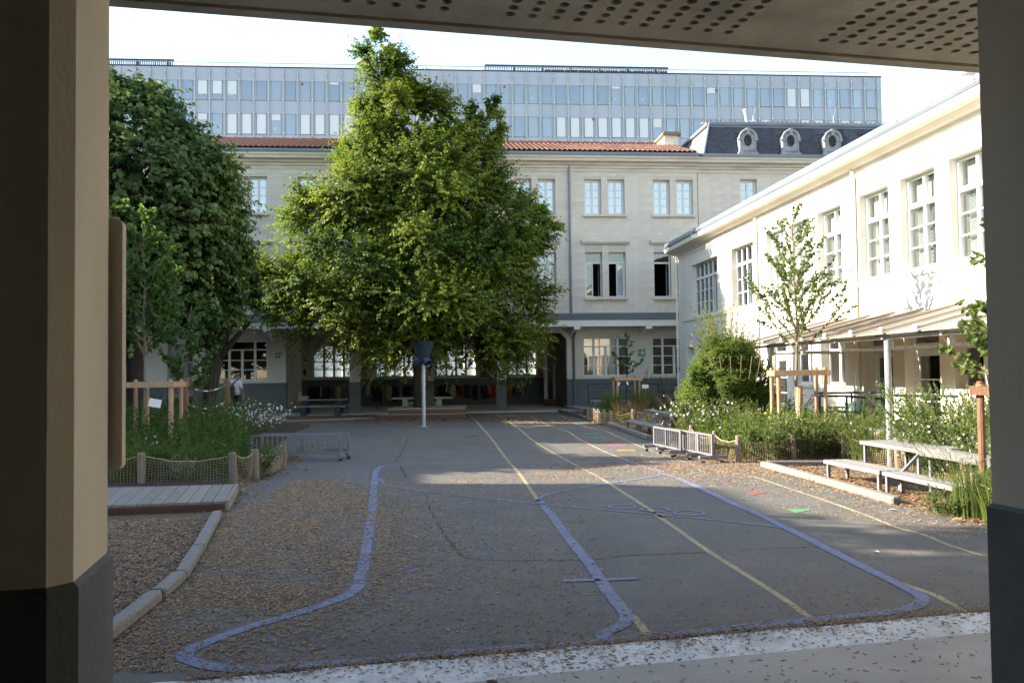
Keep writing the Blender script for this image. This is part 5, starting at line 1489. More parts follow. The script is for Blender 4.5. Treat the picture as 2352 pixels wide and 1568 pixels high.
for a in [(315, 40, 835, 'navy', 'left one of the three dark coats left of the beige jacket, first arcade bay', GD), (345, 45, 840, 'black', 'middle one of the three dark coats left of the beige jacket, first arcade bay', GD), (378, 40, 835, 'navy', 'right one of the three dark coats left of the beige jacket, first arcade bay', GD),
          (402, 22, 800, 'beige', 'narrow beige scarf-like jacket between navy coats in the first arcade bay'), (432, 40, 832, 'navy', 'navy coat right of the narrow beige jacket in the first arcade bay'), (462, 34, 830, 'black', 'black coat ending the dark row in the first arcade bay'), (545, 38, 820, 'beige', 'beige jacket hanging alone above the picnic table'),
          (797, 38, 800, 'pale', 'pale grey jacket hanging first at the left end of the rail beside the painted figure'), (824, 26, 785, 'navy', 'short navy jacket right beside the pale grey jacket'), (860, 46, 840, 'charcoal', 'long charcoal coat left of the lime trunk, left of the dark furry coat'), (898, 52, 790, 'black', 'wide black furry coat near the middle of the rail left of the lime trunk'), (918, 26, 862, 'grey', 'long grey trousers hanging below the black furry coat', None, 'trousers'),
          (966, 52, 850, 'beige', 'wide beige coat left of the lime trunk'), (1016, 44, 852, 'navy', 'long navy coat right of the wide beige coat'), (1064, 26, 826, 'grey', 'narrow grey cardigan under the painted cloud'), (1108, 38, 835, 'black', 'black coat hanging just left of the lime trunk, inner of two'), (1142, 38, 832, 'navy', 'navy coat hanging nearest to the lime trunk on its left'),
          (1388, 30, 818, 'brown', 'brown-grey coat hanging first right of the grey pillar beside the trunk'), (1416, 36, 838, 'black', 'left one of the three dark coats crowded left of the cream jacket', GD), (1446, 40, 835, 'navy', 'middle one of the three dark coats crowded left of the cream jacket', GD), (1478, 40, 836, 'navy', 'right one of the three dark coats crowded left of the cream jacket', GD),
          (1514, 34, 818, 'beige', 'cream jacket between dark coats right of the lime trunk'), (1540, 28, 770, 'black', 'short black jacket right of the cream jacket'), (1560, 18, 760, 'charcoal', 'small charcoal vest right of the short black jacket'), (1592, 30, 812, 'red', 'bright red coat hanging alone between dark ones'), (1614, 24, 800, 'black', 'black coat directly right of the bright red coat'), (1636, 34, 825, 'navy', 'navy coat second right of the bright red coat'), (1662, 24, 812, 'brown', 'dark brown coat third right of the bright red coat'),
          (1688, 26, 815, 'navy', 'slim navy jacket left of the black trousers'), (1712, 28, 850, 'black', 'black trousers hanging under the painted green figure', None, 'trousers'), (1775, 22, 745, 'teal', 'small teal cap-like jacket at the yellow end of the rail'), (1790, 40, 840, 'black', 'long black coat below the teal jacket'), (1814, 42, 806, 'orange', 'orange jacket left of the red coat by the white pillar'), (1836, 26, 780, 'charcoal', 'charcoal jacket squeezed between the orange and the red one'), (1850, 36, 825, 'red', 'red coat right of the orange jacket, beside the pillar'), (1874, 26, 815, 'maroon', 'maroon coat touching the pillar beside the red coat'),
          (1998, 34, 832, 'orange', 'orange coat hanging first in the last arcade bay'), (2016, 20, 790, 'pale', 'pale narrow jacket right of the orange coat in the last bay'), (2032, 24, 800, 'black', 'black coat in the last arcade bay, left of two brown ones'), (2064, 28, 802, 'brown', 'brown coat in the last arcade bay'), (2092, 24, 800, 'charcoal', 'charcoal coat in the last arcade bay, next to the grey trousers'), (2112, 26, 835, 'grey', 'grey trousers hanging last in the last arcade bay', None, 'trousers')]:
    garment(*a)

# wall paintings and signs
def wall_art(name, label, cat, parts, y=6.088):
    o = thing(name, label, cat, school(0, y, 0), AL)
    for nm, poly, m in parts: MB().prism(poly, -.004, .004, 'y').put(nm, m, o)
    return o
def blob(cx, cz, rx, rz, n=18, wob=0.0, k=5):
    return [(cx + rx * math.cos(a) * (1 + wob * math.sin(k * a)), cz + rz * math.sin(a) * (1 + wob * math.sin(k * a))) for a in np.linspace(0, 2 * PI, n + 1)[:-1]]
def ringband(cx, cz, r, w, a0, a1, n=12):
    A = np.linspace(R(a0), R(a1), n)
    return [(cx + r * math.cos(a), cz + r * math.sin(a)) for a in A] + [(cx + (r - w) * math.cos(a), cz + (r - w) * math.sin(a)) for a in A[::-1]]
P_ = {k: mat('wall_paint_' + k, c) for k, c in dict(red=(.36, .04, .05), pink=(.40, .16, .18), yellow=(.46, .26, .02), green=(.015, .075, .03), cloud=(.13, .16, .18), black=(.02, .03, .03), blue=(.05, .16, .22)).items()}
petals = []
for k in range(9):
    a = 2 * PI * k / 9
    petals.append(('petal', blob(-6.08 + .20 * math.cos(a), 2.10 + .20 * math.sin(a), .07, .07, 8, .2, 3), P_['pink']))
wall_art('painted_flower', 'red and pink flower painted on the arcade wall above a yellow figure', 'wall painting', petals + [('heart', blob(-6.08, 2.10, .11, .13, 16, .2, 7), P_['red'])])
wall_art('painted_figure', 'yellow animal figure painted on the arcade wall left of the lime trunk', 'wall painting', [('body', [(-6.20, 1.42), (-5.94, 1.42), (-5.95, 1.58), (-6.02, 1.68), (-6.02, 1.86), (-6.07, 1.82), (-6.12, 1.86), (-6.17, 1.80), (-6.16, 1.68)], P_['yellow']), ('tail', ringband(-6.18, 1.50, .12, .035, 40, 190), P_['red'])])
wall_art('painted_plant', 'dark green plant figure with pink loops painted on the arcade wall', 'wall painting', [('mound', [(-.36 + .26 * math.cos(a), 1.36 + .30 * math.sin(a)) for a in np.linspace(0, PI, 15)], P_['green']), ('stem', [(-.385, 1.64), (-.335, 1.64), (-.335, 1.85), (-.385, 1.85)], P_['green']), ('head', blob(-.36, 1.92, .10, .10), P_['green'])] + [('loop', ringband(-.36 + dx, 1.50 + dz, r_, .02, a0, a0 + 200), P_['pink']) for dx, dz, r_, a0 in ((-.22, .05, .13, 40), (.22, .05, .13, -60), (-.12, .18, .1, 10), (.12, .18, .1, -30))])
wall_art('painted_cloud', 'grey cloud painted on the dark arcade wall behind the lime trunk', 'wall painting', [('cloud', blob(-4.15, 1.20, .40, .14, 30, .1, 6), P_['cloud']), ('spot', blob(-4.35, 1.17, .08, .05), P_['yellow']), ('spot', blob(-3.95, 1.22, .06, .06), P_['pink'])])
wall_art('painted_bird', 'dark blue bird figure painted on the arcade wall near the first arch', 'wall painting', [('body', blob(-6.12, 2.62, .16, .15, 20, .08, 4), P_['blue']), ('wing', blob(-6.10, 2.66, .07, .05), P_['cloud'])], 6.086)
wall_art('painted_leaf', 'dark green leaf and red drop painted beside the first arched window', 'wall painting', [('leaf', blob(-8.88, 1.72, .07, .16, 14), P_['black']), ('drop', blob(-8.86, 2.25, .06, .10, 12), P_['red'])], 6.084)
wall_art('painted_squares', 'red and pink checker squares painted on the wall of the last arcade bay', 'wall painting', [('square', [(x, z), (x + .11, z), (x + .11, z + .13), (x, z + .13)], P_['red' if (i + j) % 2 else 'pink']) for i, x in enumerate((2.26, 2.38)) for j, z in enumerate((1.42, 1.57, 1.72))])
def sign(name, label, s, z, w, h, y, m, extra=()):
    o = thing(name, label, 'sign', school(s, y, z), AL)
    MB().box(-w / 2, w / 2, -.008, 0, -h / 2, h / 2).put('board', m, o)
    for nm, poly, mm in extra: MB().prism(poly, -.0125, -.0085, 'y').put(nm, mm, o)
M['sign_green'] = mat('sign_teal', (.10, .25, .24), rough=.5); M['sign_cream'] = mat('sign_cream', (.55, .50, .34), rough=.5); M['sign_dk'] = mat('sign_green', (.03, .11, .06), rough=.5)
arrow = [(-.10, -.022), (.02, -.022), (-.01, -.09), (.04, -.09), (.12, 0), (.04, .09), (-.01, .09), (.02, .022), (-.10, .022)]
sign('arrow_sign', 'square teal sign with a cream arrow pointing right on the pale arcade wall', 5.89, 2.35, .17 * 1.8, .17 * 1.8, -.012, M['sign_green'], [('arrow', arrow, M['sign_cream'])])
sign('assembly_sign', 'small square dark green sign with a yellow star on the left arcade wall', -9.06, 2.40, .19, .19, -.012, M['sign_dk'], [('star', blob(0, 0, .055, .055, 16, .3, 8), M['sign_cream'])])
wb = thing('basketball_notice', 'small white notice with red print on the arcade pillar under the foliage', 'sign', school(.0, -.02, 2.05), AL)
MB().box(-.2, .2, -.008, 0, -.14, .14).put('board', M['frame'], wb)
MB().box(.08, .17, -.012, -.0085, -.02, .06).put('red_patch', P_['red'], wb)
MB().prism(ringband(-.05, .0, .07, .02, 0, 350, 20), -.012, -.0085, 'y').put('ring_mark', P_['red'], wb)

# ------------------------------------------------------------------ net fences: round posts, sagging rope, knotted net
def post_mesh(h, r): return cached(('netpost', h, r), lambda: MB().lathe([(r * .98, 0), (r, h * .3), (r * .96, h - .02), (r * .85, h), (.005, h + .004)], 11).mesh('post', M['old_stake']))
def net_fence(label, P, h=.48, hs=.40, r=.05, group='rope net fences round the garden beds', posts=None):
    o = thing('net_fence', label, 'net fence', (0, 0, 0), 0, group)
    for i, p in enumerate(P):
        if posts is not None and i not in posts: continue
        put('post', post_mesh(h, r), o, (p[0], p[1], 0), (random.uniform(-.04, .04), random.uniform(-.04, .04), random.uniform(0, 6)))
    V, F = [], []
    def strand(pts, rr):
        b = len(V)
        for i, p in enumerate(pts):
            q = pts[min(i + 1, len(pts) - 1)]; s_ = pts[max(i - 1, 0)]
            d = (Vector(q) - Vector(s_)).normalized()
            a = d.cross(Vector((.3, .2, .93))); a = a.normalized() if a.length > 1e-6 else Vector((1, 0, 0))
            c = a.cross(d).normalized()
            for k in range(3):
                t = 2 * PI * k / 3
                V.append(tuple(Vector(p) + a * (rr * math.cos(t)) + c * (rr * math.sin(t))))
        for i in range(len(pts) - 1):
            for k in range(3):
                F.append((b + i * 3 + k, b + i * 3 + (k + 1) % 3, b + i * 3 + 3 + (k + 1) % 3, b + i * 3 + 3 + k))
    for i in range(len(P) - 1):
        a, b = np.array(P[i]), np.array(P[i + 1])
        L_ = np.linalg.norm(b - a); d = (b - a) / L_; nn = np.array([d[1], -d[0]])
        sag = random.uniform(.07, .11) * min(1, L_ / .9); bow = random.uniform(-.05, .06)
        def pt(f, g):
            zt = hs - sag * 4 * f * (1 - f)
            xy = a + d * (r + (L_ - 2 * r) * f) + nn * (bow * 4 * f * (1 - f) * math.sin(PI * g) + .012 * math.sin(9 * f + 5 * g + i))
            return (xy[0], xy[1], .015 + (zt - .015) * g + .006 * math.sin(f * 21 + g * 4))
        nc = max(4, int(L_ / .052)); nr = 9
        for c in range(nc + 1): strand([pt(c / nc, g / nr) for g in range(nr + 1)], .0028)
        for g in range(nr): strand([pt(c / nc, g / nr) for c in range(nc + 1)], .0028)
        top = [pt(f, 1) for f in np.linspace(0, 1, 11)]
        MB().tube(top, .010, 6).put('top_rope', M['rope'], o)
    me = bpy.data.meshes.new('net'); me.from_pydata(V, [], F); me.materials.append(M['rope'])
    put('net', me, o, kind='stuff')
    return o
net_fence('rope net fence with sagging top rope in front of the right flower bed', [(3.70, 18.2), (3.80, 16.5), (3.93, 15.26), (5.02, 15.63), (5.97, 15.90)])
net_fence('rope net fence behind the grey table, running to the right pillar', [(5.92, 15.66), (6.25, 14.2), (6.3, 12.7), (5.85, 10.9)], .50, .42)
net_fence('nearest rope net fence beside the right pillar, wrapped in bright grass', [(5.2, 9.9), (4.98, 9.45), (5.55, 8.45)], .44, .38)
net_fence('distant rope net fence running along the yellow line to the arcade', [(2.50, 29.2), (2.55, 28.4), (2.61, 27.7), (2.66, 27.05), (2.74, 26.4), (2.90, 26.0)], .44, .38)
net_fence('distant rope net fence with brown grass behind it, facing the yard', [(2.90, 26.0), (3.68, 26.75), (4.35, 27.0), (4.9, 27.1)], .44, .38)
net_fence('rope net fence stretching behind the bench with backrest', [(5.0, 27.4), (5.6, 27.5), (6.3, 27.4)], .50, .42)
net_fence('rope net fence on the left in front of dark foliage beside the deck', [(-7.0, 13.20), (-5.69, 13.38), (-4.24, 13.25), (-4.06, 13.75), (-4.0, 15.2)], .47, .42, .065)
# tall reddish posts with ribboned ropes in the left garden
RF = thing('rope_fence', 'two tall reddish posts joined by ropes with white ribbons in the left garden', 'fence')
for p in ((-7.5, 20.0), (-7.2, 22.0)): MB().lathe([(.072, 0), (.07, 1.5), (.06, 1.56), (.004, 1.565)], 11, (p[0], p[1], 0)).put('post', M['red_stake'], RF)
for z, sg in ((1.42, .16), (1.02, .18)):
    pts = [(-7.5 + .3 * f, 20 + 2 * f, z - sg * 4 * f * (1 - f)) for f in np.linspace(0, 1, 13)]
    MB().tube(pts, .009, 5).put('rope', M['rope'], RF)
    mb = MB()
    for f in (.2, .45, .7): i = int(f * 12); mb.tube([pts[i], pts[i + 1]], .016, 6)
    mb.put('ribbon', M['tape'], RF)

# stakes that guard the young trees
def stake_guard(label, c, r, h, n=4, rz=0.0, wood='stake', cross=True, extra=0):
    o = thing('stake_guard', label, 'tree guard', (c[0], c[1], 0), rz, 'stake guards round the young trees')
    pts = [(r * math.cos(R(45 + 360 * k / n)), r * math.sin(R(45 + 360 * k / n))) for k in range(n)]
    for x, y in pts:
        MB().lathe([(.042, 0), (.04, h), (.035, h + .05), (.004, h + .055)], 10, (x, y, 0)).put('stake', M[wood], o)
        mb = MB()
        for z in (h + .005, h - .01): mb.tube([(x + .047 * math.cos(a), y + .047 * math.sin(a), z + .006 * math.sin(2 * a)) for a in np.linspace(0, 2 * PI, 10)], .006, 4)
        mb.put('binding', M['rope'], o)
    for k in range(n):
        (x0, y0), (x1, y1) = pts[k], pts[(k + 1) % n]
        d = Vector((x1 - x0, y1 - y0, 0)); L_ = d.length; d.normalize(); nn = Vector((d.y, -d.x, 0))
        b = MB().box(-.09, L_ + .05, -.02, .02, h - .10 - .004 * (k % 2), h - .004 * (k % 2)).put('cross_board', M[wood], o)
        b.location = Vector((x0, y0, 0)) + nn * .062; b.rotation_euler = (0, 0, math.atan2(d.y, d.x))
        MB().tube([(x0 * .95, y0 * .95, h - .0), ((x0 + x1) * .5, (y0 + y1) * .5, h - .012), (x1 * .95, y1 * .95, h)], .008, 5).put('tie_rope', M['rope'], o)
    return o
stake_guard('four-stake timber guard with a white tag at the left sapling behind the pillar', (-7.10, 17.2), .62, 1.52, 4, R(8))
MB().box(-.11, .11, -.006, .006, -.08, .08).put('tag', M['frame'], bpy.data.objects['stake_guard'], loc=(.17, -.50, 1.12), rot=(R(-10), R(12), R(14)))
for x, y in ((-.55, -.30), (-.15, .15), (.28, .30)): MB().lathe([(.05, 0), (.048, 1.4), (.004, 1.42)], 10, (x, y, 0)).put('stake', M['stake'], bpy.data.objects['stake_guard'])
stake_guard('three-board timber stake guard round the sapling in front of the white wing', (5.53, 16.9), .60, 1.60, 4, R(-8))
MB().tube([(0, -.1, 0), (0, -.1, .9), (.02, -.1, 1.3)], .06, 8).put('bundle_of_canes', M['stake'], bpy.data.objects['stake_guard.001'])
stake_guard('small pale stake guard round the distant sapling by the grey wall', (4.02, 30.8), .55, 1.38, 4, R(4))
for k, (x, z) in enumerate(((-.35, 1.16), (-.05, 1.18))):
    MB().box(-.03, .03, -.004, .004, -.06, .06).put('tag', M['frame'], bpy.data.objects['stake_guard.002'], loc=(x, -.45, z), rot=(0, R(20 - 40 * k), 0))
stake_guard('reddish-brown stake with board cut off by the right pillar edge', (5.86, 9.9), .55, 1.42, 4, R(45), 'red_stake')
lb = thing('plant_label', 'small white plant label on a stick in the distant flower bed', 'label', (4.6, 30.2, 0))
MB().tube([(0, 0, 0), (0, 0, 1.02)], .008, 5).put('stick', M['galv'], lb); MB().box(-.11, .11, -.006, .006, 1.0, 1.13).put('card', M['frame'], lb)
dm2 = thing('covered_bin', 'dark green rounded cover standing on the raised walk behind the ramp handrail', 'cover', (6.95, 17.6, .45))
MB().lathe([(.26, 0), (.27, .3), (.20, .45), (.05, .52), (.004, .53)], 16).put('cover', mat('dark_green_plastic', (.03, .06, .05), rough=.5), dm2, smooth=True)
MB().lathe([(.285, 0), (.285, .03), (.27, .04)], 16).put('rim', M['black'], dm2)

# small litter on the asphalt
def scrap(label, x, y, c, s=.03, nm='paper_scrap'):
    mb = MB(); a = random.uniform(0, 6)
    mb.poly([(s * math.cos(a), s * math.sin(a), .003), (s * .7 * math.cos(a + 1.4), s * .7 * math.sin(a + 1.4), .015), (s * math.cos(a + 3), s * math.sin(a + 3), .004), (s * .6 * math.cos(a + 4.4), s * .6 * math.sin(a + 4.4), .012)])
    o = mb.put(nm, M['paint_' + c] if c != 'pw' else M['tape'], loc=(*ground_point(x, y), .004)); props(o, label, 'litter')
scrap('small red berry-like scrap right of the blue centre line', *zc(1448, 520), 'red', .016)
scrap('tiny red scrap near the third yellow line at the right edge', *zr2(1372, 465), 'red', .022)
scrap('white paper scrap beside the right timber kerb end', *zr(1220, 945), 'pw', .06)
scrap('white paper scrap near the right end of the blue loop', *zr2(1085, 453), 'pw', .03)
scrap('small white scrap in the middle of the loop near its bottom edge', *zc(828, 1122), 'pw', .02)
scrap('small white scrap between the coloured squares and the right barriers', *zn2(1790, 1275), 'pw', .04)
scrap('green scrap next to the orange triangle', *z8(1440, 1278), 'green', .045)
scrap('pink and white wrapper on the passage floor at lower right', *zr2(1400, 1400), 'pink', .03)
# ------------------------------------------------------------------ vegetation
def unit(a): return a / (np.linalg.norm(a, axis=-1, keepdims=True) + 1e-9)
def leaf_sheet(name, P, A, N, S, Wd, tint, m, fold=.18, droop=.12, parent=None, kind=None, broad=False):
    """One folded leaf per row: base P, axis A, face normal N, length S, width Wd."""
    A = unit(A); N = unit(N - A * np.sum(A * N, axis=1, keepdims=True)); B = np.cross(A, N)
    S = np.asarray(S)[:, None]; Wd = np.asarray(Wd)[:, None]
    n = len(P)
    if not broad:
        V = np.stack([P, P + A * S * .45 + B * Wd * .5 + N * fold * Wd, P + A * S - N * droop * S, P + A * S * .45 - B * Wd * .5 + N * fold * Wd], 1).reshape(-1, 3)
        F = np.arange(4 * n).reshape(-1, 4)
        T = np.repeat(tint, 4)
    else:
        V = np.stack([P, P + A * S * .18 + B * Wd * .42 + N * fold * Wd * .7, P + A * S * .52 + B * Wd * .5 + N * fold * Wd, P + A * S * .85 + B * Wd * .22 + N * fold * Wd * .3, P + A * S - N * droop * S,
                      P + A * S * .85 - B * Wd * .22 + N * fold * Wd * .3, P + A * S * .52 - B * Wd * .5 + N * fold * Wd, P + A * S * .18 - B * Wd * .42 + N * fold * Wd * .7, P + A * S * .5 - N * .02], 1).reshape(-1, 3)
        b = (np.arange(n) * 9)[:, None]
        F = np.concatenate([b + np.array([q]) for q in ((0, 1, 2, 8), (8, 2, 3, 4), (8, 4, 5, 6), (0, 8, 6, 7))], 0)
        T = np.repeat(tint, 9)
    me = quads_mesh(name, V, F, m, T)
    return put(name, me, parent, kind=kind)
def strands(name, paths, rad, m, parent=None, kind=None):
    """Three-sided stems: paths (n,k,3), rad (n,k) or number."""
    n, k, _ = paths.shape
    d = unit(np.gradient(paths, axis=1))
    ref = np.array([.37, .61, .2]); a = unit(np.cross(d, ref)); b = np.cross(d, a)
    r = np.broadcast_to(np.asarray(rad), (n, k))[..., None]
    ring = np.stack([paths + r * (math.cos(t) * a + math.sin(t) * b) for t in (0, 2.094, 4.189)], 2)
    V = ring.reshape(-1, 3)
    base = (np.arange(n)[:, None] * k + np.arange(k - 1)[None]).reshape(-1) * 3
    F = np.concatenate([np.stack([base + i, base + (i + 1) % 3, base + 3 + (i + 1) % 3, base + 3 + i], 1) for i in range(3)], 0)
    return put(name, quads_mesh(name, V, F, m), parent, kind=kind)

M['bark'] = mat('dark_bark', (.055, .042, .032), (.03, .024, .019), 14, .95, bump=1.0, bscale=24, stretch=(4, 4, .8))
M['bark_young'] = mat('young_bark', (.24, .185, .125), (.17, .13, .09), 10, .85, bump=.3, stretch=(4, 4, 1))
M['stem'] = mat('green_stem', (.12, .15, .05), (.10, .10, .045), 6, .7)
M['stem_red'] = mat('brownish_stem', (.19, .13, .08), (.14, .12, .06), 6, .7)
M['lime_leaf'] = leaf_mat('lime_leaf', (.036, .080, .015), (.19, .225, .033), .41, tcol=(1.75, 1.75, .48))
M['silver_leaf'] = leaf_mat('silver_lime_leaf', (.026, .066, .016), (.150, .19, .058), .32, tcol=(1.5, 1.6, .7))
M['sapling_leaf'] = leaf_mat('maple_leaf', (.042, .095, .028), (.105, .165, .045), .38)
M['young_leaf'] = leaf_mat('young_tree_leaf', (.085, .135, .045), (.19, .23, .085), .42, tcol=(1.3, 1.35, .7))
M['willow_leaf'] = leaf_mat('narrow_leaf', (.050, .100, .018), (.150, .185, .040), .40, tcol=(1.5, 1.55, .6))
M['herb_leaf'] = leaf_mat('herb_leaf', (.034, .080, .016), (.120, .165, .040), .36)
M['grass_leaf'] = leaf_mat('grass_blade', (.065, .115, .022), (.165, .195, .055), .35)
M['sage_leaf'] = leaf_mat('sage_leaf', (.13, .17, .13), (.26, .30, .24), .25, tcol=(1.1, 1.1, .95))
M['dry_plant'] = leaf_mat('dry_plant', (.13, .062, .030), (.26, .145, .075), .25, rough=.9, tcol=(1.3, 1.1, .7))
M['petal'] = leaf_mat('white_petal', (.78, .76, .76), (.85, .82, .80), .35, tcol=(1, 1, 1))
M['petal_y'] = leaf_mat('yellow_petal', (.70, .55, .05), (.75, .62, .10), .3, tcol=(1, 1, 1))
M['petal_r'] = leaf_mat('red_petal', (.40, .02, .02), (.45, .04, .03), .3, tcol=(1, 1, 1))

def interp(prof, z):
    zs = np.array([p[0] for p in prof])[::-1]
    return np.interp(z, zs, np.array([p[1] for p in prof])[::-1]), np.interp(z, zs, np.array([p[2] for p in prof])[::-1])
def crown(parent, prof, y0, depth, nclump, cr, ntw, nlf, leaf, m, seed, lw=.82, zmin=None, tip=0.25, inner=.35, hang=.45, bright=1.0, inset=.62):
    """Foliage in lobes: clumps inside the crown's outline, twigs in each clump, leaves along each twig."""
    g = np.random.default_rng(seed)
    zz = np.linspace(prof[-1][0], prof[0][0], 200)
    l, r = interp(prof, zz); w = (r - l) + .25
    w = w / w.sum()
    z = g.choice(zz, nclump, p=w) + g.normal(0, .08, nclump)
    z = np.clip(z, prof[-1][0], prof[0][0])
    l, r = interp(prof, z); hw = (r - l) / 2; cx = (l + r) / 2
    phi = g.uniform(0, 2 * PI, nclump); rho = np.sqrt(g.uniform(inner, 1.0, nclump))
    rad = cr * g.uniform(.55, 1.35, nclump) * np.clip(.28 + hw / 3.4, .3, 1)
    rr = np.maximum(hw - rad * inset, hw * .25) * rho
    c = np.stack([cx + rr * np.cos(phi), y0 + rr * depth * np.sin(phi), z], 1)
    out = np.stack([np.cos(phi), np.sin(phi), np.full(nclump, .25)], 1) * (.35 + rho[:, None])
    ctint = g.beta(.9, 1.2, nclump) * .9
    # twigs
    ci = np.repeat(np.arange(nclump), ntw); nt = len(ci)
    d = unit(g.normal(0, 1, (nt, 3)) * .95 + out[ci] * 1.0 + np.array([0, 0, tip]))
    R_ = rad[ci][:, None]
    t0 = c[ci] + d * R_ * g.uniform(.05, .35, (nt, 1)); t1 = c[ci] + d * R_ * g.uniform(.75, 1.28, (nt, 1)) - np.array([0, 0, 1]) * R_ * g.uniform(.0, .35, (nt, 1))
    ti = np.repeat(np.arange(nt), nlf); n = len(ti)
    f = np.tile(np.linspace(.12, 1.0, nlf), nt) + g.uniform(-.05, .05, n)
    P = t0[ti] + (t1 - t0)[ti] * f[:, None]
    ax = unit((t1 - t0))[ti]
    side = unit(np.cross(ax, np.array([0, 0, 1.0])) + 1e-3) * np.where(np.arange(n) % 2 == 0, 1, -1)[:, None]
    A = ax * .55 + side * .75 + np.array([0, 0, -hang]) + g.normal(0, .28, (n, 3))
    N = np.array([0, 0, 1.0]) * .75 + ax * .35 + out[ci][ti] * .45 + g.normal(0, .38, (n, 3))
    S = leaf * g.uniform(.65, 1.2, n)
    tint = np.clip(ctint[ci][ti] + g.normal(0, .16, n) + .18 * (f > .8), 0, 1) * bright
    leaf_sheet('crown', P + g.normal(0, .02, (n, 3)), A, N, S, S * lw, tint, m, parent=parent)
    return c
def limbs(parent, base, pts, r0, targets, g, m, name='limb'):
    for t in targets:
        a = Vector(pts[g.integers(1, len(pts))]); b = Vector(t)
        mid = a.lerp(b, .5) + Vector((g.uniform(-.25, .25), g.uniform(-.25, .25), g.uniform(.0, .35)))
        r = r0 * g.uniform(.25, .5)
        MB().tube([a, a.lerp(mid, .55), mid, mid.lerp(b, .6), b], [r, r * .85, r * .7, r * .45, r * .2], 6).put(name, m, parent, smooth=True)

# the big lime in the middle
G1 = np.random.default_rng(11)
LIME = thing('lime_tree', 'tall dense yellow-green lime tree with ragged pointed crown in the middle of the yard', 'tree')
prof = [(14.25, -4.95, -4.45), (13.7, -5.5, -4.05), (13.1, -5.6, -3.8), (12.6, -5.6, -3.0), (11.9, -5.6, -2.35), (11.2, -5.8, -1.6), (10.4, -6.0, -.65), (9.6, -6.5, -.3), (8.8, -7.0, .0), (8.0, -7.7, .45), (7.2, -8.5, 1.25), (6.4, -9.2, 1.6), (5.6, -9.6, 1.75), (4.8, -9.5, 1.75), (4.0, -9.1, 1.7), (3.4, -8.5, 1.6), (2.75, -7.0, 1.3), (2.4, -5.0, .9)]
tr = [(-3.45, 32.0, .36), (-3.47, 32.0, 1.2), (-3.52, 32.0, 2.6), (-3.7, 32.0, 5), (-4.1, 31.9, 8), (-4.5, 31.9, 11), (-4.7, 31.9, 13.4)]
MB().tube(tr, [.20, .165, .165, .15, .11, .06, .02], 12).put('trunk', M['bark'], LIME, smooth=True)
cc = crown(LIME, prof, 31.9, .72, 165, 1.28, 50, 26, .104, M['lime_leaf'], 21, inset=.6)
crown(LIME, [(z, (l + r) / 2 - (r - l) * .36, (l + r) / 2 + (r - l) * .36) for z, l, r in prof[2:]], 32.1, .7, 90, 1.2, 16, 10, .24, M['lime_leaf'], 24, inner=.0)
limbs(LIME, None, tr[2:6], .15, cc[::6], G1, M['bark'])
# protruding limb at the upper right, shoots on the right flank
crown(LIME, [(11.75, -1.0, -.45), (11.2, -1.5, -.2), (10.4, -2.0, -.15), (9.6, -2.2, -.2)], 31.6, .8, 16, .8, 24, 13, .12, M['lime_leaf'], 22)
crown(LIME, [(8.5, .55, .95), (7.8, .2, 1.2), (7.0, .1, 1.75), (6.2, .2, 1.9)], 31.2, .8, 14, .8, 24, 13, .12, M['lime_leaf'], 23)

# the two darker limes on the left
SIL = thing('silver_lime_tree', 'broad dark green silver lime with large leaves beside the left pillar', 'tree')
prof2 = [(9.85, -11.8, -10.2), (9.5, -12.4, -9.75), (9.1, -12.9, -9.2), (8.6, -13.4, -8.7), (7.95, -13.8, -7.95), (7.2, -14.2, -7.3), (6.4, -14.4, -7.1), (5.6, -14.4, -7.2), (4.3, -14.2, -7.4), (3.6, -13.8, -7.7), (3.0, -13.0, -8.2)]
tr = [(-10.45, 24.2, 0), (-10.45, 24.2, .8), (-10.5, 24.2, 2.6), (-10.7, 24, 5), (-10.8, 24, 8), (-10.8, 24, 10)]
MB().tube(tr, [.30, .24, .22, .18, .10, .03], 12).put('trunk', M['bark'], SIL, smooth=True)
cc = crown(SIL, prof2, 24.0, .75, 200, 1.0, 28, 15, .155, M['silver_leaf'], 31, lw=.88, hang=.6)
limbs(SIL, None, tr[2:5], .2, cc[::6], G1, M['bark'])
LEAN = thing('leaning_lime_tree', 'darker lime tree with leaning forked trunk in front of the left arcade window', 'tree')
tr = [(-9.45, 27.0, 0), (-9.4, 27.0, .9), (-9.2, 27.0, 2.0), (-8.9, 27.0, 3.0), (-8.2, 27.0, 4.2)]
MB().tube(tr, [.27, .22, .21, .17, .08], 12).put('trunk', M['bark'], LEAN, smooth=True)
for b in ([(-9.2, 27, 2.0), (-8.7, 26.9, 2.6), (-8.2, 26.8, 3.1), (-7.8, 26.7, 3.6)], [(-9.15, 27, 2.2), (-9.6, 27, 3.0), (-10.2, 27, 4.0)]):
    MB().tube(b, [.13, .10, .07, .03], 8).put('limb', M['bark'], LEAN, smooth=True)
crown(LEAN, [(7.0, -9.6, -8.7), (6.0, -10.3, -8.1), (5.0, -10.6, -7.8), (4.2, -10.6, -7.7), (3.4, -10.4, -7.9)], 27, .8, 45, .85, 24, 13, .13, M['silver_leaf'], 35, lw=.88, hang=.6)

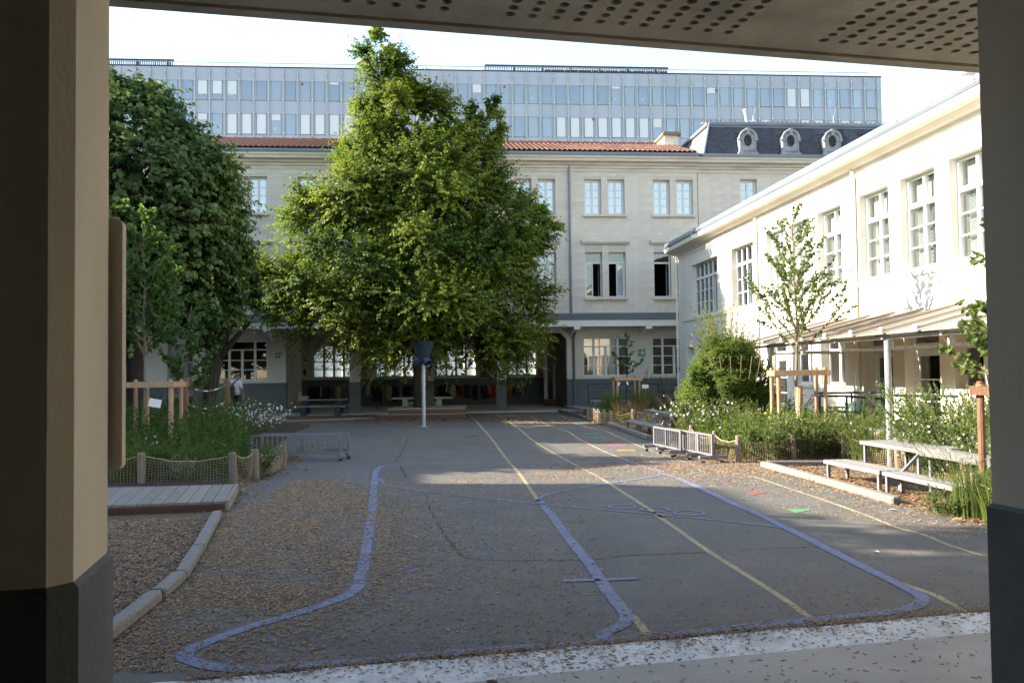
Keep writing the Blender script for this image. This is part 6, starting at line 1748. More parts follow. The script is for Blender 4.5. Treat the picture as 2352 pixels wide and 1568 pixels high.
# unseen trees added on the left to dapple the shade of the yard
def shade_tree(label, x, y, h, w, seed):
    o = thing('lime_tree', label, 'tree', (0, 0, 0), 0, 'unseen limes added for dappled shade')
    MB().tube([(x, y, 0), (x, y, 3), (x + .1, y, h * .8)], [.2, .17, .05], 9).put('trunk', M['bark'], o)
    crown(o, [(h, x - .4, x + .4), (h * .85, x - w * .7, x + w * .7), (h * .6, x - w, x + w), (h * .4, x - w * .95, x + w * .95), (2.6, x - w * .6, x + w * .6)], y, 1.0, 70, 1.25, 14, 8, .30, M['silver_leaf'], seed)
shade_tree('unseen clipped lime tree added to dapple the near yard', -13.5, 9.5, 9.2, 2.6, 41)

shade_tree('unseen low clipped lime tree added to break up the shadow edge', -13.8, 17.3, 7.3, 2.3, 43)

# young trees
def sapling(name, label, base, top, z0, nb, reach, leaf, per, m, seed, group=None, bark='bark_young', r=.028, up=.9, broad=True, zt=None):
    g = np.random.default_rng(seed)
    o = thing(name, label, 'young tree', (0, 0, 0), 0, group)
    b, t = Vector(base), Vector(top)
    tp = [b.lerp(t, f) + Vector((g.uniform(-.03, .03), g.uniform(-.03, .03), 0)) for f in np.linspace(0, 1, 8)]
    MB().tube(tp, [r * (1.05 - .9 * f) + .003 for f in np.linspace(0, 1, 8)], 8).put('trunk', M[bark], o, smooth=True)
    H_ = t.z - b.z; mb = MB(); LP, LA, LN = [], [], []
    br = []
    for k in range(nb):
        f = (z0 - b.z) / H_ + (1 - (z0 - b.z) / H_) * (k / nb) ** 1.15
        p = np.array(b.lerp(t, f)); az = k * 2.4 + g.uniform(-.4, .4)
        L_ = reach * (1 - .72 * (k / nb)) * g.uniform(.7, 1.15)
        d = np.array([math.cos(az), math.sin(az), up * g.uniform(.75, 1.3)]); d /= np.linalg.norm(d)
        br.append((p, d, L_, .5 * r * (1 - .6 * k / nb)))
        for q in range(3 if L_ > .5 else 1):
            ff = g.uniform(.3, .7); p2 = p + d * L_ * ff
            d2 = d + g.normal(0, .45, 3) + np.array([0, 0, .25]); d2 /= np.linalg.norm(d2)
            br.append((p2, d2, L_ * g.uniform(.3, .6), .004))
    for p, d, L_, rr in br:
        pts = [p + d * L_ * s_ + np.array([0, 0, .10 * L_ * s_ * s_]) + g.normal(0, .012, 3) * s_ for s_ in np.linspace(0, 1, 6)]
        mb.tube(pts, [rr * (1 - .8 * s_) + .0015 for s_ in np.linspace(0, 1, 6)], 5)
        for j in range(max(3, int(per * L_))):
            s_ = g.uniform(.18, 1.02); i = min(4, int(s_ * 5)); q = pts[i] + (pts[i + 1] - pts[i]) * (s_ * 5 - i if s_ < 1 else 1)
            a = d * .5 + g.normal(0, .7, 3) + np.array([0, 0, -.35])
            LP.append(q); LA.append(a); LN.append(np.array([0, 0, .8]) + g.normal(0, .5, 3))
    mb.put('branches', M[bark], o)
    n = len(LP); S = leaf * g.uniform(.6, 1.2, n)
    leaf_sheet('crown', np.array(LP), np.array(LA), np.array(LN), S, S * .82, np.clip(g.normal(.45, .25, n), 0, 1), m, parent=o, broad=broad)
    return o
YT = 'young staked trees'
sapling('maple_sapling', 'leafy young maple tied in the stake guard at the left pillar', (-7.25, 17.2, 0), (-7.30, 17.2, 4.85), 2.0, 26, 1.35, .105, 62, M['sapling_leaf'], 51, YT, r=.038)
sapling('maple_sapling', 'second thin young maple right behind the left staked one', (-7.0, 18.2, 0), (-6.75, 18.3, 3.1), 1.2, 14, 1.0, .10, 44, M['sapling_leaf'], 52, YT, r=.022)
sapling('lime_sapling', 'sunlit open-crowned young tree in stakes before the white wing', (5.53, 16.9, 0), (5.50, 16.9, 4.65), 1.9, 30, 1.5, .062, 50, M['young_leaf'], 53, YT, r=.036, up=1.0)
sapling('lime_sapling', 'sparse small sapling in the distant stakes before the grey wall', (4.02, 30.8, 0), (4.05, 30.8, 2.95), 1.45, 12, .75, .10, 20, M['sapling_leaf'], 54, YT, 'bark', r=.022)
o = sapling('lime_sapling', 'young tree at the right pillar reaching in with round leaves', (5.92, 9.85, 0), (5.85, 9.85, 3.4), 1.30, 20, 1.2, .092, 30, M['young_leaf'], 57, YT, r=.03, up=.35)

# herbs, shrubs and grasses
def plant(name, label, c, n, h, spread, leaf, lw, per, m, seed, group=None, cat='plant', stem='stem', sr=.0028, droop=.15, f0=.12, hang=.1, flowers=0, fsize=.022, fm='petal', ftop=.55, base=.12, parent=None, kind=None, up=.4, vary=.3):
    """A clump of n stems; leaves along each; flowers (four petals) on the upper part."""
    g = np.random.default_rng(seed)
    o = parent or thing(name, label, cat, (c[0], c[1], 0), 0, group)
    off = np.array([0, 0, 0.0])
    az = g.uniform(0, 2 * PI, n); hh = h * g.uniform(1 - vary, 1 + vary * .5, n); sp = spread * np.sqrt(g.uniform(0, 1, n))
    b = np.stack([np.cos(az) * base * g.uniform(0, 1, n), np.sin(az) * base * g.uniform(0, 1, n), np.zeros(n)], 1)
    az2 = az + g.normal(0, .4, n)
    K = 7; f = np.linspace(0, 1, K)
    path = b[:, None, :] + np.stack([np.cos(az2)[:, None] * sp[:, None] * f ** 1.35, np.sin(az2)[:, None] * sp[:, None] * f ** 1.35, hh[:, None] * (f - droop * f ** 3)], 2)
    path = path + g.normal(0, .012, path.shape) * f[None, :, None]
    strands('stems', path, np.linspace(sr, sr * .4, K)[None], M[stem], o)
    if per:
        ti = np.repeat(np.arange(n), per); N_ = len(ti)
        ff = g.uniform(f0, 1, N_); x = ff * (K - 1); i = np.minimum(x.astype(int), K - 2); t = (x - i)[:, None]
        P = path[ti, i] * (1 - t) + path[ti, i + 1] * t
        ax = unit(path[ti, i + 1] - path[ti, i])
        A = ax * .6 + g.normal(0, .6, (N_, 3)) + np.array([0, 0, up - hang])
        Nn = np.array([0, 0, .7]) + g.normal(0, .5, (N_, 3))
        S = leaf * g.uniform(.55, 1.25, N_) * (1.15 - .45 * ff)
        leaf_sheet('foliage', P, A, Nn, S, S * lw, np.clip(g.normal(.3, .2, N_) + .3 * ff, 0, 1), m, parent=o)
    if flowers:
        N_ = flowers
        ti = g.integers(0, n, N_); ff = g.uniform(ftop, 1.0, N_); x = ff * (K - 1); i = np.minimum(x.astype(int), K - 2); t = (x - i)[:, None]
        P = path[ti, i] * (1 - t) + path[ti, i + 1] * t + g.normal(0, .02, (N_, 3))
        dirn = unit(g.normal(0, .6, (N_, 3)) + np.array([0, -.5, .35]))
        a = unit(np.cross(dirn, g.normal(0, 1, (N_, 3)))); bb = np.cross(dirn, a)
        PP, AA, NN = [], [], []
        for k in range(4):
            w = k * PI / 2 + .2
            PP.append(P); AA.append(a * math.cos(w) + bb * math.sin(w) + dirn * .25); NN.append(dirn)
        S = np.tile(fsize * g.uniform(.7, 1.25, N_), 4)
        leaf_sheet('flowers', np.concatenate(PP), np.concatenate(AA), np.concatenate(NN), S, S * .75, g.uniform(0, 1, 4 * N_), M[fm], parent=o, kind='stuff')
    return o
def poly_pick(poly, n, g):
    P = np.array(poly); lo, hi = P.min(0), P.max(0); out = []
    while len(out) < n:
        q = g.uniform(lo, hi)
        ins = False; j = len(P) - 1
        for i in range(len(P)):
            if (P[i][1] > q[1]) != (P[j][1] > q[1]) and q[0] < (P[j][0] - P[i][0]) * (q[1] - P[i][1]) / (P[j][1] - P[i][1]) + P[i][0]: ins = not ins
            j = i
        if ins: out.append(q)
    return np.array(out)
def undergrowth(label, poly, n, h, per, leaf, lw, m, seed, spread=.22, z_of=None):
    """Ground cover of a bed: leafy shoots nobody could count, as one object."""
    g = np.random.default_rng(seed)
    c = poly_pick(poly, n, g)
    K = 5; f = np.linspace(0, 1, K)
    hh = h * g.uniform(.45, 1.15, n)
    if z_of is not None: hh = hh * np.array([z_of(*q) for q in c])
    az = g.uniform(0, 2 * PI, n); sp = spread * g.uniform(.2, 1, n)
    path = np.zeros((n, K, 3)); path[:, :, 0] = c[:, :1] + np.cos(az)[:, None] * sp[:, None] * f ** 1.4; path[:, :, 1] = c[:, 1:] + np.sin(az)[:, None] * sp[:, None] * f ** 1.4; path[:, :, 2] = hh[:, None] * f
    ti = np.repeat(np.arange(n), per); N_ = len(ti); x = g.uniform(.1, 1, N_) * (K - 1); i = np.minimum(x.astype(int), K - 2); t = (x - i)[:, None]
    P = path[ti, i] * (1 - t) + path[ti, i + 1] * t
    A = g.normal(0, .7, (N_, 3)) + np.array([0, 0, .35]); S = leaf * g.uniform(.5, 1.3, N_)
    ct = g.uniform(0, .6, n)
    o = leaf_sheet('undergrowth', P, A, np.array([0, 0, .7]) + g.normal(0, .5, (N_, 3)), S, S * lw, np.clip(ct[ti] + g.normal(.1, .18, N_), 0, 1), m, kind='stuff')
    props(o, label); return o
def grass(name, label, c, n, h, spread, m, seed, group=None, w=.007, base=.12):
    g = np.random.default_rng(seed)
    o = thing(name, label, 'grass', (c[0], c[1], 0), 0, group)
    az = g.uniform(0, 2 * PI, n); K = 6; f = np.linspace(0, 1, K); hh = h * g.uniform(.6, 1.1, n); sp = spread * g.uniform(.3, 1.1, n)
    b = np.stack([np.cos(az) * base * np.sqrt(g.uniform(0, 1, n)), np.sin(az) * base * np.sqrt(g.uniform(0, 1, n))], 1)
    X = b[:, None, 0] + np.cos(az)[:, None] * sp[:, None] * f ** 1.6; Y = b[:, None, 1] + np.sin(az)[:, None] * sp[:, None] * f ** 1.6; Z = hh[:, None] * np.sin(f * 1.9) / math.sin(min(1.9, PI / 2))
    path = np.stack([X, Y, Z], 2); side = np.stack([-np.sin(az), np.cos(az), np.zeros(n)], 1)[:, None, :] * (w * (1 - .9 * f))[None, :, None]
    V = np.stack([path - side, path + side], 2).reshape(-1, 3)
    q = (np.arange(n)[:, None] * K + np.arange(K - 1)[None]).reshape(-1) * 2
    put('blades', quads_mesh('blades', V, np.stack([q, q + 1, q + 3, q + 2], 1), m, np.repeat(np.clip(g.normal(.45, .25, n), 0, 1), K * 2)), o)
    return o
FLW = 'white-flowered gaura clumps'
# left garden
undergrowth('dense green herbs filling the left garden bed', [(-4.3, 13.45), (-4.3, 15.0), (-5.25, 16.4), (-5.6, 18), (-5.8, 20.3), (-6.3, 22), (-12, 22), (-10, 13.5)], 2300, .84, 19, .08, .42, M['herb_leaf'], 61, .25, lambda x, y: .62 + .5 * min(1, max(0, (y - 13.6) / 3)))
undergrowth('dense green herbs in the far half of the left garden', [(-6.1, 22), (-7.0, 26), (-14, 26), (-14, 22)], 650, .95, 16, .09, .42, M['herb_leaf'], 62)
plant('gaura_plant', 'big white-flowered gaura leaning over the yard at the left garden edge', (-5.9, 20.0), 120, 1.12, .80, .05, .22, 12, M['herb_leaf'], 63, FLW, stem='stem_red', flowers=260, fsize=.028, base=.35)
plant('gaura_plant', 'smaller white-flowered gaura among the herbs left of the walking man', (-6.6, 20.6), 50, 1.05, .6, .05, .22, 10, M['herb_leaf'], 64, FLW, stem='stem_red', flowers=45, fsize=.026, base=.25)
for k, (x, y, h) in enumerate(((-6.75, 19.2, 2.05), (-6.35, 19.6, 1.75), (-6.55, 20.6, 1.5))):
    plant('tall_shrub', ['tall thin shrub with small leaves before the left arcade window, tallest of three', 'thin upright shrub right of the tallest one in the left garden', 'lowest thin shrub behind the other two in the left garden'][k], (x, y), 9, h, .38, .07, .36, 34, M['herb_leaf'], 66 + k, 'thin shrubs of the left garden', 'shrub', sr=.006, up=.1)
grass('grass_tuft', 'long overhanging grass tuft behind the left net beside the pillar', (-6.0, 13.9), 420, .55, .5, M['grass_leaf'], 70, base=.35)
grass('grass_tuft', 'bright grass tuft behind the left net near the middle post', (-5.2, 14.1), 260, .5, .42, M['grass_leaf'], 71, base=.3)
plant('sage_plant', 'grey-leaved sage plant behind the left net, between its two posts', (-5.15, 13.62), 16, .42, .20, .085, .45, 16, M['sage_leaf'], 72, cat='plant')
plant('herb_plant', 'bushy light green herb spilling round the last post of the left net', (-4.25, 14.1), 70, .55, .4, .05, .5, 26, M['herb_leaf'], 73, base=.3, flowers=8, fm='petal_r', fsize=.02)
plant('herb_plant', 'yellow-green feathery herb in the middle of the left garden', (-5.5, 16.2), 80, .85, .6, .06, .2, 30, M['willow_leaf'], 74, base=.35)
plant('herb_plant', 'yellow-green feathery herb below the rope with white ribbons', (-6.6, 18.2), 80, 1.0, .6, .06, .2, 30, M['willow_leaf'], 75, base=.4)
plant('herb_plant', 'light green herb with a few white flowers in front of the staked left tree', (-6.4, 15.4), 60, .8, .5, .07, .35, 22, M['herb_leaf'], 76, base=.35, flowers=16, fsize=.03)
# right bed
undergrowth('dense green herbs behind the right net fence', [(4.0, 15.5), (5.0, 15.85), (5.95, 16.0), (6.2, 19), (5.6, 22.5), (4.0, 22.5), (3.75, 18)], 1500, .76, 22, .065, .45, M['willow_leaf'], 81, .22)
WB_ = thing('willow_shrub', 'large dense rounded yellow-green willow-like bush in the right bed', 'shrub')
strands('stems', np.array([[(4.85 + .22 * math.cos(a) * (1 + 2.5 * f), 19.0 + .25 * math.sin(a) * (1 + 3 * f), 1.9 * f) for f in np.linspace(0, 1, 6)] for a in np.linspace(0, 6, 22)]), .009, M['stem_red'], WB_)
crown(WB_, [(2.15, 4.3, 5.2), (1.8, 4.0, 5.5), (1.2, 3.75, 5.65), (.6, 3.7, 5.7), (.15, 3.8, 5.6)], 19.0, .85, 110, .62, 34, 16, .080, M['willow_leaf'], 82, lw=.3, hang=.1, tip=.5, inset=.5)
plant('herb_plant', 'bright leafy herb right behind the sunlit net fence, left of its middle post', (4.6, 15.75), 90, .85, .4, .065, .45, 28, M['young_leaf'], 130, base=.35)
plant('herb_plant', 'bright leafy herb right behind the sunlit net fence, right of its middle post', (5.35, 15.95), 100, .92, .45, .065, .5, 28, M['young_leaf'], 131, base=.4, flowers=14, fm='petal_y', fsize=.02)
plant('willow_shrub', 'tall feathery top shoots rising behind the large bush', (4.75, 19.2), 130, 3.05, .62, .13, .15, 90, M['willow_leaf'], 83, cat='shrub', stem='stem_red', sr=.006, base=.3, droop=.08, up=.3, f0=.3)
plant('gaura_plant', 'white-flowered gaura spilling over the grey barriers at the right bed', (3.95, 18.6), 120, 1.15, .75, .05, .22, 12, M['herb_leaf'], 84, FLW, stem='stem_red', flowers=130, fsize=.028, base=.4)
plant('gaura_plant', 'white-flowered gaura in front of the willow-like bush', (4.5, 17.2), 80, 1.0, .6, .05, .24, 14, M['herb_leaf'], 85, FLW, stem='stem_red', flowers=45, fsize=.028, base=.35)
plant('herb_plant', 'light green leafy herb between gaura and the staked young tree', (4.75, 16.5), 80, 1.0, .55, .075, .4, 26, M['young_leaf'], 86, base=.35)
plant('herb_plant', 'leafy herb with small yellow flowers under the right staked tree', (5.45, 16.5), 90, .95, .6, .07, .45, 26, M['herb_leaf'], 87, base=.4, flowers=26, fm='petal_y', fsize=.028)
plant('lavender_plant', 'silvery fine-stemmed plant beside the yellow flowers at the right net', (4.95, 16.0), 90, .78, .35, .035, .2, 22, M['sage_leaf'], 88, base=.2, flowers=70, fsize=.014)
plant('dry_plant', 'rust-brown dried plant in the right bed beside the last net post', (6.15, 16.3), 90, .85, .45, .03, .6, 30, M['dry_plant'], 89, stem='stem_red', base=.3, cat='dry plant')
plant('dry_plant', 'low rust-brown dried patch behind the right net', (5.75, 16.2), 60, .5, .4, .03, .6, 26, M['dry_plant'], 90, stem='stem_red', base=.3, cat='dry plant')
plant('herb_plant', 'bright feathery herb between the staked tree and the raised walk', (6.05, 15.9), 120, .95, .6, .06, .22, 34, M['willow_leaf'], 93, base=.45, flowers=14, fsize=.03)
plant('leafy_shrub', 'dense green shrub at the foot of the raised walk, behind the brown dried plant', (6.5, 17.0), 110, 1.0, .65, .065, .5, 46, M['herb_leaf'], 94, cat='shrub', base=.5, sr=.005)
plant('leafy_shrub', 'dark dense shrub between the willow-like bush and the staked tree', (5.4, 18.4), 120, 1.15, .7, .065, .5, 50, M['herb_leaf'], 97, cat='shrub', base=.5, sr=.005)
# behind the bench
plant('herb_plant', 'green herbs behind the grey bench with backrest', (4.6, 22.6), 80, .7, .6, .06, .4, 22, M['herb_leaf'], 91, base=.5)
# distant bed
undergrowth('green herbs in the distant bed by the arcade', [(2.9, 26.3), (2.65, 29), (2.7, 31), (5.4, 31.3), (5.6, 27.6), (3.8, 27)], 420, .42, 14, .07, .4, M['herb_leaf'], 95)
for k, (x, y, h, lab) in enumerate(((3.45, 27.4, .72, 'brown dried bushy clump, left one of the pair behind the distant net'), (3.98, 27.6, .78, 'brown dried bushy clump, right one of the pair behind the distant net'), (5.0, 29.5, .85, 'large brown dried clump before the distant grey wall'), (5.55, 30.2, .8, 'brown dried clump touching the corner of the white wing'), (4.4, 31.0, .9, 'brown dried clump beside the white plant label'))):
    plant('dry_plant', lab, (x, y), 110, h, .33, .03, .5, 24, M['dry_plant'], 100 + k, 'brown dried clumps of the distant bed', 'dry plant', stem='stem_red', base=.18)
grass('grass_tuft', 'tall dark green grass tuft left of the distant stake guard', (3.35, 29.6), 220, .95, .5, M['grass_leaf'], 110, base=.3, w=.012)
grass('grass_tuft', 'tall dark green grass tuft right of the distant stake guard', (4.4, 29.6), 260, 1.0, .5, M['grass_leaf'], 111, base=.3, w=.012)
for k, (x, y, h, lab) in enumerate(((4.75, 31.4, 1.75, 'loose leafy shrub between the distant sapling and the lamp'), (5.55, 31.6, 1.9, 'loose dark shrub before the second classroom window'))):
    plant('tall_shrub', lab, (x, y), 12, h, .5, .09, .4, 26, M['sapling_leaf'], 112 + k, 'loose shrubs by the grey wall', 'shrub', sr=.008, up=.1)
# near the right pillar
plant('leafy_shrub', 'large sunlit light green shrub behind the grey table', (6.55, 13.2), 190, 1.45, .85, .07, .45, 60, M['young_leaf'], 120, cat='shrub', base=.5, flowers=24, fsize=.02, sr=.005)
plant('leafy_shrub', 'sunlit leafy shrub with pale blossoms close to the right pillar', (6.35, 11.4), 110, 1.35, .7, .07, .5, 56, M['young_leaf'], 121, cat='shrub', base=.45, flowers=30, fsize=.02, sr=.005)
plant('herb_plant', 'feathery bright herb left of the big shrub behind the table', (6.15, 15.0), 110, .95, .6, .06, .2, 34, M['willow_leaf'], 122, base=.4, flowers=14, fsize=.03)
plant('gaura_plant', 'nearest gaura with large white flowers hanging over the front bench', (5.35, 10.35), 95, 1.0, .75, .055, .16, 12, M['herb_leaf'], 123, FLW, stem='stem', flowers=70, fsize=.021, base=.3, sr=.0022)
plant('gaura_plant', 'gaura stems with starry white flowers at the edge of the right pillar', (5.75, 9.9), 60, 1.15, .55, .055, .16, 12, M['herb_leaf'], 124, FLW, stem='stem', flowers=60, fsize=.02, base=.25, sr=.0022)
grass('grass_tuft', 'bright yellow-green grass at the foot of the right pillar', (5.22, 9.1), 420, .60, .42, M['grass_leaf'], 125, base=.36, w=.004)
grass('grass_tuft', 'loose pale grass in front of the nearest net post by the front bench', (4.98, 9.5), 300, .55, .28, M['grass_leaf'], 128, base=.2, w=.004)
plant('herb_plant', 'dark low herb tangle under the end of the nearest bench', (4.75, 9.65), 50, .34, .25, .05, .3, 18, M['herb_leaf'], 126, base=.16)
undergrowth('green herbs behind the nearest right net', [(5.4, 9.4), (6.0, 11), (6.3, 13), (6.1, 15.4), (6.9, 15.4), (7.5, 9)], 420, .72, 18, .06, .4, M['herb_leaf'], 127)

# ------------------------------------------------------------------ wood chips on the ground
def chips(name, label, n, seed, dens, lo, hi, Lr, Wr, z0=.006, zj=.012, m='chip', tilt=.35):
    g = np.random.default_rng(seed); out = []; tot = 0
    while tot < n:
        q = g.uniform(lo, hi, (n * 2, 2)); k = g.uniform(0, 1, len(q)) < dens(q); q = q[k]; out.append(q); tot += len(q)
        if len(out) > 60: break
    c = np.concatenate(out)[:n]; n = len(c)
    a = g.uniform(0, PI, n); d = np.stack([np.cos(a), np.sin(a), g.normal(0, tilt * .4, n)], 1); d = unit(d); s_ = np.stack([-np.sin(a), np.cos(a), g.normal(0, tilt, n)], 1); s_ = unit(s_)
    L_ = g.uniform(*Lr, n)[:, None]; W_ = g.uniform(*Wr, n)[:, None]
    P = np.concatenate([c, (z0 + g.uniform(0, zj, n))[:, None]], 1); up = np.array([0, 0, 1.0])
    V = np.stack([P - d * L_ / 2 - s_ * W_ / 2, P + d * L_ / 2 - s_ * W_ * .4, P + d * L_ * .5 + up * .003, P - d * L_ * .45 + up * .004, P - d * L_ / 2 + s_ * W_ / 2, P + d * L_ * .45 + s_ * W_ * .45], 1).reshape(-1, 3)
    b = (np.arange(n) * 6)[:, None]
    F = np.concatenate([b + np.array([[0, 1, 2, 3]]), b + np.array([[3, 2, 5, 4]])], 0)
    o = put(name, quads_mesh(name, V, F, M[m], np.repeat(g.beta(1.6, 1.6, n), 6)), kind='stuff'); props(o, label); return o
EDGE = np.array([ground_point(*p) for p in ((560, 1085), (700, 1112), (835, 1180), (862, 1250), (835, 1320), (690, 1400), (470, 1480), (330, 1560), (300, 1640))])
def edge_dist(q):
    """Signed distance to the edge of the spilled chips: negative on the chip side (left)."""
    best = np.full(len(q), 1e9); sg = np.ones(len(q))
    for i in range(len(EDGE) - 1):
        a, b = EDGE[i], EDGE[i + 1]; d = b - a; t = np.clip(((q - a) @ d) / (d @ d), 0, 1); r = q - (a + t[:, None] * d)
        l = np.linalg.norm(r, axis=1); s_ = np.sign(d[0] * r[:, 1] - d[1] * r[:, 0]); k = l < best
        best[k] = l[k]; sg[k] = s_[k]
    return best * sg
tl = np.array(TIMBER_L)
def x_timber(y): return np.interp(y, tl[::-1, 1], tl[::-1, 0])
noise_k = RNG.uniform(-1, 1, (14, 4))
def lumps(q):
    v = np.zeros(len(q))
    for k in noise_k: v += np.sin(q[:, 0] * k[0] * 6 + q[:, 1] * k[1] * 6 + k[2] * 9)
    return v / 14
OUTL = np.array(smooth_line([ground_point(*p) for p in outline], 5, True))
def off_line(q):
    """Feet keep the painted loop half swept: chips lie thinner on it."""
    v = np.ones(len(q))
    for a in range(0, len(q), 4000):
        d = np.sqrt(((q[a:a + 4000, None, :] - OUTL[None]) ** 2).sum(2)).min(1)
        v[a:a + 4000] = np.where(d < .10, .22, 1.0)
    return v
def d_spill(q):
    s_ = edge_dist(q)      # >0 on one side
    d = np.where(s_ < 0, .75 + 1.3 * lumps(q), .85 * np.exp(-s_ / .28) + .10 * np.exp(-s_ / 1.6) + .02)
    return np.clip(d * (q[:, 0] > x_timber(q[:, 1]) + .05), 0, 1) * off_line(q)
test = edge_dist(np.array([[-2.0, 7.0], [1.0, 7.0]]))
if test[0] > 0: _ed = edge_dist; edge_dist = lambda q: -_ed(q)
chips('wood_chips', 'wood chips covering the play bed on the left', 24000, 201, lambda q: (q[:, 0] < x_timber(q[:, 1]) - .06) * (q[:, 1] < 10.05 + .19 * (q[:, 0] + 3.45)), (-5.6, 4.2), (-2.4, 10.5), (.016, .048), (.006, .015), .010, .03)
chips('wood_chips', 'wood chips spilled over the asphalt beside the timber kerb', 36000, 202, d_spill, (-3.6, 4.9), (.8, 13.6), (.012, .042), (.005, .012), .004, .008)
gW = math.sin(R(13)), math.cos(R(13))
def d_edge(q):
    w = -q[:, 0] * gW[0] + q[:, 1] * gW[1]
    return np.clip(.9 * np.exp(-np.abs(w - 5.06) / .05) + .11 * (w > 4.62) * (w < 5.05) * (.6 + 1.2 * lumps(q)) + .012 * (w <= 4.62) + .04 * np.exp(-np.abs(w - 5.3) / .3), 0, 1)
chips('wood_chips', 'wood chips along the broken asphalt edge at the threshold', 5200, 203, d_edge, (-1.8, 4.0), (3.8, 7.2), (.010, .036), (.004, .010), .012, .004)
chips('wood_chips', 'thin scatter of wood chips over the whole yard', 15000, 204, lambda q: .25 + .75 * np.clip(lumps(q) * 3, 0, 1) * 1.0, (-3, 5.5), (4.6, 22), (.008, .022), (.003, .007), .004, .004)
def d_right(q):
    e = np.interp(q[:, 1], [9, 10.4, 12.75, 14.6, 16, 18], [4.9, 4.5, 4.3, 4.1, 3.5, 3.3])
    return np.clip(np.exp(-np.abs(q[:, 0] - e - .15) / .35) + (q[:, 0] > e + .1) * .8, 0, 1)
chips('wood_chips', 'pale wood chips round the right benches and net fences', 16000, 205, d_right, (2.6, 8.2), (6.2, 17), (.012, .042), (.005, .012), .012, .01)
chips('wood_chips', 'pale wood chips drifted over the asphalt before the right net fence', 9000, 209, lambda q: np.clip(np.exp(-((q[:, 1] - 14.6) / 1.3) ** 2) * (.25 + .75 * np.clip((q[:, 0] - .5) / 3.2, 0, 1)) * (.7 + 1.2 * lumps(q)), 0, 1), (.3, 11.5), (4.3, 17.5), (.012, .036), (.005, .011), .004, .006)
chips('fallen_leaves', 'dry fallen leaves under the big lime and along the left kerb', 3200, 206, lambda q: np.clip(np.exp(-np.abs(q[:, 1] - 30.2 + .25 * np.abs(q[:, 0] + 5)) / .5) + .10, 0, 1), (-9.5, 27), (2, 34.4), (.05, .10), (.03, .06), .006, .015, 'litter', .2)
chips('fallen_leaves', 'dry fallen leaves at the foot of the right pillar and the net fences', 2600, 207, lambda q: np.clip(np.exp(-np.abs(q[:, 0] - np.interp(q[:, 1], [8, 9.3, 10, 15, 16, 20, 26, 29], [5.2, 4.9, 5.0, 4.5, 3.75, 3.6, 2.85, 2.45])) / .14), 0, 1), (2.2, 7.6), (5.8, 29), (.03, .07), (.02, .045), .012, .02, 'litter', .3)
chips('fallen_leaves', 'dry leaves along the left net fence and the deck', 1500, 208, lambda q: np.clip(np.exp(-np.abs(q[:, 0] + 4.0 + .09 * (q[:, 1] - 13)) / .16), 0, 1), (-5.8, 10.5), (-3.2, 20), (.03, .07), (.02, .045), .006, .02, 'litter', .3)
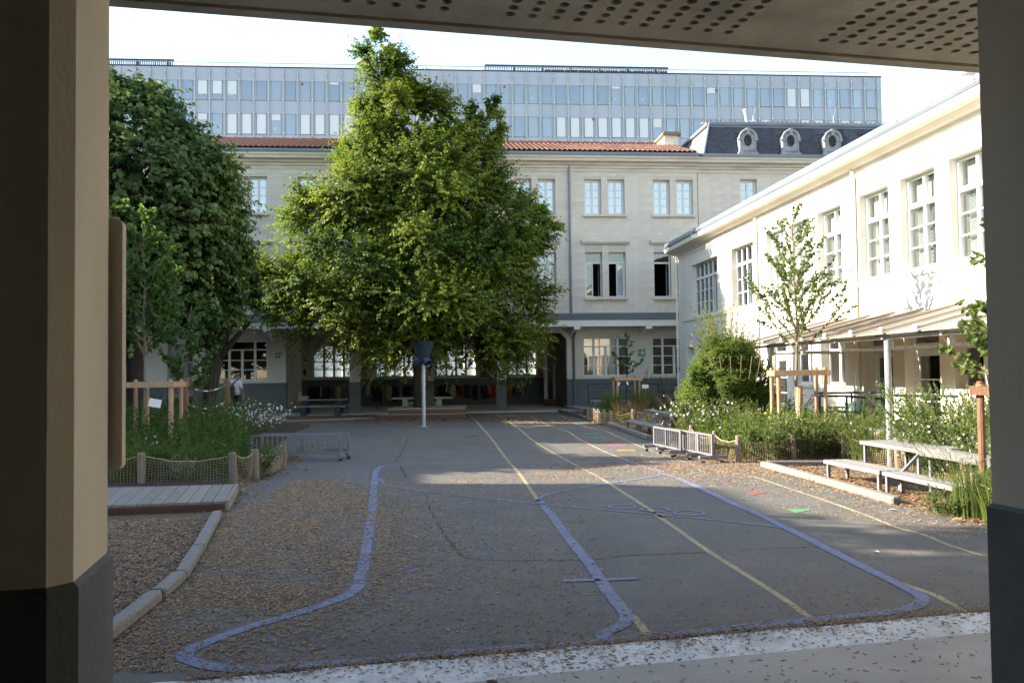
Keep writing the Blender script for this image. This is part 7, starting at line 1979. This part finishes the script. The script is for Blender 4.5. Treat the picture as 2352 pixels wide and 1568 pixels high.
# ------------------------------------------------------------------ the man with the backpack (seen from behind, walking right)
def person(x, y, rz):
    o = thing('person', 'man in a white short-sleeved shirt and dark trousers carrying a black backpack', 'person', (x, y, 0), rz)
    M['skin'] = mat('skin', (.42, .23, .16), (.38, .20, .14), 8, .6); M['shirt'] = mat('white_shirt', (.68, .66, .70), (.62, .60, .65), 6, .85, bump=.2, bscale=20)
    M['trousers'] = mat('dark_trousers', (.018, .022, .04), rough=.9); M['hair'] = mat('grey_hair', (.20, .16, .13), (.13, .105, .09), 60, .8); M['bag'] = mat('black_bag', (.016, .017, .02), (.022, .023, .026), 12, .55); M['shoe'] = mat('dark_shoe', (.02, .016, .014), rough=.6)
    def loft(rings, n, name, m, closed=True):
        V, F = [], []
        for (c, rx, ry) in rings:
            for k in range(n):
                a = 2 * PI * k / n
                V.append((c[0] + rx * math.cos(a), c[1] + ry * math.sin(a), c[2]))
        for i in range(len(rings) - 1):
            for k in range(n):
                q = (k + 1) % n; F.append((i * n + k, i * n + q, (i + 1) * n + q, (i + 1) * n + k))
        F += [tuple(range(n - 1, -1, -1)), tuple(range((len(rings) - 1) * n, len(rings) * n))]
        me = bpy.data.meshes.new(name); me.from_pydata(V, [], F); me.materials.append(m); me.polygons.foreach_set('use_smooth', [True] * len(me.polygons))
        return me
    # the body as one skin: a graph of joints
    J, E_, Rr = [], [], []
    def j(p, r): J.append(p); Rr.append(r); return len(J) - 1
    def e(a, b): E_.append((a, b))
    pel = j((0, 0, .92), (.155, .115)); ab = j((0, .0, 1.08), (.155, .115)); ch = j((0, -.01, 1.28), (.17, .118)); nk0 = j((0, 0, 1.415), (.085, .07)); nk = j((0, .02, 1.47), (.055, .055)); hd0 = j((0, .035, 1.535), (.07, .08)); hd = j((0, .04, 1.60), (.078, .096)); hd1 = j((0, .03, 1.655), (.055, .065))
    for a, b in ((pel, ab), (ab, ch), (ch, nk0), (nk0, nk), (nk, hd0), (hd0, hd), (hd, hd1)): e(a, b)
    for s_ in (-1, 1):
        sh = j((s_ * .19, 0, 1.36), (.062, .06)); el = j((s_ * .245, -.03 + .02 * s_, 1.10), (.043, .043)); wr = j((s_ * .255, .07 + .03 * s_, .87), (.029, .029))
        e(ch, sh); e(sh, el); e(el, wr)
        ha = j((s_ * .252, .085 + .03 * s_, .80), (.03, .02)); e(wr, ha)
        for q in range(4):
            f1 = j((s_ * .252 - .0 * q, .055 + .02 * q + .03 * s_, .745 - .006 * (1.5 - abs(q - 1.5))), (.009, .009)); f2 = j((s_ * .24, .06 + .02 * q + .03 * s_, .70 + .006 * abs(q - 1.5)), (.008, .008)); e(ha, f1); e(f1, f2)
        th = j((s_ * .235, .125 + .03 * s_, .78), (.010, .010)); t2 = j((s_ * .225, .135 + .03 * s_, .745), (.009, .009)); e(ha, th); e(th, t2)
        hp = j((s_ * .09, 0, .86), (.095, .10)); kn = j((s_ * .095, .06 * s_ + .05, .47), (.06, .065)); an = j((s_ * .095, .17 * s_ - .03, .10), (.042, .045)); to = j((s_ * .10, .17 * s_ + .11, .045), (.045, .03))
        e(pel, hp); e(hp, kn); e(kn, an); e(an, to)
    me = bpy.data.meshes.new('body'); me.from_pydata(J, E_, []); me.materials.append(M['skin'])
    b = put('body', me, o)
    sk = b.modifiers.new('skin', 'SKIN'); sk.use_smooth_shade = True
    if me.skin_vertices:
        for i, v in enumerate(me.skin_vertices[0].data): v.radius = Rr[i]; v.use_root = (i == 0)
    b.modifiers.new('sub', 'SUBSURF').levels = 1
    b.modifiers['sub'].render_levels = 2
    # clothes
    put('shirt', loft([((0, 0, .90), .175, .135), ((0, 0, 1.02), .18, .135), ((0, -.01, 1.15), .188, .138), ((0, -.015, 1.28), .20, .14), ((0, -.01, 1.37), .185, .125), ((0, .0, 1.425), .11, .09), ((0, .01, 1.455), .07, .068)], 22, 'shirt', M['shirt']), o)
    MB().tube([(-.045, .05, 1.47), (-.068, -.005, 1.475), (-.04, -.055, 1.48), (.04, -.055, 1.48), (.068, -.005, 1.475), (.045, .05, 1.47)], .015, 6).put('collar', M['shirt'], o)
    for s_ in (-1, 1): MB().tube([(s_ * .13, -.005, 1.385), (s_ * .19, 0, 1.365), (s_ * .232, -.015, 1.25), (s_ * .248, -.028 + .02 * s_, 1.12)], [.072, .076, .072, .075], 12).put('sleeve', M['shirt'], o, smooth=True)
    put('waistband', loft([((0, 0, .80), .165, .135), ((0, 0, .92), .17, .132), ((0, 0, .955), .168, .128)], 20, 'waistband', M['trousers']), o)
    for s_ in (-1, 1): MB().tube([(s_ * .085, 0, .90), (s_ * .095, .03 * s_ + .02, .68), (s_ * .098, .06 * s_ + .05, .47), (s_ * .097, .12 * s_ + .01, .26), (s_ * .097, .17 * s_ - .03, .085)], [.105, .098, .078, .07, .072], 14).put('trouser_leg', M['trousers'], o, smooth=True)
    for s_ in (-1, 1): bevel_box(s_ * .10 - .048, s_ * .10 + .048, .17 * s_ - .09, .17 * s_ + .17, 0, .085, .02).put('shoe', M['shoe'], o)
    # head: turned a little to the right; hair, ears, nose
    T = Matrix.Translation((0, .035, 1.565)) @ Matrix.Rotation(R(-38), 4, 'Z')
    mb = MB(); n = 18
    for i in range(9):
        f = i / 8; z = -.125 + .245 * f; k = math.sin(PI * (.12 + .83 * f)) ** .62
        for q in range(n):
            a = 2 * PI * q / n; fr = 1 + (.05 if math.sin(a) > .6 and f < .35 else 0)
            mb.v.append(tuple(T @ Vector((.079 * k * math.cos(a), .098 * k * math.sin(a) * fr + .004, z))))
    for i in range(8):
        for q in range(n): mb.f.append((i * n + q, i * n + (q + 1) % n, (i + 1) * n + (q + 1) % n, (i + 1) * n + q))
    mb.f += [tuple(range(n - 1, -1, -1)), tuple(range(8 * n, 9 * n))]
    h = mb.put('head', M['skin'], o, smooth=True)
    mb = MB(); mb.tube([T @ Vector(v) for v in ((0, .094, .025), (0, .112, -.005), (0, .122, -.025), (0, .10, -.034))], [.008, .011, .015, .008], 7); mb.put('nose', M['skin'], h, smooth=True)
    for s_ in (-1, 1):
        MB().lathe([(.004, -.006), (.026, -.004), (.032, .004), (.02, .008)], 12, m=T @ Matrix.Translation((s_ * .082, -.005, -.005)) @ Matrix.Rotation(R(90 * s_), 4, 'Y') @ Matrix.Diagonal((1.25, .75, 1, 1))).put('ear', M['skin'], h, smooth=True)
        MB().lathe([(.003, 0), (.011, .003), (.004, .006)], 8, m=T @ Matrix.Translation((s_ * .032, .092, .022)) @ Matrix.Rotation(R(-90), 4, 'X')).put('eye', M['frame'], h)
    MB().box(-.024, .024, .098, .103, -.062, -.054, T).put('mouth', M['paint_red'], h)
    mb = MB(); n = 20
    for i in range(8):
        f = i / 7; el_ = -.75 + (PI / 2 + .75) * f
        for q in range(n):
            a = 2 * PI * q / n; low = max(el_, .28) if math.sin(a) > .35 else (max(el_, -.15) if abs(math.cos(a)) > .75 and math.sin(a) > -.3 else el_)
            mb.v.append(tuple(T @ Vector((.086 * math.cos(low) * math.cos(a), .104 * math.cos(low) * math.sin(a) - .004, .128 * math.sin(low) * (1 if low > 0 else .85) + .002))))
    for i in range(7):
        for q in range(n): mb.f.append((i * n + q, i * n + (q + 1) % n, (i + 1) * n + (q + 1) % n, (i + 1) * n + q))
    mb.put('hair', M['hair'], h, smooth=True)
    # rucksack on the left shoulder (local -Y is his back)
    bag = thing('backpack', 'black backpack hanging from one shoulder of the man in the white shirt', 'backpack', (x, y, 0), rz)
    put('sack', loft([((-.03, -.215, .84), .10, .06), ((-.03, -.225, .88), .155, .085), ((-.03, -.225, 1.0), .16, .09), ((-.03, -.215, 1.13), .14, .08), ((-.03, -.20, 1.23), .095, .055), ((-.03, -.185, 1.28), .05, .03)], 18, 'sack', M['bag']), bag)
    bevel_box(-.13, .07, -.335, -.29, .89, 1.02, .02).put('pocket', M['bag'], bag)
    MB().tube([(-.03, -.18, 1.27), (.03, -.16, 1.36), (.10, -.09, 1.445), (.13, .0, 1.45), (.14, .10, 1.36), (.13, .13, 1.22)], [.02, .02, .018, .018, .018, .016], 8).put('strap', M['bag'], bag)
    MB().tube([(-.03 + .045 * math.cos(a), -.20, 1.30 + .045 * math.sin(a)) for a in np.linspace(0, 2 * PI, 13)], .008, 5).put('loop', M['bag'], bag)
    MB().box(-.015, .015, -.312, -.306, 1.10, 1.12).put('buckle', M['chrome'], bag)
person(-10.15, 32.0, R(-22))
